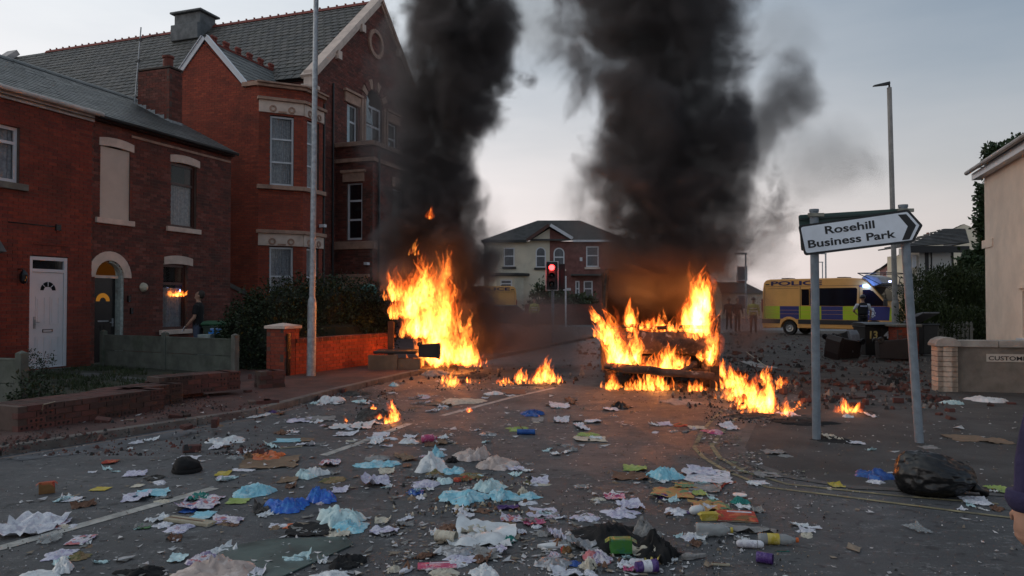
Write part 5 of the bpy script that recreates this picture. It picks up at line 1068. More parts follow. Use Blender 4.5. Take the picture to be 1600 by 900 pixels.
mb = MB(); mb.slab(Vector((0,0,0)), VX, VY, UP, X(583, 16.5), X(650, 16.5), 16.52, 17.25, .44, .50); sub(cbx, mb, 'lid', PLB, bevel=.015)
q = thing('burnt_post', 'charred timber upright standing at the left edge of the tall fire', 'post', Vector((X(611, 17.3), 17.3, 0))); mb = MB(); mb.slab(q.location, VX, VY, UP, -.07, .07, -.05, .05, 0, 1.15); sub(q, mb, 'timber', M('charred_wood', (.06,.03,.02), .9, .4, 6, .4), bevel=.01)
q = thing('skip_sheet', 'teal-green sheet on top of the hedge beside the fire smoke', 'sheet', at(575, 452, 19.5)); mb = MB(); 
P = [at(562, 449, 19.4), at(588, 446, 19.8), at(590, 458, 19.6), at(560, 460, 19.3), at(575, 443, 20.1)]; mb.add([P[3], P[2], P[1], P[0]], [(0,1,2,3)]); mb.add([P[0], P[1], P[4]], [(0,1,2)]); sub(q, mb, 'sheet', M('teal_sheet', (.04,.20,.17), .6, .2, 5, .1), fix=False)
# ------------------------------------------------------------------ police vans
VYEL = M('van_yellow', (.72,.37,.115), .35, .06, 1.5, 0, dirt=.25, dirtcol=(.45,.28,.12)); VGRN = M('van_lime', (.42,.55,.03), .35, .05, 2, 0); VBLU = M('van_blue', (.04,.045,.17), .35, .08, 2, 0); VBLK = M('van_black_trim', (.02,.02,.022), .5, .1, 5, 0); TYRE = M('tyre', (.015,.015,.015), .9, .2, 8, .2); VGL = glass_mat('van_glass', (.006,.007,.012), .08, .97); RIM = M('wheel_rim', (.3,.3,.3), .4, .1, 5, 0, metal=.7); VNAVY = M('navy_letter', (.02,.022,.10), .4)
def police_van(label, loc, rz, flip=False, crest=True, group='police vans'):
    """near side on y=0, length along +x, front at +x (or -x end if flip)"""
    t = thing('police_van', label, 'van', loc, rz, group); L = 6.4; Wd = 1.95; fx = (lambda x: L-x) if flip else (lambda x: x); V0 = Vector((0,0,0))
    prof = [(.06,.30),(0,.55),(0,1.2),(.05,2.2),(.10,2.55),(.22,2.68),(.45,2.73),(4.2,2.73),(4.75,2.68),(5.05,2.55),(5.30,2.30),(5.85,1.62),(6.18,1.30),(6.34,1.08),(6.40,.80),(6.38,.42),(6.2,.30)]
    n = 9; arch = []
    for cxa in (5.38, 1.42): arch += [(cxa+.43*cos(pi*i/n), .34+.43*sin(pi*i/n)) for i in range(n+1)]
    poly = [(fx(x), z) for x, z in prof+arch]; mb = MB(); mb.prism(poly, V0, VX, UP, VY, 0, Wd); b_ = mb.build('body', VYEL, t, bevel=.045)
    def pan(name, pts, mat, th=.006, par=None): mb = MB(); mb.prism([(fx(x), z) for x, z in pts], V0, VX, UP, VY, -th, .002); return mb.build(name, mat, par or t)
    R = lambda a, b, c, d: [(a, c), (b, c), (b, d), (a, d)]
    pan('side_window', R(2.05, 2.42, 1.44, 2.22), VGL, .008); pan('side_window', [(2.45,1.42),(4.62,1.42),(4.66,2.2),(4.6,2.26),(2.45,2.26)], VGL, .008)
    pan('cab_window', [(4.88,1.42),(5.90,1.42),(5.78,1.62),(5.36,2.08),(5.2,2.16),(4.9,2.16)], VGL, .008)
    z0, z1 = .78, 1.40
    for i, (a, b) in enumerate(((.12,.95),(.955,1.92),(1.925,3.0),(3.005,4.0),(4.005,4.78))): pan('checker_panel', R(a, b, z0, z1), VGRN if i % 2 == 0 else VBLU)
    pan('checker_panel', [(4.785,z0),(6.02,z0),(6.06,1.36),(5.9,1.40),(4.785,1.40)], VBLU); pan('checker_panel', [(6.025,z0),(6.38,z0),(6.33,1.1),(6.1,1.34),(6.065,1.36)], VGRN)
    pan('rubbing_strip', [(.02,.55),(.95,.55),(.98,.76),(.02,.76)], VBLK, .02); pan('rubbing_strip', R(1.88, 4.95, .55, .76), VBLK, .02)
    mb = MB()
    for i in range(n):
        a, b = pi*i/n, pi*(i+1)/n; c = (1.42, .34); P = lambda r, q, y: Vector((fx(c[0]+r*cos(q)), y, c[1]+r*sin(q))); mb.add([P(.43,a,-.012),P(.56,a,-.012),P(.56,b,-.012),P(.43,b,-.012)], [(0,1,2,3)])
    mb.build('wheel_arch', VYEL, t, fix=False)
    for a, b in ((1.98, 2.0), (4.74, 4.755), (.16, .175)): pan('panel_gap', R(a, b, .8, 2.35), VBLK, .008)
    for z in (1.02, 1.2): pan('side_crease', R(.15, 4.7, z, z+.012), VYEL, .010)
    pan('panel_gap', R(.2, 4.9, 2.36, 2.372), VBLK, .007); pan('panel_outline', R(.35, 1.9, 2.26, 2.272), VBLK, .007); pan('tail_light', R(-.01, .07, 1.1, 1.75), M('tail_light_red', (.25,.02,.02), .3), .012)
    pan('door_handle', R(4.82, 5.0, 1.28, 1.33), VBLK, .03); pan('marker_lamp', R(.22, .42, 2.44, 2.50), VBLK, .01)
    mb = MB(); mb.slab(V0, VX, VY, UP, *sorted((fx(5.86), fx(5.99))), -.26, -.06, 1.42, 1.72); mb.slab(V0, VX, VY, UP, *sorted((fx(5.9), fx(5.95))), -.08, .02, 1.45, 1.5); mb.build('wing_mirror', VBLK, t, bevel=.02)
    x0 = fx(.5) if not flip else fx(3.05)
    lettering_local(t, 'POLICE', (x0, -.008, 2.42), 2.55, .20, VNAVY)
    for cxa in (5.38, 1.42):
        for y in (.02, Wd-.24):
            R_ = Matrix.Rotation(-pi/2, 3, 'X').transposed(); mb = MB(); mb.lathe([(.2,0),(.33,.0),(.345,.03),(.345,.2),(.33,.22),(.05,.22)], (fx(cxa), y, .345), Matrix(((1,0,0),(0,0,1),(0,-1,0))), 18)
            w_ = mb.build('wheel', TYRE, t); mb = MB(); mb.lathe([(.001,.03),(.08,.0),(.12,.03),(.2,.01),(.21,.03)], (fx(cxa), y, .345), Matrix(((1,0,0),(0,0,1),(0,-1,0))), 14); mb.build('rim', RIM, w_)
    # windscreen, lamps, roof kit
    mb = MB(); A_ = [(5.33, 2.27), (5.84, 1.63)]; o2 = .02; mb.add([(fx(5.33)+(o2 if not flip else -o2), .12, 2.27+o2), (fx(5.84)+(o2 if not flip else -o2), .08, 1.63+o2), (fx(5.84)+(o2 if not flip else -o2), Wd-.08, 1.63+o2), (fx(5.33)+(o2 if not flip else -o2), Wd-.12, 2.27+o2)], [(0,1,2,3)]); mb.build('windscreen', VGL, t, fix=False)
    pan('headlight', [(6.1,1.02),(6.36,.86),(6.34,1.06),(6.2,1.2)], M('headlight', (.5,.5,.52), .15), .012)
    mb = MB(); mb.prism([(fx(4.78), 2.70), (fx(5.0), 2.86), (fx(5.5), 2.74), (fx(5.75), 2.45), (fx(5.3), 2.30)], V0, VX, UP, VY, .12, Wd-.12); mb.build('roof_pod', M('white_pod', (.30,.32,.35), .4), t, bevel=.04)
    e = .03; mb = MB(); x1, x2, x3 = fx(4.7), fx(5.75), fx(6.25)
    for y in (-.04, Wd+.04): mb.tube([(x1, y, 2.92), (x3, y, 2.90), (fx(6.5), y, 2.66)], e*.7, 5); mb.tube([(x1, y, 2.92), (x2, y, 2.35), (fx(6.45), y, 2.35)], e*.7, 5); mb.tube([(fx(6.5), y, 2.66), (fx(6.45), y, 2.35)], e*.7, 5)
    for z, x in ((2.92, x1), (2.90, x3), (2.66, fx(6.5)), (2.35, fx(6.45)), (2.35, x2)): mb.tube([(x, -.04, z), (x, Wd+.04, z)], e*.6, 5)
    for k in range(10): mb.tube([(fx(5.75+.07*k), -.03, 2.35-.035*k*1.2), (fx(5.8+.07*k), Wd+.03, 2.35-.035*k*1.2)], .012, 4)
    for k in range(6): mb.tube([(x2, .0+Wd*k/5, 2.35), (fx(6.42), Wd*k/5, 1.95)], .012, 4)
    mb.build('riot_grille', VBLK, t)
    mb = MB(); mb.slab(V0, VX, VY, UP, *sorted((fx(.75), fx(1.15))), .6, 1.3, 2.73, 2.80); mb.build('roof_vent', VBLK, t, bevel=.02); mb = MB(); mb.slab(V0, VX, VY, UP, *sorted((fx(3.5), fx(3.9))), .6, 1.3, 2.73, 2.79); mb.build('roof_hatch', VBLK, t, bevel=.02)
    if crest:
        mb = MB(); n = 8; c = (5.30, 1.08); pts = []
        for i in range(16): r = .20 if i % 2 == 0 else .145; pts.append((fx(c[0]+r*.85*cos(2*pi*i/16+.2)), c[1]+r*sin(2*pi*i/16+.2)))
        mb.prism(pts, V0, VX, UP, VY, -.010, -.006); mb.slab(V0, VX, VY, UP, *sorted((fx(c[0]-.08), fx(c[0]+.08))), -.012, -.006, 1.24, 1.34); mb.build('crest', M('crest_silver', (.5,.55,.6), .5), t)
        mb = MB(); mb.lathe([(.12, 0), (.09, 0)], (fx(c[0]), -.013, c[1]), Matrix(((1,0,0),(0,0,-1),(0,1,0))), 14); mb.build('crest_ring', VNAVY, t, fix=False)
        mb = MB(); mb.box((fx(5.02), -.02, 2.33), (.22, .06, .10)); mb.build('blue_lamp', M_emit('blue_light', (.12, .35, 1), 16), t, bevel=.02); mb = MB(); mb.box((fx(6.0), .2, 2.52), (.10, .10, .07)); mb.build('blue_lamp', M_emit('blue_light_2', (.5, .55, 1), 6), t, bevel=.02)
        mb = MB(); mb.slab(V0, VX, VY, UP, *sorted((fx(4.75), fx(4.92))), -.03, .02, 2.30, 2.37); mb.build('lamp_housing', VBLU, t)
        ld = bpy.data.lights.new('blue_beacon', 'POINT'); ld.energy = 14; ld.color = (.12, .3, 1); ld.shadow_soft_size = .06; lo = bpy.data.objects.new('blue_beacon', ld); link(lo, t); lo.location = (fx(5.1), -.22, 2.33)
    return t
def lettering_local(t, txt, O, width, h, mat, name='lettering'):
    l_, r_ = t.location.copy(), t.rotation_euler.copy(); t.location = (0, 0, 0); o = lettering(t, txt, Vector(O), VX, UP, VY, h, mat, width=width, bold=.03, name=name); t.location = l_; return o
vr = Vector((12.55, 37.0, 0)); vf = Vector((16.95, 32.45, 0)); dd = vf-vr
police_van('yellow police van with blue and lime checks, blue light on, behind the black bins', vr, atan2(dd.y, dd.x))
police_van('yellow police van mostly hidden by smoke in front of the cream house', Vector((at(808, 480, 51).x-6.4, 51.6, 0)), 0, flip=True, crest=False)
dcar = thing('parked_car', 'dark car behind the smoke, below the far police van', 'car', Vector((at(790, 480, 47).x, 47, 0)))
mb = MB(); mb.prism([(-2,.25),(-2.05,.7),(-1.5,.9),(-.9,1.4),(.7,1.42),(1.3,.95),(2,.8),(2.05,.25)], dcar.location, VX, UP, VY, -.8, .8); sub(dcar, mb, 'body', VBLK, bevel=.08)
mb = MB(); mb.prism([(-1.35,.92),(-.85,1.33),(.62,1.35),(1.1,.95)], dcar.location, VX, UP, VY, -.81, -.79); sub(dcar, mb, 'side_window', VGL)
for x in (-1.3, 1.3): mb = MB(); mb.lathe([(.1,0),(.3,0),(.32,.04),(.32,.18)], dcar.location+Vector((x, -.82, .32)), Matrix(((1,0,0),(0,0,1),(0,-1,0))), 14); sub(dcar, mb, 'wheel', TYRE)
# ------------------------------------------------------------------ burning van
def char_mat(name, c1, c2, c3):
    m, nt, o = newmat(name); p = N(nt, 'ShaderNodeBsdfPrincipled'); g = N(nt, 'ShaderNodeTexCoord').outputs['Object']
    c = mixc(nt, sstep(nt, noise_(nt, g, 2.2, 6, .65), .42, .6), c1, c2); c = mixc(nt, sstep(nt, noise_(nt, g, 5.5, 6, .7, .4), .55, .66), c, c3); nt.links.new(c, p.inputs['Base Color']); p.inputs['Roughness'].default_value = .9
    b = N(nt, 'ShaderNodeBump'); b.inputs['Strength'].default_value = .7; b.inputs['Distance'].default_value = .03; nt.links.new(noise_(nt, g, 9, 6, .7), b.inputs['Height']); nt.links.new(b.outputs[0], p.inputs['Normal']); nt.links.new(p.outputs[0], o.inputs[0]); return m
CHAR = char_mat('burnt_steel', (.018,.014,.012), (.06,.035,.025), (.16,.12,.10)); CHAR2 = char_mat('scorched_ash', (.03,.022,.02), (.10,.06,.045), (.26,.22,.20))
bv = thing('burning_van', 'burnt-out van with its front torn open, standing in flames in the road', 'van', Vector((at(1030, 610, 13.5).x, 13.5, 0)), 0)
bv.rotation_euler = (0, 0, radians(-7)); V0 = Vector((0,0,0))
def crumple(o, amp, sc, seed, sub_=2):
    bm = bmesh.new(); bm.from_mesh(o.data)
    if sub_: bmesh.ops.subdivide_edges(bm, edges=bm.edges[:], cuts=sub_, use_grid_fill=True)
    for v in bm.verts:
        q = v.co.copy(); v.co += Vector((fbm(q, sc, 3, seed), fbm(q, sc, 3, seed+5), fbm(q, sc, 3, seed+9)))*amp
    bm.to_mesh(o.data); bm.free(); return o
def bpart(name, shapes, mat, amp=.03, sc=2.5, sub_=3, seed=1, bevel=0):
    mb = MB()
    for s_ in shapes: mb.slab(V0, VX, VY, UP, *s_)
    o = mb.build(name, mat, bv, bevel=bevel); return crumple(o, amp, sc, seed, sub_)
hw = 1.0
bpart('roof', [(-hw+.02, hw-.02, .6, 5.0, 2.22, 2.27)], CHAR, .05, 1.5, 6, 2)
for s_ in (-1, 1):
    x0, x1 = (s_*hw-.03, s_*hw+.03); bpart('side_panel', [(x0, x1, 1.5, 5.0, .35, 2.22)], CHAR, .05, 1.5, 5, 3+s_)
    bpart('lower_sill', [(x0, x1, .1, 1.5, .3, .55)], CHAR, .03, 2, 3, 5+s_)
    mb = MB(); mb.tube([(s_*hw, -.05, 1.12), (s_*(hw-.03), .25, 1.75), (s_*(hw-.08), .55, 2.22)], [.05, .045, .05], 6); mb.build('windscreen_pillar', CHAR, bv)
    mb = MB(); mb.tube([(s_*hw, 1.45, .4), (s_*hw, 1.45, 2.2)], .045, 6); mb.build('door_pillar', CHAR, bv)
    for y in (.35, 3.9):
        mb = MB(); mb.lathe([(.12,-.1),(.28,-.1),(.30,-.05),(.30,.05),(.28,.1),(.12,.1)], (s_*(hw-.12), y, .30), Matrix.Rotation(pi/2, 3, 'Y'), 16); crumple(mb.build('wheel', CHAR, bv), .02, 4, 7, 0)
bpart('corner_post', [(hw-.10, hw+.06, -.15, .02, .05, 1.35)], CHAR, .03, 2, 5, 8); bpart('corner_post', [(-hw-.03, -hw+.08, -.12, .02, .35, 1.1)], CHAR, .03, 2, 5, 9)
mb = MB(); n = 16
for i in range(n):
    for j in range(6):
        pass
P = lambda a, b: Vector((-.80+1.72*a, -.18-.10*sin(pi*b)+.12*b, 1.10-.04*a-(.52-.10*sin(pi*a*1.0)-.22*(a-.5)*0)*b))
for i in range(n):
    for j in range(6): mb.quad(P(i/n, j/6), P((i+1)/n, j/6), P((i+1)/n, (j+1)/6), P(i/n, (j+1)/6))
o = mb.build('bonnet', CHAR2, bv, smooth=True); crumple(o, .07, 2.6, 11, 1); so = o.modifiers.new('thick', 'SOLIDIFY'); so.thickness = .02
bpart('dashboard', [(-.9, .9, .35, .6, .95, 1.12)], CHAR, .06, 2.5, 6, 14); bpart('rear_doors', [(-.95, .95, 4.95, 5.0, .4, 2.2)], CHAR, .03, 2, 4, 15); bpart('floor_pan', [(-.95, .95, .1, 4.95, .3, .36)], CHAR, .03, 2, 4, 16)
mb = MB(); mb.tube([(-.98, -.42, .47), (-.6, -.45, .42), (0, -.47, .37), (.5, -.47, .33), (.92, -.42, .29)], [.055, .075, .07, .07, .055], 8); crumple(mb.build('bumper_beam', CHAR2, bv, smooth=True), .035, 3, 17, 2)
mb = MB(); mb.tube([(-.38, -.40, .40), (-.50, -.36, .58), (-.60, -.26, .85)], [.05, .045, .03], 7); crumple(mb.build('bumper_strut', CHAR2, bv, smooth=True), .03, 3, 18, 1)
mb = MB(); mb.tube([(.35, -.42, .35), (.52, -.38, .45), (.62, -.30, .55)], [.05, .045, .04], 7); crumple(mb.build('bumper_strut', CHAR2, bv, smooth=True), .03, 3, 19, 1)
for x in (-.28, .1): mb = MB(); mb.tube([(x, -.40, .36), (x+.02, -.38, .12)], .014, 5); mb.build('hanging_wire', CHAR, bv)
bpart('radiator', [(-.55, .55, -.02, .08, .35, .62)], CHAR, .05, 3, 5, 20)
mb = MB(); mb.tube([(-.95, -.1, 1.12), (-.5, -.12, 1.16), (0, -.13, 1.13), (.5, -.12, 1.16), (.98, -.1, 1.14)], .035, 6); crumple(mb.build('windscreen_rail', CHAR, bv), .03, 3, 21, 1)
# ------------------------------------------------------------------ people
def loft(mb, rings, n=14, mi=0):
    """rings: (centre, rx, ry[, tilt])"""
    b = len(mb.v)
    for r in rings:
        c = Vector(r[0]); T = r[3] if len(r) > 3 else None
        for k in range(n):
            q = 2*pi*k/n; p = Vector((cos(q)*r[1], sin(q)*r[2], 0)); p = T@p if T is not None else p; mb.v.append(tuple(c+p))
    L = len(rings)
    for i in range(L-1):
        for k in range(n): mb.f.append((b+i*n+k, b+i*n+(k+1) % n, b+(i+1)*n+(k+1) % n, b+(i+1)*n+k)); mb.mi.append(mi); mb.a.append(0)
    mb.f.append(tuple(b+k for k in reversed(range(n)))); mb.f.append(tuple(b+(L-1)*n+k for k in range(n))); mb.mi += [mi, mi]; mb.a += [0, 0]
def ell(mb, c, r, mi=0, T=None):
    rg = []
    for i in range(9):
        a = -pi/2+pi*(i+.001)/8; k = max(.03, cos(a)); p = Vector((0, 0, sin(a)*r[2])); p = T@p if T is not None else p; rg.append((Vector(c)+p, k*r[0], k*r[1])+((T,) if T is not None else ()))
    loft(mb, rg, 12, mi)
def person(label, loc, rz, mats, arms, legs=None, headT=None, h=1.75, voxel=.014, vest=None, helmet=None, hair=None, sleeve='short', extra=None, group=None, fingers=None):
    """mats: skin, top, trousers, shoes, sleeve ; arms: [(elbow, wrist)] for the left (-x) and right (+x) arm, in body metres, facing +y"""
    t = thing('person', label, 'person', loc, rz, group); k = h/1.75; t.scale = (k, k, k); mb = MB()
    SK, TP, TR, SH, SL = range(5)
    legs = legs or [((-.10, .0, .50), (-.11, -.02, .09)), ((.10, .02, .50), (.12, .02, .09))]
    loft(mb, [((0, 0, .86), .155, .115), ((0, 0, .93), .175, .125), ((0, .0, 1.0), .165, .12)], mi=TR)
    loft(mb, [((0, 0, .90), .18, .13), ((0, 0, 1.0), .168, .125), ((0, .0, 1.12), .165, .12), ((0, .01, 1.27), .19, .13), ((0, .0, 1.38), .205, .115), ((0, -.01, 1.44), .15, .085), ((0, -.01, 1.48), .075, .065)], mi=TP)
    mb.tube([(0, -.01, 1.44), (0, .0, 1.50), (0, .01, 1.56)], [.065, .055, .055], 10, SK)
    H = headT or Matrix.Identity(3); hc = Vector((0, .01, 1.56)); hp = lambda x, y, z: hc+H@Vector((x, y, z))
    ell(mb, hp(0, .0, .105), (.076, .095, .115), SK, H); ell(mb, hp(0, .035, .035), (.052, .058, .06), SK, H)           # skull, jaw
    mb.tube([hp(0, .085, .115), hp(0, .112, .08), hp(0, .095, .068)], [.008, .016, .012], 6, SK)                           # nose
    for s_ in (-1, 1): ell(mb, hp(s_*.079, -.005, .09), (.012, .022, .034), SK, H); ell(mb, hp(s_*.03, .085, .128), (.022, .012, .01), SK, H)   # ears, brows
    ell(mb, hp(0, .088, .04), (.026, .012, .010), SK, H); ell(mb, hp(0, .08, .0), (.022, .02, .018), SK, H)               # mouth, chin
    hands = []
    for i, (E, W_) in enumerate(arms):
        s_ = -1 if i == 0 else 1; S = Vector((s_*.205, -.01, 1.395)); E = Vector(E); W_ = Vector(W_); d = (E-S); f = (W_-E)
        mb.tube([S-Vector((s_*.05, 0, 0)), S, S+d*.5, S+d*(.72 if sleeve == 'short' else 1.0)], [.055, .072, .062, .060 if sleeve == 'short' else .05], 10, SL)
        if sleeve == 'short': mb.tube([S+d*.4, S+d*.8, E, E+f*.35, E+f*.75, W_], [.046, .043, .042, .042, .032, .027], 10, SK)
        else: mb.tube([E-d*.05, E+f*.35, E+f*.8, W_-f*.03], [.052, .052, .042, .038], 10, SL); mb.tube([E+f*.7, W_], [.03, .027], 8, SK)
        fd = f.normalized(); side = fd.cross(Vector((0, 0, 1))) if abs(fd.z) < .9 else Vector((0, 1, 0)); side = (side-fd*side.dot(fd)).normalized(); palmn = fd.cross(side)*(-s_)
        c = W_+fd*.045; R_ = Matrix((side, palmn, fd)).transposed(); ell(mb, c, (.040, .017, .052), SK, R_)
        for q in range(4):
            o0 = W_+fd*.07+side*(.029-.019*q); ln = (.036, .041, .038, .030)[q]; p1 = o0+fd*ln+palmn*.006; p2 = p1+(fd*.8+palmn*.6).normalized()*ln*.75; p3 = p2+(fd*.35+palmn*.95).normalized()*ln*.6
            mb.tube([o0-fd*.02, o0, p1, p2, p3], [.009, .0095, .009, .0082, .006], 7, SK)
        o0 = W_+fd*.025+side*.036; p1 = o0+(fd*.6+side*.75+palmn*.3).normalized()*.035; p2 = p1+(fd*.9+side*.2+palmn*.4).normalized()*.03; mb.tube([W_+fd*.02+side*.015, o0, p1, p2], [.013, .013, .011, .008], 7, SK)
        hands.append((W_, fd, side, palmn))
    for i, (Kn, An) in enumerate(legs):
        s_ = -1 if i == 0 else 1; Hp = Vector((s_*.095, 0, .90)); Kn, An = Vector(Kn), Vector(An)
        mb.tube([Hp+UP*.03, Hp-UP*.05, Hp.lerp(Kn, .5), Kn, Kn.lerp(An, .35), Kn.lerp(An, .8), An-UP*.01], [.085, .092, .08, .062, .062, .05, .052], 12, TR)
        mb.tube([An+Vector((0, -.05, -.045)), An+Vector((0, .03, -.04)), An+Vector((s_*.01, .12, -.055)), An+Vector((s_*.015, .19, -.06))], [.038, .045, .036, .022], 10, SH)
    me = mb.mesh('body', mats)
    # one continuous surface: voxel remesh, then every face takes the material of the nearest shape
    from mathutils.bvhtree import BVHTree
    bvh = BVHTree.FromPolygons([Vector(v) for v in mb.v], mb.f)
    o = bpy.data.objects.new('body', me); link(o, t); rm = o.modifiers.new('r', 'REMESH'); rm.mode = 'VOXEL'; rm.voxel_size = voxel; sm = o.modifiers.new('s', 'SMOOTH'); sm.iterations = 2; sm.factor = .5
    bpy.context.view_layer.update(); m2 = bpy.data.meshes.new_from_object(o.evaluated_get(bpy.context.evaluated_depsgraph_get())); o.modifiers.clear(); m2.materials.clear()
    for m in mats: m2.materials.append(m)
    idx = []
    for p in m2.polygons:
        _, _, fi, _ = bvh.find_nearest(p.center); idx.append(mb.mi[fi] if fi is not None else 0)
    m2.polygons.foreach_set('material_index', idx); m2.polygons.foreach_set('use_smooth', [True]*len(idx)); m2.name = 'body'; o.data = m2
    for s_ in (-1, 1):
        e = MB(); e.lathe([(.001, .009), (.006, .007), (.009, 0)], tuple(hp(s_*.03, .094, .108)), H@Matrix(((1,0,0),(0,0,1),(0,-1,0))), 8); e.build('eye', M('eye', (.25,.22,.2), .2), t)
    if hair:
        e = MB(); T = H; ell(e, hp(0, -.018, .125), (.086, .098, .108), 0, T); ob = e.build('hair', hair, t, smooth=True); bm = bmesh.new(); bm.from_mesh(ob.data)
        Hi = H.inverted(); dl = [v for v in bm.verts if (Hi@(v.co-hc)).y > .055 and (Hi@(v.co-hc)).z < .165 or (Hi@(v.co-hc)).z < .045]; bmesh.ops.delete(bm, geom=dl, context='VERTS'); bm.to_mesh(ob.data); bm.free()
    if helmet:
        e = MB(); loft(e, [(hp(0, -.01, .09), .102, .125, H), (hp(0, -.01, .14), .106, .13, H), (hp(0, -.01, .19), .098, .12, H), (hp(0, -.01, .225), .07, .09, H), (hp(0, -.01, .245), .02, .03, H)], 16); e.build('helmet', helmet, t, smooth=True)
        e = MB(); e.slab(hp(0, 0, 0), H@VX, H@VY, H@UP, -.085, .085, .07, .15, .10, .115); e.build('visor', helmet, t, bevel=.006)
    if vest:
        e = MB(); loft(e, [((0, 0, 1.0), .185, .145), ((0, 0, 1.12), .18, .14), ((0, .01, 1.27), .2, .15), ((0, 0, 1.38), .17, .13), ((0, 0, 1.44), .10, .08)], 16); e.build('vest', vest, t, smooth=True)
    return t, hands
SKIN = M('skin', (.42,.24,.17), .6, .12, 12, .05, sub=.1); BLKC = M('black_cloth', (.012,.012,.014), .9, .2, 9, .2); JEAN = M('blue_jeans', (.07,.09,.14), .9, .25, 9, .2); SHOE = M('black_shoe', (.015,.014,.014), .5, .1, 5, 0); WSH = M('white_shirt', (.55,.56,.60), .85, .08, 6, .1); HIV = M('hi_vis_yellow', (.42,.47,.10), .7, .15, 5, .1); HAIRM = M('dark_hair', (.03,.022,.018), .7, .3, 20, .3); PURP = M('purple_sweatshirt', (.03,.024,.07), .95, .25, 7, .3); GREYT = M('dark_grey_trousers', (.035,.035,.04), .9, .2, 7, .1)
Yman = 17.9
t, hd = person('man in black T-shirt and jeans looking up, beside the ground floor window', Vector((X(310, Yman), Yman, .10)), radians(96), [SKIN, BLKC, JEAN, SHOE, BLKC], [((-.24, .02, 1.12), (-.21, .20, .93)), ((.24, -.02, 1.12), (.22, .10, .90))], headT=Matrix.Rotation(radians(24), 3, 'X'), hair=HAIRM, h=1.76)
ph = MB(); ph.box((-.21, .27, .86), (.075, .012, .145), rot=Matrix.Rotation(.5, 3, 'X')); o = ph.build('phone', M('phone_white', (.7,.72,.78), .3), None, bevel=.004); o.location = (0, 0, 0); o.matrix_world = Matrix.Translation(t.location)@Matrix.Rotation(radians(96), 4, 'Z'); tag(o, 'small pale phone held low by the man in the black T-shirt', 'phone')
Yof = 30.5
t, hd = person('police officer in black helmet, vest and white shirt sleeves, seen from behind before the van', Vector((X(1348, Yof), Yof, 0)), radians(-12), [SKIN, BLKC, BLKC, SHOE, WSH], [((-.33, .04, 1.16), (-.22, .20, 1.08)), ((.30, .02, 1.14), (.30, .14, .92))], h=1.86, voxel=.02, vest=BLKC, helmet=M('black_helmet', (.015,.015,.018), .3))
lt_ = MB(); lt_.slab(Vector((0,0,0)), VX, VY, UP, -.13, .13, -.158, -.150, 1.32, 1.38); lt_.build('back_patch', M('patch_blue', (.25,.30,.5), .6), t)
q = lettering_local(t, 'POLICE', (0,0,0), .22, .04, WNUM); 
for v in q.data.vertices: v.co = Vector((v.co.x-.11, -.162, v.co.z+1.335))
bt = MB(); loft(bt, [((0, 0, .96), .185, .14), ((0, 0, 1.01), .182, .138)], 16); bt.build('belt', BLACKP, t)
for (lb, u, Y, rz, mats, kw) in (('officer in yellow hi-vis jacket standing at the rear of the police van', 1177, 37.5, 2.8, [SKIN, HIV, BLKC, SHOE, HIV], dict(vest=None, helmet=M('black_helmet', (.015,.015,.018), .3))),
    ('dark-clothed figure left of the hi-vis officer, blurred by smoke', 1152, 40, 3.4, [SKIN, BLKC, BLKC, SHOE, BLKC], dict(hair=HAIRM)), ('second dark-clothed figure nearer the burning van smoke', 1139, 43, 2.6, [SKIN, GREYT, BLKC, SHOE, GREYT], dict(helmet=M('black_helmet', (.015,.015,.018), .3))),
    ('officer in yellow hi-vis vest walking beyond the junction, under the traffic light', 835, 44, 2.9, [SKIN, HIV, BLKC, SHOE, HIV], dict(hair=HAIRM))):
    t, hd = person(lb, Vector((X(u, Y), Y, 0)), rz, mats, [((-.27, .03, 1.13), (-.27, .12, .9)), ((.27, .0, 1.13), (.25, .15, .92))], h=1.8, voxel=.026, sleeve='long', **kw)
    if mats[1] is HIV:
        e = MB(); loft(e, [((0, 0, 1.08), .185, .14), ((0, 0, 1.13), .185, .14)], 14); e.build('reflective_band', WNUM, t); e = MB(); loft(e, [((0, 0, 1.22), .2, .148), ((0, 0, 1.26), .203, .148)], 14); e.build('reflective_band', WNUM, t)
# onlooker at the right edge: only a sleeve and part of the hand are in the picture
Yr_ = 2.62; hx = at(1597, 842, Yr_)
t, hd = person('person in purple sweatshirt at the right edge, arm hanging down, mostly out of frame', Vector((hx.x+.335, Yr_+.0, 0)), radians(8), [SKIN, PURP, GREYT, SHOE, PURP], [((-.285, .03, 1.10), (-.29, .07, .845)), ((.27, .0, 1.10), (.26, .08, .85))], h=1.78, voxel=.007, sleeve='long', hair=HAIRM)
cf = MB(); c = Vector((-.29, .062, .88)); loft(cf, [(c+UP*.03, .062, .062), (c+UP*.0, .068, .066), (c-UP*.025, .058, .055), (c-UP*.04, .044, .042)], 16); cf.build('cuff', PURP, t, smooth=True)
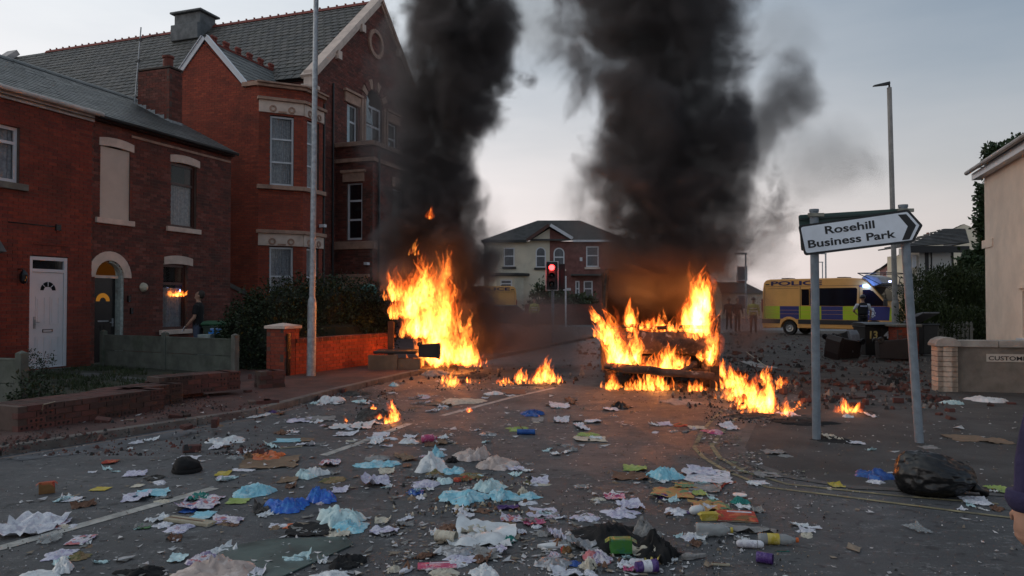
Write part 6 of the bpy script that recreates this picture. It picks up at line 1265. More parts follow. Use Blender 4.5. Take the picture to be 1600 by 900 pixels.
# ------------------------------------------------------------------ litter
def paper_mat(name, col, ink=None, inkamt=.5, scale=9, rough=.75, ink2=None, trans=0.0, seed=0.0):
    """thin stuff with blotches of print"""
    if name in _MC: return _MC[name]
    m, nt, o = newmat(name); p = N(nt, 'ShaderNodeBsdfPrincipled'); g = N(nt, 'ShaderNodeTexCoord').outputs['Object']; oi = N(nt, 'ShaderNodeObjectInfo')
    ad = N(nt, 'ShaderNodeVectorMath', operation='ADD'); nt.links.new(g, ad.inputs[0]); cb = N(nt, 'ShaderNodeCombineXYZ'); nt.links.new(math_(nt, 'MULTIPLY', oi.outputs['Random'], 40), cb.inputs[0]); nt.links.new(cb.outputs[0], ad.inputs[1]); g = ad.outputs[0]
    c = mixc(nt, sstep(nt, noise_(nt, g, 7, 4, .6), .35, .7), tuple(x*.8 for x in col), col)
    if ink: c = mixc(nt, math_(nt, 'MULTIPLY', sstep(nt, noise_(nt, g, scale, 5, .8), .50, .56), inkamt), c, ink)
    if ink2: c = mixc(nt, math_(nt, 'MULTIPLY', sstep(nt, noise_(nt, g, scale*.6, 2, .4, 1.0), .56, .60), .85), c, ink2)
    c = mixc(nt, sstep(nt, noise_(nt, g, 14, 5, .75), .58, .74, 0, .55), c, (.12,.10,.08))
    nt.links.new(c, p.inputs['Base Color']); p.inputs['Roughness'].default_value = rough
    if trans: p.inputs['Transmission Weight'].default_value = 0; p.inputs['Alpha'].default_value = 1-trans
    b = N(nt, 'ShaderNodeBump'); b.inputs['Strength'].default_value = .4; b.inputs['Distance'].default_value = .01; nt.links.new(noise_(nt, g, 22, 4, .6), b.inputs['Height']); nt.links.new(b.outputs[0], p.inputs['Normal'])
    nt.links.new(p.outputs[0], o.inputs[0]); _MC[name] = m; return m
PM = dict(
 white=paper_mat('white_paper', (.74,.74,.78), (.30,.28,.38), .5, 26), lilac=paper_mat('lilac_paper', (.66,.64,.73), (.25,.20,.38), .6, 24), print=paper_mat('printed_paper', (.70,.65,.69), (.18,.12,.28), .8, 20, ink2=(.5,.12,.12)),
 cream=paper_mat('cream_paper', (.62,.57,.46), (.25,.18,.12), .4, 18), cloth=paper_mat('white_plastic_film', (.74,.76,.77), None, rough=.4), grey=paper_mat('grey_rag', (.30,.29,.28), (.14,.13,.12), .6, 12),
 cyan=paper_mat('pale_blue_plastic', (.26,.60,.72), (.55,.70,.73), .6, 8, rough=.45), mint=paper_mat('mint_plastic', (.58,.76,.77), (.25,.46,.50), .5, 6, rough=.45), blue=paper_mat('royal_blue_bag', (.015,.12,.55), (.05,.25,.6), .6, 20, rough=.35),
 bluebag=paper_mat('deep_blue_bag', (.012,.07,.30), (.03,.14,.42), .6, 15, rough=.35), black=paper_mat('black_plastic', (.008,.008,.009), None, rough=.35), blackcloth=paper_mat('black_fabric', (.008,.008,.009), None, rough=.95),
 card=paper_mat('brown_cardboard', (.24,.16,.10), (.15,.10,.07), .5, 12, rough=.9), orange=paper_mat('orange_plastic', (.62,.12,.02), (.75,.28,.05), .5, 9, rough=.4), red=paper_mat('red_card', (.42,.035,.02), (.60,.20,.08), .6, 9, ink2=(.15,.10,.03)),
 pink=paper_mat('pink_card', (.48,.05,.16), (.62,.45,.52), .7, 8, rough=.4), green=paper_mat('green_card', (.045,.20,.03), (.02,.14,.12), .6, 9, rough=.45), lime=paper_mat('lime_film', (.30,.40,.10), (.42,.48,.20), .6, 10), yellow=paper_mat('yellow_card', (.50,.38,.04), (.60,.5,.2), .5, 9), purple=paper_mat('purple_plastic', (.06,.02,.15), (.18,.12,.30), .5, 9, rough=.4),
 teal=paper_mat('teal_fluff', (.01,.17,.14), (.03,.28,.24), .6, 20), foil=paper_mat('silver_foil', (.48,.48,.50), (.25,.25,.26), .6, 12, rough=.28), comic=paper_mat('bright_leaflet', (.50,.30,.10), (.55,.10,.06), .8, 11, ink2=(.06,.22,.12)), food=paper_mat('spilt_food', (.26,.17,.08), (.10,.12,.03), .8, 14, rough=.7), brown=paper_mat('brown_scrap', (.20,.10,.06), (.10,.05,.03), .6, 14), bagbeige=paper_mat('dusty_pink_bag', (.56,.44,.39), (.66,.58,.55), .6, 5, rough=.5, trans=.05), clear=paper_mat('clear_plastic', (.42,.44,.44), None, rough=.2, trans=.45), hairy=paper_mat('burnt_rag', (.03,.025,.022), (.10,.09,.08), .6, 14), wood=paper_mat('pale_timber', (.42,.38,.28), (.3,.25,.18), .5, 10))
PM['foil'].node_tree.nodes['Principled BSDF'].inputs['Metallic'].default_value = .5
def crumpled(kind, w_, d_, h_, seed, n=16):
    rnd = random.Random(seed); V = []; Fc = []; e = []
    rot = rnd.uniform(0, 6.28)
    for j in range(n+1):
        for i in range(n+1):
            a, b = i/n*2-1, j/n*2-1
            if kind == 'sheet':
                x, y = a*w_/2, b*d_/2; z = .006+.62*h_*(abs(fbm((a*1.9, b*1.9, 0), 1, 3, seed))*1.3+max(0, (a*cos(rot)+b*sin(rot)))**3*.5); x *= 1+.22*fbm((a, b, 3), 1.8, 3, seed); y *= 1+.22*fbm((a, b, 7), 1.8, 3, seed)
            else:
                r = max(abs(a), abs(b)); q = atan2(b, a); L = sqrt(a*a+b*b) or 1e-6; s = r/L; ca, sb = a*s, b*s                  # square -> disc
                out_ = 1+.42*fbm((cos(q)*1.7, sin(q)*1.7, 0), 1, 4, seed)+.07*sin(q*5+rot)
                x, y = ca*w_/2*out_, sb*d_/2*out_; dome = max(0, 1-r**2)**.55
                rid = 1-abs(fbm((ca*1.9, sb*1.9, seed*.37), 1.0, 3, seed))*1.9; rid2 = 1-abs(fbm((ca*4.3+5, sb*4.3, seed*.7), 1.0, 2, seed))*1.6
                rid3 = abs(fbm((ca*8+2, sb*8, seed*.9), 1.0, 2, seed)); z = .004+h_*.66*dome*(.42+.26*rid+.30*rid2-.35*rid3)*(.75+.9*fbm((ca+.3, sb, 9), 1.1, 2, seed)); z = max(.004, z)
                x += w_*.05*fbm((ca*3, sb*3, 5), 1, 2, seed)*dome; y += d_*.05*fbm((ca*3, sb*3, 6), 1, 2, seed)*dome
            V.append((x, y, z))
    for j in range(n):
        for i in range(n): k = j*(n+1)+i; Fc.append((k, k+1, k+n+2, k+n+1))
    return V, Fc
LIT_SEED = [100]
def piece(kind, name, label, cat, u, v, wpx, dpx, mat, rot=0.0, h=None, z=0.0, group=None, n=None):
    """wpx: width on the photo; dpx: depth on the ground (sheets) or height (upright things) on the photo"""
    LIT_SEED[0] += 1; sd = LIT_SEED[0]; c = gp(u, v, z); k = c.y/F_PX; w_ = wpx*k*(1.0 if kind == 'heap' else .93); dg = (gp(u, v-dpx/2, z)-gp(u, v+dpx/2, z)).length; mt = PM[mat] if isinstance(mat, str) else mat
    if kind == 'sheet': V, Fc = crumpled('sheet', w_, dg, h if h is not None else .18*w_, sd, n or 12)
    elif kind == 'heap':
        hh = h if h is not None else dpx*k*.55; V, Fc = crumpled('heap', w_, max(w_*.45, min(dg, w_*1.1)), hh, sd, n or 24)
    me = bpy.data.meshes.new(name); me.from_pydata(V, [], Fc); me.materials.append(mt); me.polygons.foreach_set('use_smooth', [True]*len(Fc)); o = bpy.data.objects.new(name, me); link(o); o.location = c; o.rotation_euler = (0, 0, rot)
    return tag(o, label, cat, group)
def solid(shape, name, label, cat, u, v, wpx, mat, rot=0.0, z=0.0, group=None, **kw):
    c = gp(u, v, z); k = c.y/F_PX; w_ = wpx*k; t = thing(name, label, cat, c, rot, group); mt = PM[mat] if isinstance(mat, str) else mat
    RX = Matrix.Rotation(pi/2, 3, 'Y')
    if shape == 'bottle':
        r = kw.get('r', .035); L = w_; mb = MB(); mb.lathe([(.001, -L/2), (r*.9, -L/2), (r, -L/2+.015), (r, -L*.1), (r*.92, 0), (r, L*.1), (r, L*.18), (r*.75, L*.30), (r*.38, L*.38), (r*.36, L*.44)], (0, 0, r), RX, 16); mb.build('bottle_body', mt, t, smooth=True)
        mb = MB(); mb.lathe([(r*.44, L*.43), (r*.46, L*.5), (.001, L*.5)], (0, 0, r), RX, 12); mb.build('cap', PM[kw.get('cap', 'yellow')], t)
        if kw.get('band'): mb = MB(); mb.lathe([(r*1.01, -L*.28), (r*1.01, L*.02)], (0, 0, r), RX, 16); mb.build('paper_band', PM[kw['band']], t, smooth=True)
    elif shape == 'can':
        r = kw.get('r', .04); L = w_; mb = MB(); pr_ = []; m_ = 11
        for i in range(m_): pr_.append((r*(1.0 if i % 2 else .965), -L/2+L*i/(m_-1)))
        mb.lathe([(.001, -L/2)]+pr_+[(r*1.03, L/2), (r*.93, L/2), (r*.93, -L*.3), (.001, -L*.3)], (0, 0, r), RX, 18); mb.build('tin', mt, t)
    elif shape == 'tub':
        r = w_/2; mb = MB(); mb.lathe([(.001, 0), (r*.9, 0), (r, r*.45), (r*1.05, r*.47)], n=20); mb.build('tub', PM[kw.get('body', 'orange')], t); mb = MB(); mb.lathe([(r*1.08, r*.42), (r*1.08, r*.56), (r*.9, r*.60), (.001, r*.58)], n=20); mb.build('lid', mt, t)
    elif shape == 'book':
        d_ = kw.get('d', w_*.7); th = kw.get('th', .018); mb = MB(); mb.slab(Vector((0,0,0)), VX, VY, UP, -w_/2, w_/2, -d_/2, d_/2, .003, th*.25); mb.slab(Vector((0,0,0)), VX, VY, UP, -w_/2, w_/2, -d_/2, d_/2, th*.8, th); mb.build('cover', mt, t); mb = MB(); mb.slab(Vector((0,0,0)), VX, VY, UP, -w_/2+.006, w_/2-.002, -d_/2+.006, d_/2-.006, th*.25, th*.8); mb.build('pages', PM['cream'], t)
        if kw.get('panel'): mb = MB(); mb.slab(Vector((0,0,0)), VX, VY, UP, -w_*.38, w_*.30, -d_*.36, d_*.2, th, th+.0015); mb.build('cover_picture', PM[kw['panel']], t); mb = MB(); mb.slab(Vector((0,0,0)), VX, VY, UP, -w_*.2, w_*.42, d_*.28, d_*.40, th, th+.0015); mb.build('cover_stripe', PM['white'], t)
    elif shape == 'box':
        d_, h_ = kw.get('d', w_*.6), kw.get('h', w_*.4); mb = MB(); mb.slab(Vector((0,0,0)), VX, VY, UP, -w_/2, w_/2, -d_/2, d_/2, .002, h_); o = mb.build('carton', mt, t, bevel=.004); crumple(o, w_*.06, 6, int(u), 2); o.modifiers.clear()
        for s_ in (-1, 1):
            mb = MB(); x = s_*w_/2; mb.add([(x, -d_/2, h_*.97), (x, d_/2, h_*.97), (x+s_*w_*.22, d_/2*.9, h_*.75), (x+s_*w_*.22, -d_/2*.9, h_*.75)], [(0,1,2,3)]); mb.build('flap', mt, t, fix=False)
    elif shape == 'plank':
        d_, h_ = kw.get('d', w_*.12), kw.get('h', .02); mb = MB(); mb.slab(Vector((0,0,0)), VX, VY, UP, -w_/2, w_/2, -d_/2, d_/2, .002, h_); mb.build('board', mt, t, bevel=.003); mb = MB(); mb.slab(Vector((0,0,0)), VX, VY, UP, -w_*.46, w_*.30, -d_*.15, d_*.02, h_, h_+.003); mb.build('groove', PM['brown'], t)
    elif shape == 'brick':
        L, D_, H_ = w_, kw.get('d', w_*.48), kw.get('h', w_*.30); bm = bmesh.new(); bmesh.ops.create_cube(bm, size=1)
        for q in bm.verts: q.co = Vector((q.co.x*L, q.co.y*D_, (q.co.z+.5)*H_))
        bmesh.ops.bevel(bm, geom=bm.edges[:], offset=.008, segments=1, affect='EDGES'); me = bpy.data.meshes.new(name); 
        for q in bm.verts: q.co += Vector((fbm(q.co, 12, 2, u), fbm(q.co, 12, 2, v), 0))*.006
        bm.to_mesh(me); bm.free(); me.materials.append(BR_W); COL.objects.unlink(t); bpy.data.objects.remove(t); o = bpy.data.objects.new(name, me); link(o); o.location = c; o.rotation_euler = (kw.get('tx', 0), kw.get('ty', 0), rot); return tag(o, label, cat, group)
    elif shape == 'sandal':
        mb = MB(); L = w_; pts = []
        for i in range(20): q = 2*pi*i/20; pts.append((cos(q)*L/2, sin(q)*L*(.17+.05*cos(q))))
        mb.prism(pts, Vector((0,0,0)), VX, VY, UP, .002, .022); mb.build('sole', mt, t, bevel=.004); mb = MB(); mb.tube([(L*.05, -L*.18, .02), (L*.15, -.0, .055), (L*.30, 0, .022)], .007, 6); mb.tube([(L*.05, L*.18, .02), (L*.15, 0, .055)], .007, 6); mb.build('strap', PM['brown'], t)
    elif shape == 'paddle':
        mb = MB(); L = w_; pts = [(-L/2+L*.22*(1-cos(2*pi*i/16)), L*.17*sin(2*pi*i/16)) for i in range(12)]; pts = []
        for i in range(17): q = radians(35)+radians(290)*i/16; pts.append((-L*.2+L*.3*cos(q), L*.19*sin(q)))
        pts += [(L*.5, -L*.045), (L*.5, L*.045)]; mb.prism(pts, Vector((0,0,0)), VX, VY, UP, .003, .028); mb.build('brush_back', mt, t, bevel=.005)
        mb = MB(); mb.lathe([(L*.17, .028), (L*.15, .036), (.001, .038)], (-L*.2, 0, 0), n=16); mb.build('cushion', PM['grey'], t)
    elif shape == 'cup':
        r = kw.get('r', w_*.3); mb = MB(); mb.lathe([(.001, -w_/2), (r*.75, -w_/2), (r, w_/2), (r*1.06, w_/2), (r*.95, w_/2), (r*.7, -w_*.45)], (0, 0, r), RX, 18); mb.build('cup', mt, t, smooth=False); mb = MB(); mb.lathe([(r*.85, -w_*.2), (r*.93, w_*.2)], (0, 0, r), RX, 18); mb.build('print_band', PM[kw.get('band', 'white')], t)
    elif shape == 'pill':
        r = kw.get('r', w_*.13); mb = MB(); mb.lathe([(.001,-w_/2), (r*.6,-w_/2+r*.2), (r*.95,-w_/2+r*.8), (r, 0), (r*.95,w_/2-r*.8), (r*.6,w_/2-r*.2), (.001,w_/2)], (0, 0, r), RX, 14); mb.build('canister', mt, t, smooth=True); mb = MB(); mb.lathe([(r*1.02,w_*.24), (r*1.02,w_*.26)], (0, 0, r), RX, 14); mb.build('seam', PM['grey'], t)
    return t
S, H = 'sheet', 'heap'
L_ = [
# (kind, name, label, category, u, v, w, d, material, rotation, height)
(S,'newspaper','open white newspaper lying folded at the far left edge, below the lane marking',"newspaper",45,826,85,26,'white',.1,.10),
(S,'torn_packet','torn grey packet with dark print left of the lane marking',"packet",85,822,38,12,'print',.2,.02),
(S,'barcode_card','card printed with black and white bars beside the lane marking',"card",127,845,34,13,'print',.1,.02),
(S,'clear_wrapper','clear crinkled wrapper lying across the lane marking',"wrapper",78,843,34,14,'clear',.4,.03),
(H,'rag','grey and lilac crumpled rag below the barred card',"rag",95,868,44,14,'lilac',.2,.05),
(H,'food_wrapper','dirty yellow-brown food wrapper next to the lilac rag',"wrapper",124,872,30,14,'food',.1,.05),
(H,'carrier_bag','white carrier bag scrap standing up at the bottom left corner',"bag",98,893,30,30,'cloth',.8,.13),
(H,'carrier_bag','flat white film trailing left along the bottom edge, under the upright bag scrap',"bag",60,899,60,12,'cloth',0,.04),
(S,'yellow_strip','thin yellow strip of card alone on the tarmac, right of the brown folded card',"card",157,765,27,5,'yellow',0,.005),
(S,'paper_scrap','small white paper scrap below the yellow strip',"paper",115,781,24,7,'white',.1,.01),
(S,'red_scrap','red scrap of packaging near the kerb on the left',"scrap",172,723,22,6,'red',.2,.02),
(S,'paper_scrap','torn white sheet left of the black cap',"paper",212,741,32,8,'lilac',.3,.02),
(H,'rag','dark rag with a red tip left of the black cap',"rag",240,748,28,12,'hairy',.4,.05),
(S,'flat_box','blue and white flattened carton left of the lane marking end',"carton",236,773,52,10,'cyan',.25,.03),
(S,'flyer','white flyer folded under the blue carton',"flyer",214,778,40,12,'lilac',.3,.04),
(S,'scrap_card','buff card scrap above the blue carton',"card",215,760,16,5,'cream',0,.005),
(H,'tissue','crumpled white tissue on the road near the kerb, left of the brick',"tissue",213,692,18,9,'white',0,.04),
(S,'leaflet','white plate-like tray just behind the black cap',"tray",294,717,34,7,'white',.1,.02),
(S,'leaflet','small white leaflet below the long grey carrier bag',"leaflet",339,699,18,7,'white',.2,.02),
(H,'carrier_bag','long grey-white carrier bag sprawled near the half brick',"bag",352,690,52,17,'cloth',.35,.12),
(H,'paper_bag','torn white paper with a raised corner left of the orange bag',"paper",382,707,22,10,'white',.2,.06),
(H,'clear_bag','thin clear bag lying left of the orange plastic',"bag",371,715,28,11,'clear',0,.05),
(S,'cardboard_sheet','large brown cardboard sheet under the orange plastic',"cardboard",422,724,92,16,'card',.12,.03),
(H,'orange_bag','bright orange plastic bag piece on the cardboard sheet',"bag",418,714,52,12,'orange',.05,.09),
(H,'torn_card','brown paper scrap standing left of the orange bag',"card",388,716,16,16,'card',.6,.10),
(S,'envelope','long white envelope below the brown cardboard sheet',"envelope",381,735,38,5,'white',0,.006),
(S,'card_packet','orange and yellow packet below the white envelope',"packet",349,741,24,7,'yellow',.1,.02),
(S,'paper_scrap','white scrap just below the orange and yellow packet',"paper",351,747,26,5,'lilac',.1,.01),
(S,'paper_scrap','white square of paper lying alone above the pale blue strip',"paper",457,677,22,6,'white',.3,.005),
(S,'card_strip','long pale blue strip of card in the middle distance',"card",450,689,42,6,'cyan',.12,.01),
(S,'card_strip','beige card strip touching the right end of the pale blue strip',"card",479,688,22,5,'card',.1,.01),
(S,'teal_scrap','small teal triangular scrap left of the pale blue strip',"scrap",424,698,13,7,'mint',.7,.05),
(H,'carrier_bag','white bag lump on the pavement by the end of the broken wall',"bag",380,615,22,11,'cloth',0,.14),
(H,'carrier_bag','white bag with two lobes against the longest lump of broken wall',"bag",184,651,26,12,'cloth',.2,.16),
(H,'carrier_bag','small white bag lobe left of the two-lobed bag',"bag",155,648,20,12,'white',.5,.13),
(H,'paper_scrap','white and blue crumpled paper on the red pavement before the middle broken wall',"paper",250,640,28,9,'lilac',.2,.06),
(H,'rag','black rag at the foot of the longest broken wall',"rag",72,661,28,8,'blackcloth',0,.06),
(S,'plastic_strip','long white plastic strip by the near concrete post',"plastic",18,654,40,5,'cloth',.05,.02),
(H,'plastic_scrap','white twisted scrap right of the near concrete post',"plastic",45,658,24,8,'cloth',-.3,.06),
(S,'paper_scrap','white paper beside the black rag on the pavement',"paper",104,659,22,6,'white',.3,.03),
(S,'shell_tray','white bowl-shaped tray lying in the gutter',"tray",205,669,24,9,'white',.1,.05),
(S,'card_strip','long white card lying on the kerb below the broken wall',"card",331,651,28,7,'cloth',.35,.03),
(H,'rag','black and white twisted rag on the kerb',"rag",368,641,40,12,'grey',.1,.10),
(H,'tissue','grey crumpled tissue in the gutter left of the kerb rag',"tissue",310,658,14,10,'grey',0,.07),
(H,'rag','small white lump below the kerb rag',"rag",347,653,14,7,'grey',0,.05),
(H,'tissue','white torn foam in the gutter, first of the row',"tissue",243,665,16,7,'cream',0,.05),
(H,'tissue','white torn foam in the gutter, last of the row',"tissue",271,660,14,7,'grey',0,.06),
(H,'purple_bag','purple and white bag behind the kerb brick lump',"bag",445,616,28,11,'lilac',0,.10),
(H,'purple_bag','dark purple glove-like scrap in front of the kerb brick lump',"scrap",425,645,13,7,'purple',.2,.06),
(S,'carrier_bag','flat white bag beside the purple scrap',"bag",407,650,26,8,'cloth',0,.03),
(H,'bundle','white plastic bundle in the middle distance, left of the small fire',"bundle",516,627,42,20,'cloth',.2,.18),
(H,'bundle','beige bag touching the left side of the white bundle',"bag",494,621,20,12,'bagbeige',.1,.12),
(H,'rag','blue and white rag near the small ash fire',"rag",566,628,26,10,'mint',.3,.07),
(H,'dark_clothes','dark clothes with white shapes behind the white bundle',"clothes",558,616,42,15,'hairy',.1,.12),
(H,'cyan_bag','small cyan bag near the brown box',"bag",616,603,18,10,'cyan',.4,.10),
(H,'dark_clothes','green-black clothes at the foot of the brick wall',"clothes",578,599,44,9,'hairy',.0,.08),
(H,'purple_clothes','purple and white clothes by the wall near the lamp',"clothes",545,588,30,9,'purple',.1,.08),
(S,'cardboard_sheet','brown card leaning flat beside the brown box',"cardboard",570,588,22,8,'card',.3,.05),
(S,'white_box','long white box lying between lamp and brown box',"box",536,591,34,7,'white',.0,.05),
(S,'paper_scrap','long white rag in front of the ash heap',"rag",566,666,36,9,'cloth',.05,.05),
(S,'paper_scrap','white rag left of the rag at the ash heap',"rag",532,668,28,7,'cloth',0,.05),
(S,'newspaper','white papers strewn with grey stones, left of the ash heap',"paper",468,658,36,6,'lilac',.2,.03),
(S,'newspaper','grey torn paper extending right of the strewn papers',"paper",500,655,50,7,'grey',.2,.04),
(S,'paper_scrap','white torn strips below the ash heap',"paper",541,679,32,6,'white',0,.03),
(S,'paper_scrap','white sheet below the ash heap, right of the strips',"paper",596,680,28,6,'white',.15,.02),
(S,'card_strip','brown card by the lane marking below the ash heap',"card",600,688,20,5,'brown',0,.01),
(H,'tissue','white crumpled tissue left of the pink bottle',"tissue",638,691,30,10,'cloth',0,.07),
(S,'card_scrap','pinkish card scrap right of the pink bottle',"card",690,692,16,8,'card',.2,.03),
(S,'paper_scrap','buff scrap alone below the lane marking',"paper",604,738,24,7,'cream',.1,.03),
(S,'card_scrap','light brown card between the cyan cloth and the white bag',"card",633,716,24,11,'card',.5,.05),
(S,'card_scrap','pink-brown scrap under the light brown card',"card",636,728,14,6,'brown',.1,.01),
(H,'cyan_cloth','long pale cyan cloth in the middle of the road',"cloth",577,727,52,10,'cyan',.15,.07),
(H,'cyan_cloth','cyan cloth bunched right of the long pale cloth',"cloth",610,726,32,10,'cyan',-.1,.07),
(H,'grey_cloth','grey cloth lying behind the long cyan cloth',"cloth",590,717,36,8,'grey',.1,.07),
(H,'white_bag','large white bag spilling straw-coloured food, left of the dusty pink bag',"bag",676,734,52,26,'cloth',.2,.20),
(H,'food_spill','straw-coloured food spilling from the white bag',"food",680,742,26,12,'food',.2,.09),
(H,'cyan_bag','cyan bag standing behind the white spilling bag',"bag",682,713,24,16,'cyan',.1,.15),
(H,'cyan_bag','cyan bag right of the spilling white bag',"bag",710,738,32,13,'cyan',.0,.09),
(H,'mint_bag','pale mint bag in front of the spilling white bag',"bag",694,754,26,15,'mint',.2,.10),
(H,'dusty_bag','big dusty pink plastic bag in the road, upright, with a red mark',"bag",738,715,54,36,'bagbeige',.2,.30),
(H,'dusty_bag','translucent grey-pink bag lying right of the upright pink bag',"bag",780,728,66,24,'bagbeige',-.2,.15),
(S,'paper_scrap','white flyer below the translucent bag',"flyer",806,733,28,6,'lilac',.1,.02),
(H,'packet','blue and white shiny packet above the upright pink bag',"packet",763,679,28,8,'foil',.1,.05),
(H,'dark_cloth','black and navy cloth behind the spilling bag',"cloth",706,722,18,12,'blackcloth',.2,.08),
(H,'weeds','dark green leafy scraps right of the spilling bag',"leaves",742,744,36,14,'food',.3,.05),
(H,'tomato_scrap','red-orange food packet among the bags',"packet",722,750,28,12,'red',.2,.06),
(H,'rag','grey and lilac torn clothing left of the cyan bag',"clothing",666,758,40,13,'lilac',.1,.07),
(H,'snack_packet','blue and white snack packet on the left of the torn clothing',"packet",648,770,28,9,'bluebag',.1,.04),
(H,'cyan_bag','long cyan plastic bag stretched on the road in the centre',"bag",722,779,76,20,'cyan',.15,.11),
(H,'mint_bag','mint and brown soiled bag behind the big cyan bag',"bag",762,763,48,26,'mint',-.4,.15),
(H,'cyan_bag','big crumpled cyan bag right of the soiled mint bag',"bag",784,778,50,24,'cyan',.1,.14),
(H,'cyan_bag','flat cyan tail of plastic at the right of the big cyan bag',"bag",826,777,38,9,'cyan',-.05,.05),
(H,'cream_rag','cream rag between the big cyan bag and its tail',"rag",817,771,18,11,'cream',.1,.08),
(S,'purple_packet','purple packet under the big cyan bag',"packet",794,795,36,7,'purple',.15,.03),
(S,'paper_scrap','white scrap under the cyan bags, left of the purple packet',"paper",728,797,18,6,'white',0,.01),
(H,'rag','brown and white scrap left of the purple packet',"scrap",756,799,26,9,'brown',.1,.03),
(S,'paper_scrap','white sheet curved up right of the blue bag, on weeds',"paper",586,754,46,13,'lilac',.25,.10),
(S,'paper_scrap','white and blue paper left of the curved white sheet',"paper",532,767,26,8,'lilac',.1,.03),
(H,'white_bag','white bag with green contents above the royal blue bag',"bag",480,744,38,25,'mint',.2,.16),
(H,'mint_bag','pale bag right of the white bag with green contents',"bag",498,741,30,24,'cloth',-.3,.14),
(H,'food_wrapper','orange and brown soiled wrapper right of the pale bags',"wrapper",519,751,36,16,'food',.2,.05),
(S,'paper_scrap','lilac printed sheet behind the pale bags',"paper",516,725,30,10,'print',.1,.05),
(S,'card_scrap','light brown card below the left pale bag',"card",450,751,30,9,'card',.1,.02),
(H,'cyan_cloth','bright pale blue cloth like a cap on a lime card',"cloth",396,771,60,30,'cyan',.1,.14),
(S,'lime_card','lime green card under the bright pale blue cloth',"card",372,784,32,8,'lime',.1,.01),
(H,'royal_blue_bag','long royal blue patterned bag, crumpled, right of the pale blue cloth',"bag",452,793,62,32,'blue',.25,.17),
(H,'royal_blue_bag','right-hand end of the royal blue patterned bag, raised in folds',"bag",500,781,48,32,'blue',.4,.20),
(S,'picture_frame','dark framed panel with a grey square below the royal blue bag',"panel",486,829,76,18,'blackcloth',.1,.02),
(S,'grey_card','grey card lying on the dark framed panel',"card",482,828,34,9,'grey',.1,.01),
(S,'broken_tile','small black and grey card left of the royal blue bag',"card",408,797,24,12,'hairy',.3,.06),
(H,'orange_scrap','thin orange plastic spoon-like scrap on the dark panel',"scrap",461,823,34,8,'orange',.4,.03),
(S,'paper_scrap','white shredded strip left of the dark panel',"paper",438,823,34,5,'white',.1,.01),
(H,'mint_bag','big pale mint plastic bag with a rolled cyan end, centre left foreground',"bag",536,813,74,36,'mint',.35,.20),
(H,'cyan_bag','rolled cyan end of the pale mint bag',"bag",545,826,56,18,'cyan',-.2,.10),
(S,'paper_scrap','white leaflet sticking out from under the mint bag, left',"leaflet",530,833,34,14,'cream',.2,.03),
(S,'lilac_sheet','long lilac sheet sticking out right of the mint bag',"sheet",600,832,44,10,'lilac',-.1,.04),
(S,'cream_scrap','cream and brown food scrap right of the mint bag',"scrap",597,815,24,9,'cream',.1,.03),
(S,'paper_scrap','small leaf-like white scrap right of the cream food scrap',"paper",633,813,12,8,'white',-.6,.02),
(S,'colourful_paper','pink, white and blue printed papers in a pile, left foreground',"papers",312,788,62,22,'print',.15,.06),
(S,'teal_card','teal card on top of the printed pile',"card",310,780,26,12,'teal',.2,.06),
(S,'blue_card','violet-blue square card below the printed pile',"card",299,797,26,11,'bluebag',0,.02),
(S,'cyan_sheet','square of cyan mottled sheet by the pale plank',"sheet",315,808,34,13,'cyan',.1,.02),
(S,'newsprint','black and white striped newsprint right of the plank',"newspaper",355,815,50,9,'print',0,.03),
(H,'tissue','white creased cloth below the pale plank',"cloth",280,827,38,15,'lilac',.1,.04),
(H,'tissue','small white folded cloth left of the white creased cloth',"cloth",255,822,26,12,'white',.3,.05),
(S,'green_scrap','small green strip left of the plank',"scrap",227,824,18,7,'green',.2,.01),
(S,'blue_card','pale teal card at the bottom edge left of the printed cloth',"card",277,874,26,11,'mint',.1,.02),
(H,'printed_cloth','white and purple printed cloth at the bottom left, beside the beige sack',"cloth",318,876,50,14,'print',.3,.09),
(H,'beige_sack','large beige sack cut by the bottom edge of the picture',"sack",335,900,130,38,'bagbeige',.0,.16),
(H,'black_fur','shaggy black rag at the bottom edge left of the beige sack',"rag",222,896,70,16,'blackcloth',.1,.07),
(H,'tissue','small white tissue right of the beige sack',"tissue",403,895,18,8,'white',0,.04),
(H,'black_rag','black crumpled rag below the glass sheet',"rag",545,881,52,22,'blackcloth',.2,.10),
(H,'white_bag','pale plastic at the bottom edge under the black rag',"bag",520,900,60,12,'cloth',.1,.05),
(S,'paper_scrap','white square scrap on the edge of the glass sheet',"paper",508,871,12,6,'white',.2,.005),
(S,'white_sheet','large white padded sheet lying behind the ribbed tin can',"sheet",755,838,104,34,'cloth',-.1,.08),
(S,'cream_card','cream card with an orange mark on the white padded sheet',"card",740,833,42,12,'cream',.1,.07),
(H,'brown_scrap','brown and white scrap behind the tin can',"scrap",700,826,30,10,'brown',.3,.05),
(S,'white_scrap','round white scrap above the padded sheet',"scrap",731,824,16,7,'white',.0,.01),
(H,'teal_scrap','teal and red crumpled packet on the right end of the white padded sheet',"packet",795,845,24,12,'teal',.0,.06),
(H,'foil','grey shiny crumpled foil below the tin can',"foil",712,862,62,18,'foil',.1,.06),
(H,'foil','lilac-grey crumpled film under the grey foil',"film",722,874,50,12,'lilac',0,.05),
(S,'dark_strip','long grey torn strip right of the foil',"strip",760,868,46,10,'grey',-.3,.04),
(S,'white_scrap','pointed white paper right of the foil',"paper",776,862,26,9,'lilac',.4,.05),
(H,'cream_bag','pale bag at the bottom edge below the pink card case',"bag",693,898,46,12,'cream',.1,.06),
(H,'sneaker_scrap','brown-stained white lump left of the striped shoe',"lump",615,892,22,12,'cream',.3,.06),
(H,'white_bag','white bag cut by the bottom edge, under the torn strips',"bag",754,896,46,16,'cloth',.0,.08),
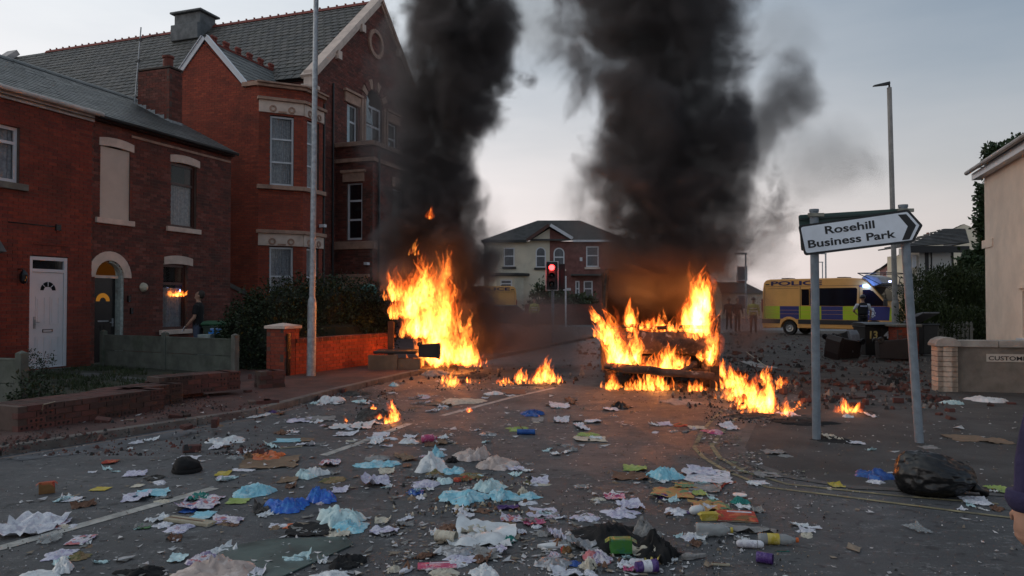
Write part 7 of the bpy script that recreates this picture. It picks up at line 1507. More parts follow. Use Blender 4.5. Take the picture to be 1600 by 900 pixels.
(S,'receipt','white rectangular paper right of the purple packet',"paper",848,802,48,14,'lilac',.05,.02),
(S,'pink_star','pink star-shaped card on the road below the white paper',"card",834,818,36,11,'pink',.1,.03),
(H,'white_scrap','white crumpled scrap on the pink star card',"scrap",837,824,18,10,'white',.1,.04),
(S,'white_scrap','white and red packet left of the pink star card',"packet",800,813,34,9,'print',.1,.04),
(S,'white_scrap','white scrap above the white sandal',"scrap",816,833,14,6,'white',.1,.02),
(H,'grey_scrap','grey crumpled leaves of paper left of the white sandal',"paper",848,836,30,8,'grey',.1,.04),
(S,'pink_napkin','pale pink napkin standing behind the white sandal',"napkin",870,841,22,18,'lilac',.2,.09),
(H,'red_plastic','clear red and white plastic packaging in the front heap',"packaging",890,852,34,22,'clear',.1,.10),
(H,'red_plastic','red crumpled film at the left of the front heap',"film",884,862,18,20,'red',.3,.08),
(S,'grey_tray','grey folded tray in the front heap of rubbish',"tray",922,856,60,18,'foil',.4,.09),
(H,'patterned_cloth','patterned dark cloth in the front heap, under the green carton',"cloth",935,874,46,18,'print',.2,.10),
(H,'foil','large sheet of shiny crumpled foil left of the front heap',"foil",866,882,54,18,'foil',.15,.06),
(H,'blue_scrap','dark blue scrap beside the shiny foil',"scrap",896,882,22,9,'bluebag',.0,.04),
(H,'cream_scrap','cream torn packaging standing at the bottom of the front heap',"packaging",918,887,28,18,'cream',.2,.10),
(S,'white_card','white card cut by the bottom edge below the foil',"card",885,897,50,10,'white',.1,.04),
(S,'white_square','white square paper lying on the black coat',"paper",993,836,20,16,'mint',.0,.01),
(H,'black_coat','large black coat sprawled in the foreground, left half of the black heap',"coat",950,842,118,46,'blackcloth',-.2,.18),
(H,'black_coat','rounded black sack at the right end of the black coat',"sack",1024,866,80,56,'blackcloth',.3,.20),
(H,'grey_lining','grey-green lining folded on the black coat',"lining",1012,838,36,34,'grey',1.2,.20),
(S,'pale_tray','pale curved tray right of the green carton',"tray",992,866,30,22,'cream',.8,.07),
(S,'rod_paper','white paper tube lying at the bottom, left of the yellow lid',"paper",985,886,46,8,'white',.1,.04),
(S,'salmon_card','salmon pink card below the white paper tube',"card",990,892,34,9,'pink',0,.03),
(S,'plastic_tray','oval yellow lid at the bottom of the front heap',"lid",1016,884,24,12,'yellow',-.4,.05),
(H,'lilac_paper','lilac crumpled papers above the black coat',"papers",968,803,50,14,'lilac',-.2,.06),
(H,'lilac_paper','white scrunched printed paper on the left above the coat',"paper",915,810,40,14,'lilac',.1,.05),
(S,'pink_card','bright pink and white card above the lilac papers',"card",960,778,34,9,'pink',0,.03),
(S,'lilac_sheet','lilac sheet between the pink card and the lilac papers',"sheet",985,791,40,11,'lilac',.1,.04),
(S,'paper_scrap','lilac oval paper in the open road, right of the cyan tail',"paper",843,753,30,9,'lilac',-.1,.03),
(S,'paper_scrap','white oval scrap further right in the open road',"paper",908,762,24,6,'clear',.0,.02),
(S,'dark_book','dark red and green book-like card above the bright leaflets',"card",985,746,60,10,'brown',.0,.04),
(H,'cyan_bag','cyan plastic bag with a pointed handle, centre right',"bag",1040,745,52,20,'cyan',.2,.13),
(S,'lime_scrap','lime green film left of the pointed cyan bag',"film",992,733,38,9,'lime',-.2,.03),
(S,'white_carton','open white carton with papers right of the pointed cyan bag',"carton",1105,745,76,20,'white',-.2,.02),
(S,'white_sheet','second white sheet lying on the open white carton',"sheet",1096,738,44,11,'lilac',-.1,.05),
(S,'grey_strip','long pale grey flat packet below the open carton',"packet",1102,763,50,12,'grey',-.35,.02),
(S,'bright_leaflet','orange and red bright leaflet right of the cyan bag',"leaflet",1050,772,68,16,'comic',-.15,.03),
(S,'bright_leaflet','yellow and red leaflet above the orange one',"leaflet",1070,760,36,10,'comic',-.1,.03),
(S,'olive_card','olive green card between leaflet and grey packet',"card",1092,771,24,8,'lime',.1,.01),
(H,'purple_scrap','fuzzy purple strip left of the orange leaflet',"scrap",1033,776,26,8,'purple',-.2,.04),
(S,'comic_page','purple and teal comic page below the orange leaflet',"page",1110,792,56,14,'comic',.15,.04),
(H,'tissue','white tissue lump left of the white shampoo bottle',"tissue",1055,801,36,15,'white',.1,.06),
(H,'teal_ball','fluffy teal scrunched ball near the round white tub',"scrap",1158,786,26,13,'teal',0,.07),
(H,'purple_scrap','small violet scrap behind the white shampoo bottle',"scrap",1077,802,12,8,'purple',0,.04),
(S,'tray','long grey bent tray lying behind the two plastic bottles',"tray",1148,828,124,10,'grey',-.12,.05),
(H,'white_scrap','white rag scrap left of the clear plastic bottle',"rag",1076,841,24,8,'white',0,.04),
(S,'paper_scrap','white and buff scrap at the kerb, small leaf-like',"paper",1187,755,24,6,'white',0,.01),
(S,'paper_scrap','second white scrap along the kerb, to the left',"paper",1197,743,40,7,'grey',0,.02),
(S,'white_plate','white dome-shaped plate near the kerb corner',"plate",1137,668,26,8,'white',0,.06),
(H,'red_cloth','red cloth strip with pink end in the middle of the road',"cloth",1062,665,26,6,'red',-.1,.04),
(S,'pink_cloth','pale pink end of the red cloth strip',"cloth",1038,663,22,5,'lilac',0,.02),
(S,'cream_scrap','cream scraps right of the red cloth strip',"scrap",1088,669,28,5,'cream',-.1,.02),
(H,'magenta_roll','magenta knitted roll beside the kerb',"cloth",1117,676,34,8,'pink',-.05,.06),
(H,'black_rag','black ragged umbrella-like cloth in the open road',"cloth",970,637,32,13,'black',-.1,.14),
(S,'paper_scrap','white scraps left of the black ragged cloth',"paper",954,640,24,5,'white',-.1,.04),
(S,'paper_scrap','white folded sheet in the road near the dark brick, left of centre fire',"paper",874,635,32,7,'white',0,.05),
(S,'cardboard_scrap','brown boxy scrap behind the white folded sheet',"cardboard",891,628,16,8,'brown',0,.08),
(H,'blue_bag','dark blue plastic bag alone in the middle of the road',"bag",832,648,36,13,'bluebag',0,.13),
(S,'paper_scrap','white flat strip below the dark blue bag',"paper",840,657,20,6,'grey',0,.02),
(H,'green_film','pale lime crumpled film in the road, left of a blue tin',"film",810,671,34,11,'lime',.1,.07),
(H,'green_leaves','pale green leafy scrap on a cream sheet, centre road',"leaves",918,680,34,9,'lime',0,.05),
(S,'cream_sheet','cream sheet under the leafy scrap',"sheet",922,687,52,8,'cream',-.05,.02),
(S,'paper_scrap','white bird-like scrap left of the black strip, centre road',"paper",877,658,24,7,'white',-.1,.05),
(H,'black_strip','small black rag above the leafy scrap',"rag",905,660,16,7,'blackcloth',0,.05),
(S,'white_film','white film above the leafy scrap',"film",908,668,18,10,'white',.1,.06),
(S,'white_film','white film right of the small black rag',"film",926,659,26,5,'white',-.1,.03),
(H,'grey_cup','dented grey cup-like scrap in the open road',"scrap",894,704,16,10,'grey',0,.07),
(H,'charred_mass','charred rubbish strung out below the spreading ground fire',"rubbish",1200,652,130,11,'hairy',-.05,.09),
(H,'charred_mass','charred black fabric trailing towards the left sign post',"fabric",1255,661,90,10,'blackcloth',-.2,.07),
(H,'charred_mass','tail of burnt black fabric just right of the left sign post',"fabric",1300,688,50,9,'blackcloth',-.35,.06),
(S,'white_plate','white half plate left of the left sign post, on black fabric',"plate",1233,650,22,7,'white',0,.05),
(S,'white_plate','white plate at the foot of the left sign post',"plate",1298,685,24,9,'cream',0,.06),
(S,'paper_scrap','white and pink paper right of the burnt fabric tail',"paper",1337,693,26,5,'white',0,.02),
(H,'white_bundle','white bag right of the small fire between the posts',"bag",1326,652,16,10,'cloth',0,.10),
(S,'white_scrap','small white lump right of the fire between the posts',"scrap",1358,650,11,6,'white',0,.05),
(H,'charred_mass','burnt black rag under the fire between the posts',"rag",1350,645,34,7,'hairy',0,.05),
(H,'ash_heap','smouldering heap of ash and black rubbish around the small road fire',"ash heap",590,652,70,26,'hairy',0,.22),
(H,'ash_heap','grey ash pile in front of the burning van bumper',"ash",1062,628,60,9,'grey',0,.05),
(H,'burnt_sack','burnt sack lying under the front of the burning van',"sack",1068,607,50,20,'hairy',.2,.22),
(H,'white_sack','grey smoking sack at the foot of the tall left fire',"sack",680,585,52,20,'grey',.1,.25),
(H,'burnt_heap','burnt rubbish heap below the tall left fire',"rubbish",730,588,60,14,'hairy',0,.15),
(H,'burnt_heap','burnt rubbish under the low strip of flames',"rubbish",830,599,90,8,'hairy',0,.08),
(H,'rag','cream sheeting near the single ember, centre left',"sheeting",720,628,66,12,'cream',-.1,.07),
(S,'card_strip','long pinkish board left of the cream sheeting',"board",690,632,44,5,'card',-.2,.03),
(S,'paper_scrap','white scrap between the ash heap and the left fire',"paper",662,621,20,6,'lilac',.2,.03),
(H,'tissue','white crumpled bag behind the cream sheeting',"bag",772,616,26,10,'cloth',0,.10),
(S,'cardboard_sheet','dark pink flat board right of the white crumpled bag',"board",802,613,40,7,'brown',0,.02),
(H,'blue_bag','bright blue plastic bag left of the black rubbish sack',"bag",1366,745,52,14,'bluebag',-.1,.12),
(H,'white_pouch','small white pouch in front of the bright blue bag',"pouch",1368,754,24,7,'white',.05,.04),
(S,'yellow_sponge','yellow-white flat sponge left of the bright blue bag',"sponge",1306,759,22,6,'yellow',-.1,.02),
(S,'lime_packet','lime yellow packet right of the black rubbish sack',"packet",1562,767,26,9,'lime',0,.04),
(S,'paper_scrap','white torn paper beside the black rubbish sack',"paper",1524,785,42,9,'white',-.2,.04),
(S,'clear_scrap','clear square scrap in the road below the black sack',"scrap",1434,828,26,11,'clear',.1,.03),
(S,'paper_scrap','thin white feather-like strip right of the bottles',"scrap",1272,826,24,3,'white',0,.01),
(S,'cardboard_sheet','flattened brown cardboard right of the right sign post',"cardboard",1512,686,62,9,'card',-.1,.02),
(S,'cardboard_sheet','second flattened cardboard piece, right of the first',"cardboard",1555,690,46,8,'card',-.1,.02),
(S,'paper_scrap','white oval scrap just right of the right post foot',"scrap",1451,700,28,4,'grey',0,.01),
(H,'carrier_bag','white carrier bag with blue print near the parking wall pier',"bag",1487,631,26,13,'mint',.1,.14),
(H,'white_sack','grey-white sack lying below the parking wall',"sack",1542,626,54,13,'cloth',-.02,.15),
(S,'grey_rag','grey shredded rag below the left sign post',"rag",1210,708,34,7,'grey',-.1,.03),
(H,'grey_rag','lumpy grey rag right of the shredded rag',"rag",1228,713,20,7,'grey',-.3,.03),
(S,'board_sheet','grey-white panel lying far off, left of the leaning stick',"panel",1180,570,26,9,'grey',0,.05),
]
for q in L_: piece(q[0], q[1], q[2], q[3], *q[4:])
# smaller crumpled scraps between the named pieces
_rs = random.Random(5); _vm = []
for k in range(14):
    kd = 'heap' if k % 3 == 0 else 'sheet'; V, Fc = crumpled(kd, 1, .62, .22 if kd == 'heap' else .3, 400+k, 8); me = bpy.data.meshes.new('scrap'); me.from_pydata(V, [], Fc); me.materials.append(PM[('white','cloth','white','cream','cloth','grey','card','mint','brown','clear','white','cloth','print','grey')[k]]); _vm.append(me)
for (u0, u1, v0, v1, n_, lb, sz_) in ((0, 560, 700, 890, 52, 'small torn scrap among the papers on the left of the road', .13), (420, 700, 600, 700, 60, 'small torn scrap in the litter before the low brick wall and ash heap', .17), (600, 860, 690, 880, 52, 'small torn scrap among the cyan bags in the centre of the road', .12), (840, 1240, 740, 890, 60, 'small torn scrap around the black coat and bottles in the foreground', .11), (640, 1100, 620, 700, 30, 'small torn scrap on the open road before the burning van', .14), (1150, 1600, 640, 860, 22, 'small torn scrap on the tarmac round the sign posts and black sack', .10), (100, 420, 655, 700, 12, 'small torn scrap in the gutter of the left pavement', .13)):
    for i in range(n_):
        u, v = _rs.uniform(u0, u1), _rs.uniform(v0, v1); q = min(L_, key=lambda r: (r[4]-u)**2+9*(r[5]-v)**2); t = _rs.uniform(.45, .9); u, v = u*(1-t)+q[4]*t+_rs.gauss(0, 7), v*(1-t)+q[5]*t+_rs.gauss(0, 4)+4; o = bpy.data.objects.new('litter_scrap', _rs.choice(_vm)); link(o); o.location = gp(u, v); s = sz_*_rs.uniform(.5, 1.35); o.scale = (s, s, s); o.rotation_euler = (0, 0, _rs.uniform(0, 6.28)); tag(o, lb, 'scrap', 'small scraps of litter')
BS = paper_mat('black_sack_plastic', (.010,.010,.011), None, rough=.3)
def big_sack():
    c = gp(1461, 772); t = thing('rubbish_sack', 'large full black rubbish sack on the road at the right, with a burnt red corner', 'rubbish sack', c, -.25); bm = bmesh.new(); bmesh.ops.create_icosphere(bm, subdivisions=5, radius=1)
    for v in bm.verts:
        p = v.co.copy(); f = 1+.10*fbm(p, 1.3, 3, 3); r_ = 1-abs(fbm((p.x*1.3, p.y*4.0, p.z*4.0), 1.1, 3, 8)); v.co = Vector((p.x*.315*f, p.y*.24*f, max(-.15, p.z*.19*f*(1-.35*p.x))+.155)); v.co += p*(.03*(r_-.7)-.022*abs(fbm((p.x*2+3, p.y*7, p.z*7), 1.2, 2, 5)))
    me = bpy.data.meshes.new('sack'); bm.to_mesh(me); bm.free(); me.materials.append(BS); me.polygons.foreach_set('use_smooth', [True]*len(me.polygons)); link(bpy.data.objects.new('sack', me), t)
    mb = MB(); V, Fc = crumpled('heap', .16, .2, .05, 5, 10); V = [(-.285-z, y*.8, .18+x*.8) for x, y, z in V]; mb.add(V, Fc); mb.build('burnt_corner', PM['brown'], t, smooth=True)
    mb = MB(); mb.tube([(.28, 0, .08), (.34, .01, .05), (.38, .03, .02)], [.05, .02, .04], 8); mb.build('knot', BS, t, smooth=True)
big_sack()
solid('brick','half_brick','dirty half brick on the tarmac left of the grey carrier bag','brick',300,706,26,None,.3,d=.10,h=.075)
o = solid('box','folded_card','folded rust-brown card standing on edge on the left of the road','card',73,771,20,PM['red'],.5,d=.05,h=.10); 
t = thing('woolly_hat', 'black woolly cap lying on the tarmac in front of the white tray', 'cap', gp(292, 737), .2); mb = MB(); mb.lathe([(.001,.002),(.10,.004),(.125,.03),(.12,.07),(.09,.11),(.05,.135),(.001,.14)], n=20); o = mb.build('crown', PM['blackcloth'], t, smooth=True); crumple(o, .03, 6, 3, 1); mb = MB(); mb.lathe([(.128,.0),(.138,.02),(.128,.04)], n=20); mb.build('rim', PM['blackcloth'], t, smooth=True)
solid('plank','plank','pale grooved timber plank lying across the left foreground','plank',297,817,88,'wood',-.36,d=.09,h=.025)
solid('plank','stick','thin pale stick below the pale blue strip of card','stick',455,700,34,'wood',.5,d=.02,h=.015)
solid('bottle','pink_bottle','bright pink plastic bottle in the middle of the road','bottle',671,691,24,'pink',.5,r=.045,cap='pink',band='pink')
solid('can','tin_can','ribbed empty tin can on its side in the foreground, open end right','can',697,847,34,'cream',-.35,r=.038)
solid('book','card_case','pink and white plastic card case at the bottom centre','case',683,886,60,'pink',.12,d=.11,th=.012,panel='pink')
solid('sandal','shoe','small striped canvas shoe at the bottom edge, left of centre','shoe',634,894,30,'white',1.0)
solid('can','blue_tin','blue and red drinks tin beside the lime film','drinks tin',822,679,28,'bluebag',.0,r=.033)
solid('sandal','sandal','white flip-flop sandal left of the front rubbish heap','sandal',865,855,52,'cloth',.15)
solid('box','green_carton','bright green juice carton lying in the front heap','carton',970,862,34,'green',-.1,d=.08,h=.085,z=.02)
solid('cup','paper_cup','purple printed paper cup at the bottom edge of the picture','cup',1010,895,34,'purple',.2,band='white')
solid('paddle','hair_brush','grey oval hair brush lying alone below the black sack','hairbrush',1084,873,42,'grey',.25)
solid('plank','wood_block','small pale wooden strip at the bottom, right of the hair brush','wood',1126,884,28,'wood',-.15,d=.02,h=.015)
solid('can','purple_tin','purple and turquoise drinks can lying at the bottom right of centre','drinks can',1195,880,24,'purple',-.5,r=.033)
solid('bottle','clear_bottle','clear plastic bottle with a gold cap, left of the two','bottle',1116,838,56,'clear',-.1,r=.045,cap='yellow')
solid('bottle','squash_bottle','clear bottle with a yellow band and orange top, right of the two','bottle',1216,851,60,'clear',-.15,r=.036,cap='orange',band='yellow')
solid('pill','canister','white rounded plastic canister between the two clear bottles','canister',1172,856,42,'white',-.15,r=.026)
solid('pill','shampoo_bottle','white shampoo bottle left of the red book','bottle',1089,804,28,'cloth',.5,r=.035)
solid('book','red_book','red picture book with brown edges in the right foreground','book',1150,808,60,'red',-.2,d=.28,th=.014,panel='red')
solid('box','yellow_packet','small yellow food packet left of the red picture book','packet',1108,812,24,'yellow',0,d=.06,h=.05)
solid('tub','white_tub','round white-lidded tub behind the teal ball','tub',1156,778,20,'cloth',0,body='brown')
solid('plank','green_strip','thin bright green plastic strip under the squash bottle','strip',1222,862,22,'teal',-.1,d=.012,h=.006)
q = thing('leaning_stick', 'long thin stick lying in the road beyond the ground fire', 'stick', gp(1185, 565)); mb = MB(); mb.tube([gp(1166, 556)+UP*.12, gp(1201, 577)+UP*.02], .012, 6); sub(q, mb, 'stick', PM['wood'])
q = thing('wire', 'thin pale wire hanging over the near end of the broken wall', 'wire', gp(75, 640, .3)); mb = MB(); mb.tube([gp(105, 617, .28), gp(85, 628, .38), gp(68, 632, .40), gp(66, 640, .33), gp(64, 655, .12)], .006, 5); sub(q, mb, 'strand', PM['wood'])
q = thing('red_ribbon', 'red ribbon straggling below the open white carton', 'ribbon', gp(1125, 760)); mb = MB()
for pts in ([(1112,752),(1118,758),(1124,764),(1130,760),(1133,753)], [(1126,766),(1128,758),(1140,754),(1150,753)]): mb.tube([gp(u, v, .01) for u, v in pts], .005, 5)
sub(q, mb, 'ribbon', PM['red'])
# sheet of greenish glass or board on the road
q = thing('glass_sheet', 'large dusty greenish glass sheet flat on the road, bottom left of centre', 'glass sheet', gp(440, 865))
GS_ = M('dusty_green_glass', (.07,.105,.095), .28, .5, 2.6, .1, world=True, dirt=.75, dirtcol=(.13,.15,.145), bscale=14, spec=.8)
pts = [gp(u, v, .012) for u, v in ((318, 868), (345, 856), (420, 842), (540, 838), (552, 850), (430, 905), (400, 925), (300, 925))]; mb = MB(); mb.add([p for p in pts]+[p-UP*.008 for p in pts], [tuple(reversed(range(8))), tuple(range(8, 16))]+[(i, (i+1) % 8, 8+(i+1) % 8, 8+i) for i in range(8)]); sub(q, mb, 'sheet', GS_)
# ------------------------------------------------------------------ scattered bricks on the far right of the road
rnd = random.Random(77)
def in_smoke_area(u, v): return True
bmm = []
for k in range(4):
    bm = bmesh.new(); bmesh.ops.create_cube(bm, size=1)
    for q in bm.verts: q.co = Vector((q.co.x*.215*(1, .6, 1, .8)[k], q.co.y*.102, (q.co.z+.5)*.066))
    bmesh.ops.bevel(bm, geom=bm.edges[:], offset=.007, segments=1, affect='EDGES')
    for q in bm.verts: q.co += Vector((fbm(q.co, 10, 2, k), fbm(q.co, 10, 2, k+4), 0))*.008
    me = bpy.data.meshes.new('scattered_brick'); bm.to_mesh(me); bm.free(); me.materials.append(BR_W); bmm.append(me)
zones = [(1120, 1290, 530, 600, 45, 'loose dirty brick in the rubble between the burning van and the left sign post'), (1290, 1480, 548, 630, 56, 'loose dark brick in the rubble between the toppled bins and the sign posts'), (1150, 1420, 600, 645, 22, 'single brick lying nearer the sign posts than the main rubble'), (900, 1000, 500, 560, 14, 'brick lying far off to the left of the burning van'), (1440, 1600, 625, 660, 5, 'brick lying on the footway below the parking wall'), (380, 600, 588, 625, 14, 'red brick fallen before the low garden wall and gate pier'), (60, 400, 650, 668, 8, 'red brick lying on the dusty left pavement below the broken wall')]
for (u0, u1, v0, v1, n, lb) in zones:
    for i in range(n):
        u, v = rnd.uniform(u0, u1), v0+(v1-v0)*rnd.random()**1.2; p = gp(u, v, .095 if (u < 400 and v < 668) else 0)
        o = bpy.data.objects.new('scattered_brick', rnd.choice(bmm)); link(o); o.location = p; s = rnd.uniform(.6, 1.05); o.scale = (s, s, s); o.rotation_euler = (rnd.choice([0, 0, pi/2, .3]), rnd.choice([0, 0, .2]), rnd.uniform(0, 3.14))
        if o.rotation_euler.x > 1: o.location.z += .05
        o.location.z -= rnd.uniform(0, .03); tag(o, lb, 'brick', 'bricks thrown over the road')
# ------------------------------------------------------------------ uncountable scraps, crumbs and ash
def scraps(name, label, zones, mats, size, seed, flat=.25, zf=None, tri=False):
    rnd = random.Random(seed); mb = MB()
    for (u0, u1, v0, v1, n, z) in zones:
        for _ in range(n):
            u = rnd.uniform(u0, u1); v = rnd.uniform(v0, v1); p = gp(u, v, z+.006)
            if fbm((p.x, p.y, 0), .9, 3, seed) < .0 and rnd.random() < .82: continue
            s = size*rnd.lognormvariate(0, .5); q = rnd.uniform(0, 6.28); a = Vector((cos(q), sin(q), 0)); b = Vector((-sin(q), cos(q), 0))*rnd.uniform(.4, 1); h1, h2 = rnd.random()*flat*s, rnd.random()*flat*s; mi = rnd.randrange(len(mats))
            if tri:
                t_ = p+UP*s*.55; mb.add([p+a*s*.5, p+b*s*.5, p-a*s*.45, p-b*s*.5, t_+a*s*.15, t_-a*s*.2+b*.1*s], [(0,1,4),(1,5,4),(1,2,5),(2,3,5),(3,4,5),(3,0,4)], mi, rnd.random())
            else: mb.add([p-a*s*.5+UP*h1, p+b*s*.4+UP*.002, p+a*s*.5+UP*h2, p-b*s*.4], [(0,1,2,3)], mi)
    o = mb.build(name, mats, fix=False); return tag(o, label, 'litter', kind='stuff')
DUSTW = M('pale_scrap', (.50,.49,.49), .8, .4, 9, 0, world=True); DUSTG = M('grey_scrap', (.17,.165,.155), .9, .4, 9, 0, world=True); DUSTB = M('buff_scrap', (.24,.19,.14), .9, .4, 9, 0, world=True); DUSTK = M('dark_scrap', (.03,.03,.03), .9, .4, 9, 0, world=True)
scraps('small_litter', 'tiny torn scraps of paper and film strewn over the road', [(0, 1000, 680, 900, 1500, 0), (600, 1150, 740, 900, 1200, 0), (420, 1000, 600, 700, 1500, 0), (1000, 1600, 640, 900, 600, 0), (560, 860, 590, 640, 500, 0), (1100, 1600, 560, 640, 260, 0), (850, 1130, 500, 560, 200, 0)], [DUSTW, DUSTW, DUSTG, DUSTB], .034, 5)
scraps('small_litter', 'scraps of paper collected in the gutter and on the dusty pavement', [(0, 520, 640, 720, 240, .0), (120, 420, 618, 660, 160, .09), (430, 620, 585, 650, 520, .0)], [DUSTW, DUSTG, DUSTB], .035, 6)
scraps('grit', 'pale grit and crumbs scattered over the tarmac', [(0, 1600, 600, 900, 5200, 0), (600, 1300, 700, 900, 3000, 0), (900, 1500, 540, 640, 800, 0)], [DUSTG, DUSTB, DUSTK, DUSTW], .008, 8, tri=True)
scraps('brick_crumbs', 'red brick crumbs covering the left pavement', [(-20, 420, 620, 712, 3400, .088), (300, 620, 585, 640, 900, .0)], [BR_W, BR_W, DUSTK], .022, 9, tri=True)
scraps('leaf_debris', 'torn leaves and rubbish collected along the right-hand kerb corner', [(1085, 1160, 672, 705, 340, 0), (1110, 1190, 705, 740, 340, 0), (1150, 1260, 735, 752, 120, 0)], [M('green_grey_scrap', (.24,.25,.17), .9, .4, 9, 0, world=True), DUSTG, DUSTK, DUSTB, DUSTW], .028, 10, flat=.25)
scraps('food_scraps', 'spilt yellow and brown food scraps around the cyan bags', [(600, 830, 745, 805, 520, 0), (850, 1000, 850, 895, 200, 0)], [PM['food'], PM['brown'], PM['cream'], DUSTK], .022, 11, tri=True)
scraps('cinders', 'black cinders and ash round the fires', [(1100, 1260, 625, 662, 700, 0), (930, 1130, 600, 630, 700, 0), (540, 650, 640, 672, 500, 0), (680, 900, 585, 610, 500, 0)], [DUSTK, DUSTK, DUSTG], .02, 12, tri=True)
scraps('rubble', 'broken masonry and dark rubble covering the far side of the junction', [(1050, 1480, 522, 640, 3600, 0), (900, 1050, 520, 590, 500, 0), (600, 900, 560, 600, 300, 0)], [BR_W, DUSTK, DUSTG], .06, 13, tri=True)
# ------------------------------------------------------------------ fire
def flame_mat():
    m, nt, o = newmat('flame'); m.cycles.emission_sampling = 'NONE'
    tcn = N(nt, 'ShaderNodeTexCoord'); lw = N(nt, 'ShaderNodeLayerWeight'); lw.inputs[0].default_value = .35
    core = math_(nt, 'POWER', math_(nt, 'SUBTRACT', 1.0, lw.outputs['Facing']), 1.6)
    n = noise_(nt, tcn.outputs['Object'], 10.0, 5, .65, 1.6, mapping=(1.0, 1.0, .42))
    g = math_(nt, 'MULTIPLY', core, sstep(nt, n, .42, .60))
    at_ = N(nt, 'ShaderNodeAttribute', attribute_name='burn')
    s = math_(nt, 'MULTIPLY', math_(nt, 'MULTIPLY', g, at_.outputs['Fac']), 1.75)
    col = mixc(nt, at_.outputs['Fac'], (1.0, .09, .006), (1.0, .33, .05))
    e = N(nt, 'ShaderNodeEmission'); nt.links.new(col, e.inputs[0]); nt.links.new(s, e.inputs[1])
    t = N(nt, 'ShaderNodeBsdfTransparent'); a = N(nt, 'ShaderNodeAddShader'); nt.links.new(e.outputs[0], a.inputs[0]); nt.links.new(t.outputs[0], a.inputs[1])
    nt.links.new(a.outputs[0], o.inputs['Surface']); return m
FLAME = flame_mat()
def fire(name, label, Y, spots, light=0, lcol=(1, .33, .08), depth=.5, seed=1, ground=False, lpos=None, cat='fire', group=None):
    """spots: (u, v_base, width_px, height_px, count, lean) read off at depth Y"""
    rnd = random.Random(seed); k = Y/F_PX; V = []; Fc = []; H = []
    o0 = at(spots[0][0], spots[0][1], Y)
    for (u, v, wp, hp, cnt, lean) in spots:
        for q_ in range(int(cnt*1.35)+max(2, int(cnt*.3))):
            soft = q_ >= int(cnt*1.35)
            g = rnd.gauss(0, .33); g = max(-.95, min(.95, g)); fx = g*.5
            b = (gp(u+fx*wp, v+rnd.uniform(-1, 1)*depth*12, .01) if ground else at(u+fx*wp, v-rnd.random()**2*hp*.25, Y+rnd.uniform(-1, 1)*depth))-o0
            h = hp*k*(1-abs(g)*.75)*rnd.uniform(.3, 1.15); r = h*rnd.uniform(.07, .15)+.012; r = min(r, .17)
            sx = rnd.uniform(.6, 1.3); ph = rnd.uniform(0, 6.3); n = 7; L = 11; b0 = len(V); sd = rnd.uniform(0, 50); hot = rnd.uniform(.55, 1.0)
            if soft: h *= 1.15; r *= 2.3; hot = rnd.uniform(.16, .30)
            for i in range(L+1):
                t = i/L; rr = r*(sin(pi*min(1, t**.62)*.97+.05))**1.1*(1-.35*t)+.002
                cx = lean*h*t*t+.16*h*mnoise.noise(Vector((sd, t*2.2, 0)))*(.3+t)+.05*h*sin(ph+t*7)*t; cyy = .12*h*mnoise.noise(Vector((sd, 9, t*2.2)))
                for q in range(n):
                    a = 2*pi*q/n+t*2; jit = 1+.45*mnoise.noise(Vector((cos(a)+sd, sin(a), t*5)))
                    V.append((b.x+cx+cos(a)*rr*sx*jit, b.y+cyy+sin(a)*rr*jit, b.z+h*t)); H.append(hot*(1.12-.75*t))
            for i in range(L):
                for q in range(n): Fc.append((b0+i*n+q, b0+i*n+(q+1) % n, b0+(i+1)*n+(q+1) % n, b0+(i+1)*n+q))
            Fc.append(tuple(b0+L*n+q for q in range(n)))
    me = bpy.data.meshes.new(name); me.from_pydata(V, [], Fc); me.materials.append(FLAME)
    me.polygons.foreach_set('use_smooth', [True]*len(Fc)); at_ = me.attributes.new('burn', 'FLOAT', 'POINT'); at_.data.foreach_set('value', H)
    o = bpy.data.objects.new(name, me); link(o); o.location = o0; tag(o, label, cat, group)
    for (lu, lv, en, rad) in (lpos or []):
        ld = bpy.data.lights.new('fire_light', 'POINT'); ld.energy = en*.13; ld.color = lcol; ld.shadow_soft_size = rad
        lo = bpy.data.objects.new('fire_light', ld); link(lo, o); lo.location = at(lu, lv, Y-.1)-o0
    return o
fire('fire', 'tall yellow fire on the bins beside the brick wall and hedge', 17.2, [
    (640, 500, 85, 66, 34, .15), (658, 484, 96, 72, 34, -.05), (685, 530, 110, 110, 52, 0), (692, 575, 125, 90, 62, -.1), (650, 530, 70, 60, 30, 0),
    (672, 345, 14, 20, 3, .2), (645, 400, 24, 26, 4, .3), (700, 440, 26, 50, 5, .1), (725, 572, 60, 60, 26, .15), (668, 465, 40, 60, 12, .1), (618, 472, 50, 50, 20, -.15), (612, 500, 24, 26, 8, 0), (745, 574, 40, 26, 12, .1)], lpos=[(665, 500, 90, .5), (712, 540, 230, .4), (690, 430, 420, .5)], seed=3, depth=.45)
fire('fire', 'low strip of flames across the middle of the junction', 14.6, [(850, 598, 60, 38, 26, .2), (815, 598, 60, 22, 22, .1), (790, 600, 40, 12, 12, 0), (868, 598, 30, 16, 8, 0)], lpos=[(845, 588, 60, .2)], seed=5, depth=.3, ground=True)
fire('fire', 'small flames in the burnt rubbish right below the tall left fire', 14.6, [(705, 602, 40, 24, 16, .2), (692, 600, 16, 20, 5, 0), (735, 596, 30, 10, 8, 0)], lpos=[(705, 596, 20, .2)], seed=25, depth=.3, ground=True)
fire('fire', 'small fire on a heap of ash and rubbish in the road', 9.8, [(617, 662, 16, 36, 9, -.3), (606, 664, 34, 14, 14, 0), (612, 640, 14, 14, 6, 0), (584, 640, 20, 8, 6, 0), (541, 660, 5, 10, 2, 0), (593, 656, 8, 12, 3, 0)], lpos=[(612, 650, 14, .1)], seed=6, depth=.12)
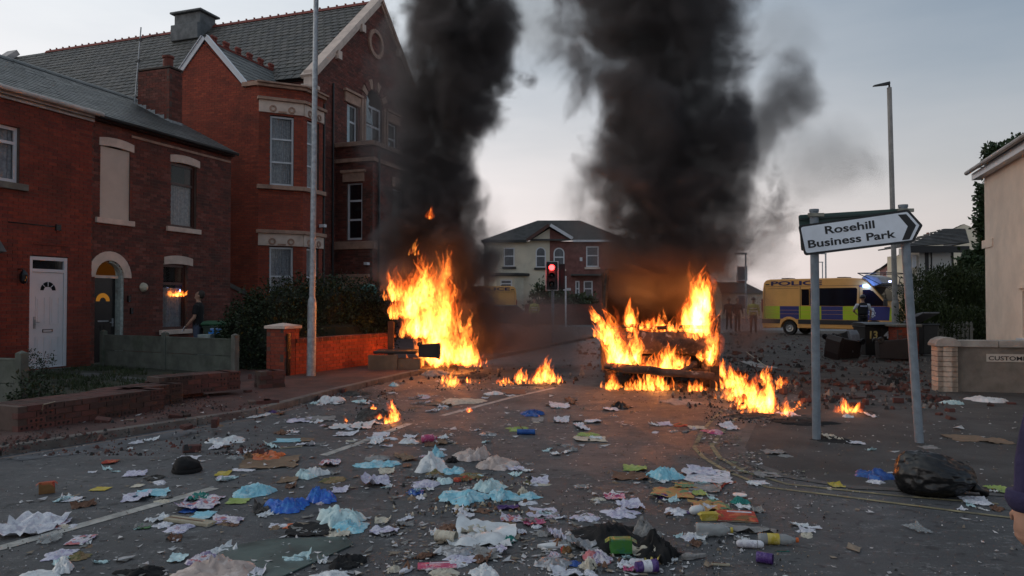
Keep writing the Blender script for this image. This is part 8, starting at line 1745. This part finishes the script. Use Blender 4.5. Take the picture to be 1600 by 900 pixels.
fire('fire', 'tiny flame on an ember right of the ash heap', 10.7, [(733, 645, 10, 9, 5, 0)], seed=26, depth=.05)
fire('fire', 'spreading ground fire to the right of the burning van', 12.0, [(1145, 606, 70, 40, 30, -.2), (1160, 622, 90, 36, 40, .1), (1175, 636, 70, 36, 36, .2), (1190, 643, 90, 30, 30, .2), (1203, 640, 20, 64, 10, 0), (1192, 598, 30, 30, 10, .2), (1218, 604, 34, 20, 10, 0), (1228, 646, 34, 20, 12, .1), (1150, 592, 60, 16, 12, 0), (1248, 634, 24, 6, 7, 0)], lpos=[(1170, 615, 110, .3)], seed=8, depth=.5, ground=True)
fire('fire', 'small fire on the tarmac between the two sign posts', 10.7, [(1322, 645, 36, 24, 14, -.2), (1340, 644, 22, 20, 9, .3)], lpos=[(1330, 634, 16, .1)], seed=9, depth=.2, ground=True)
fire('fire', 'flames pouring out of the burning van and round its bumper', 13.3, [
    (965, 578, 50, 80, 34, -.25), (948, 540, 36, 56, 18, -.4), (930, 505, 22, 26, 7, -.5), (985, 575, 44, 60, 24, .2), (1045, 583, 90, 46, 40, 0), (1010, 582, 70, 24, 20, 0), (1100, 565, 34, 50, 12, .3), (1015, 612, 140, 30, 54, 0), (1085, 614, 60, 20, 20, 0), (955, 610, 40, 26, 14, 0),
    (1090, 532, 50, 86, 46, .05), (1102, 490, 30, 60, 20, 0), (985, 512, 24, 34, 12, 0), (1015, 516, 80, 16, 14, .1), (1112, 575, 20, 80, 16, .1), (1060, 520, 60, 26, 14, .1), (1128, 590, 14, 40, 6, 0)], lpos=[(940, 545, 90, .3), (1125, 540, 90, .3), (1030, 606, 80, .2)], seed=12, depth=.16)
fire('fire', 'flames burning inside the cab of the van behind the bonnet', 13.9, [(1030, 530, 140, 38, 26, 0), (1085, 520, 60, 90, 26, 0), (985, 520, 40, 46, 12, 0)], lpos=[(1000, 470, 300, .5), (1085, 455, 300, .5)], seed=32, depth=.25)
fire('fire', 'orange flames added behind the ground floor window pane in place of a fire reflection, left of the looking man', (fw(3.8, 1.6, -.14)).y, [(274, 464, 60, 12, 40, .3)], seed=21, depth=.02)  # no fire in this room: flames added behind the glass to imitate a reflection
# ------------------------------------------------------------------ smoke
def float_curve(nt, x, pts, lo, hi, zlo, zhi):
    """piecewise curve of x (zlo..zhi) through pts with values in lo..hi"""
    mr = N(nt, 'ShaderNodeMapRange'); nt.links.new(x, mr.inputs[0]); mr.inputs[1].default_value = zlo; mr.inputs[2].default_value = zhi
    fc = N(nt, 'ShaderNodeFloatCurve'); nt.links.new(mr.outputs[0], fc.inputs['Value']); c = fc.mapping.curves[0]
    P = [((z-zlo)/(zhi-zlo), (v-lo)/(hi-lo)) for z, v in pts]
    c.points[0].location = P[0]; c.points[1].location = P[-1]
    for q in P[1:-1]: c.points.new(*q)
    fc.mapping.use_clip = False; fc.mapping.update()
    m2 = N(nt, 'ShaderNodeMapRange'); nt.links.new(fc.outputs[0], m2.inputs[0]); m2.inputs[3].default_value = lo; m2.inputs[4].default_value = hi
    return m2.outputs[0]
def smoke_mat(name, spine, dens, col, nscale=.75, amp=1.3, edge=(.0, .35), wid=None, step=.3, ysc=1.0, seed=0.0, fade=None):
    """spine: list of (z, x, r) in the object's own metres"""
    m, nt, o = newmat(name); tcn = N(nt, 'ShaderNodeTexCoord'); sep = N(nt, 'ShaderNodeSeparateXYZ'); nt.links.new(tcn.outputs['Object'], sep.inputs[0])
    X, Y, Z = sep.outputs; zlo, zhi = spine[0][0], spine[-1][0]
    xs = [p[1] for p in spine]; rs = [p[2] for p in spine]
    cx = float_curve(nt, Z, [(p[0], p[1]) for p in spine], min(xs)-.01, max(xs)+.01, zlo, zhi)
    cr_ = float_curve(nt, Z, [(p[0], p[2]) for p in spine], min(rs)-.01, max(rs)+.01, zlo, zhi)
    off = N(nt, 'ShaderNodeVectorMath', operation='ADD'); nt.links.new(tcn.outputs['Object'], off.inputs[0]); off.inputs[1].default_value = (seed, seed*1.7, seed*.6)
    n = noise_(nt, off.outputs[0], nscale, 7, .60, .5); n2 = noise_(nt, off.outputs[0], nscale*2.6, 4, .6, .8)
    dx = math_(nt, 'SUBTRACT', X, cx); d = math_(nt, 'SQRT', math_(nt, 'ADD', math_(nt, 'MULTIPLY', dx, dx), math_(nt, 'MULTIPLY', math_(nt, 'MULTIPLY', Y, Y), ysc)))
    f = math_(nt, 'SUBTRACT', 1.0, math_(nt, 'DIVIDE', d, cr_))
    f = math_(nt, 'ADD', f, math_(nt, 'MULTIPLY', math_(nt, 'SUBTRACT', n, .52), amp*2))
    den = math_(nt, 'MULTIPLY', math_(nt, 'MULTIPLY', sstep(nt, f, *edge), dens), sstep(nt, n2, .36, .62, .35, 1.25))
    den = math_(nt, 'MULTIPLY', den, math_(nt, 'MULTIPLY', sstep(nt, Z, zlo, zlo+(fade or .5)), sstep(nt, Z, zhi-.6, zhi, 1, 0)))
    v = N(nt, 'ShaderNodeVolumePrincipled'); v.inputs['Color'].default_value = (*col, 1); v.inputs['Anisotropy'].default_value = .2
    nt.links.new(den, v.inputs['Density']); nt.links.new(v.outputs[0], o.inputs['Volume'])
    m.cycles.volume_step_rate = step; return m
def smoke_shell(name, label, spine, loc, mat, ysc=1.0, grow=1.3, seed=0, group=None, kind=None):
    mb = MB(); n = 20; L = 26; zlo, zhi = spine[0][0], spine[-1][0]
    def S(z):
        for a, b in zip(spine, spine[1:]):
            if z <= b[0]+1e-6:
                t = (z-a[0])/(b[0]-a[0]); return a[1]*(1-t)+b[1]*t, a[2]*(1-t)+b[2]*t
        return spine[-1][1:]
    for i in range(L+1):
        z = zlo+(zhi-zlo)*i/L; x, r = S(z); e = min(1, sqrt(max(0, 1-(abs(2*i/L-1))**10)))
        for k in range(n):
            q = 2*pi*k/n; rr = r*grow*max(.25, e)*(1+.12*fbm((cos(q)*1.5, sin(q)*1.5, z*.7), 1, 2, seed)); mb.v.append((x+rr*cos(q), rr*sin(q)/sqrt(ysc), z))
    for i in range(L):
        for k in range(n): mb.f.append((i*n+k, i*n+(k+1) % n, (i+1)*n+(k+1) % n, (i+1)*n+k)); mb.mi.append(0); mb.a.append(0)
    mb.f.append(tuple(reversed(range(n)))); mb.f.append(tuple(L*n+k for k in range(n))); mb.mi += [0, 0]; mb.a += [0, 0]
    o = mb.build(name, mat, loc=loc); tag(o, label, 'smoke', group, kind); return o
def px_spine(base_u, Y, rows):
    """rows (v, u_left, u_right) from the top of the picture down, read off at depth Y -> (z, x, r) about the column's foot"""
    X0 = at(base_u, 600, Y).x; sp = []
    for v, a, b in rows:
        p, q = at(a, v, Y), at(b, v, Y); sp.append((p.z, (p.x+q.x)/2-X0, (q.x-p.x)/2))
    sp.sort(); return sp, X0
BLK = (.27, .245, .245)
Yr = 14.4
sp, X0 = px_spine(1040, Yr, [(-420, 660, 1060), (-200, 770, 1130), (0, 860, 1150), (100, 880, 1175), (200, 900, 1200), (300, 905, 1205), (380, 920, 1195), (440, 935, 1165), (500, 960, 1130)])
m_ = smoke_mat('black_smoke_van', sp, 3.5, BLK, nscale=.75, amp=1.15, edge=(-.04, .42), step=.2, ysc=1.5, seed=2.0, fade=.9)
smoke_shell('smoke_column', 'thick black smoke column rising from the burning van', sp, (X0, Yr, 0), m_, ysc=1.5, grow=1.45, seed=1)
Yl = 18.0
sp, X0 = px_spine(680, Yl, [(-420, 520, 760), (-200, 560, 790), (0, 598, 800), (90, 603, 825), (170, 610, 805), (230, 603, 762), (300, 598, 755), (380, 590, 772), (450, 600, 790), (520, 640, 815), (570, 690, 800)])
m_ = smoke_mat('black_smoke_bins', sp, 3.9, BLK, nscale=.8, amp=1.1, edge=(-.06, .42), step=.2, ysc=1.2, seed=9.0, fade=.8)
smoke_shell('smoke_column', 'dark smoke column in front of the brick chapel, over the burning bins', sp, (X0, Yl, 0), m_, ysc=1.2, grow=1.45, seed=4)
def puff(label, u, v, Y, ru, rv, dens, col, seed, amp=1.2, nscale=.8, step=.35, edge=(0, .6), dy=1.0):
    c = at(u, v, Y); k = Y/F_PX; rx, rz = ru*k, rv*k
    m, nt, o = newmat('drifting_smoke'); tcn = N(nt, 'ShaderNodeTexCoord')
    mpn = N(nt, 'ShaderNodeVectorMath', operation='DIVIDE'); nt.links.new(tcn.outputs['Object'], mpn.inputs[0]); mpn.inputs[1].default_value = (rx, dy, rz)
    ln = N(nt, 'ShaderNodeVectorMath', operation='LENGTH'); nt.links.new(mpn.outputs[0], ln.inputs[0])
    off = N(nt, 'ShaderNodeVectorMath', operation='ADD'); nt.links.new(tcn.outputs['Object'], off.inputs[0]); off.inputs[1].default_value = (seed, seed*1.3, seed)
    n = noise_(nt, off.outputs[0], nscale, 6.5, .60, .5)
    f = math_(nt, 'ADD', math_(nt, 'SUBTRACT', 1.0, ln.outputs['Value']), math_(nt, 'MULTIPLY', math_(nt, 'SUBTRACT', n, .52), amp*2))
    f = math_(nt, 'MULTIPLY', sstep(nt, f, *edge), sstep(nt, ln.outputs['Value'], 1.0, 1.3, 1, 0))
    vv = N(nt, 'ShaderNodeVolumePrincipled'); vv.inputs['Color'].default_value = (*col, 1); nt.links.new(math_(nt, 'MULTIPLY', f, dens), vv.inputs['Density']); nt.links.new(vv.outputs[0], o.inputs['Volume'])
    m.cycles.volume_step_rate = step
    bm = bmesh.new(); bmesh.ops.create_icosphere(bm, subdivisions=3, radius=1.3)
    for q in bm.verts: q.co = Vector((q.co.x*rx, q.co.y*dy, q.co.z*rz))
    me = bpy.data.meshes.new('smoke_drift'); bm.to_mesh(me); bm.free(); me.materials.append(m)
    ob = bpy.data.objects.new('smoke_drift', me); link(ob); ob.location = c; return tag(ob, label, 'smoke')
puff('dark puff of smoke blown off to the right of the black column', 1235, 150, 15.9, 62, 70, 1.7, BLK, 3, amp=1.0, nscale=1.0)
puff('grey smoke veil drifting high above the arrow sign', 1290, 255, 17.5, 115, 85, .42, (.45,.43,.42), 5, amp=1.0)
puff('grey smoke hanging right beside the lower black column', 1185, 380, 16.8, 62, 80, .55, (.3,.28,.27), 8)
puff('thin grey smoke between the two dark columns', 845, 30, 19, 110, 110, .30, (.35,.34,.33), 11, dy=1.4)
puff('brown haze low over the junction between the two fires', 835, 525, 18.0, 130, 85, .95, (.42,.34,.33), 14, amp=.7, dy=2.2, edge=(0,.9))
puff('white smoke wisp drifting from the fire over the hedge', 612, 425, 17.2, 42, 30, .8, (.7,.65,.62), 17, amp=1.0, nscale=1.6, dy=.5)
puff('thin smoke rising from the small fire on the road', 655, 628, 11.3, 40, 26, .5, (.6,.5,.47), 19, amp=.9, nscale=2.2, dy=.4)
puff('pale smoke at the foot of the burning van', 925, 560, 14.2, 40, 45, .5, (.55,.42,.38), 23, amp=.9, nscale=1.6, dy=.5)
puff('dark smoke lobe joining the black column to the drifting puff on its right', 1190, 215, 15.6, 50, 60, 1.6, BLK, 29, amp=1.1, nscale=1.0)
puff('reddish brown smoke low to the right of the burning van', 1160, 500, 15.5, 60, 85, .75, (.36,.27,.24), 31, amp=.8, dy=1.6, edge=(0,.8))
puff('pale smoke rising just left of the tall black column, above the far house', 905, 330, 17.5, 55, 110, .45, (.4,.37,.35), 37, amp=1.0)
puff('pale smoke edge right of the left smoke column', 765, 390, 19.5, 50, 100, .40, (.45,.42,.40), 41, amp=1.0)
puff('dark red-brown smoke swelling behind and above the burning van', 1045, 460, 15.6, 140, 75, 1.6, (.28,.20,.17), 43, amp=.8, dy=1.3, edge=(0,.7))
puff('thin grey smoke trailing across the top from the black column to the right', 1230, 60, 18, 110, 60, .22, (.35,.34,.34), 47, amp=1.0)
puff('black smoke boiling over the roof of the burning van', 1045, 405, 13.9, 125, 48, 3.0, (.28,.21,.19), 53, amp=.7, dy=.8, edge=(0,.6), step=.25)
puff('red-lit smoke above the tall left fire, against the chapel', 690, 400, 17.6, 65, 95, 1.3, (.28,.21,.19), 59, amp=.9, dy=.9, edge=(0,.7))
puff('thin dark smoke veiling the right half of the chapel gable', 612, 190, 19.5, 70, 150, .75, BLK, 61, amp=.9, nscale=.7, dy=1.0)
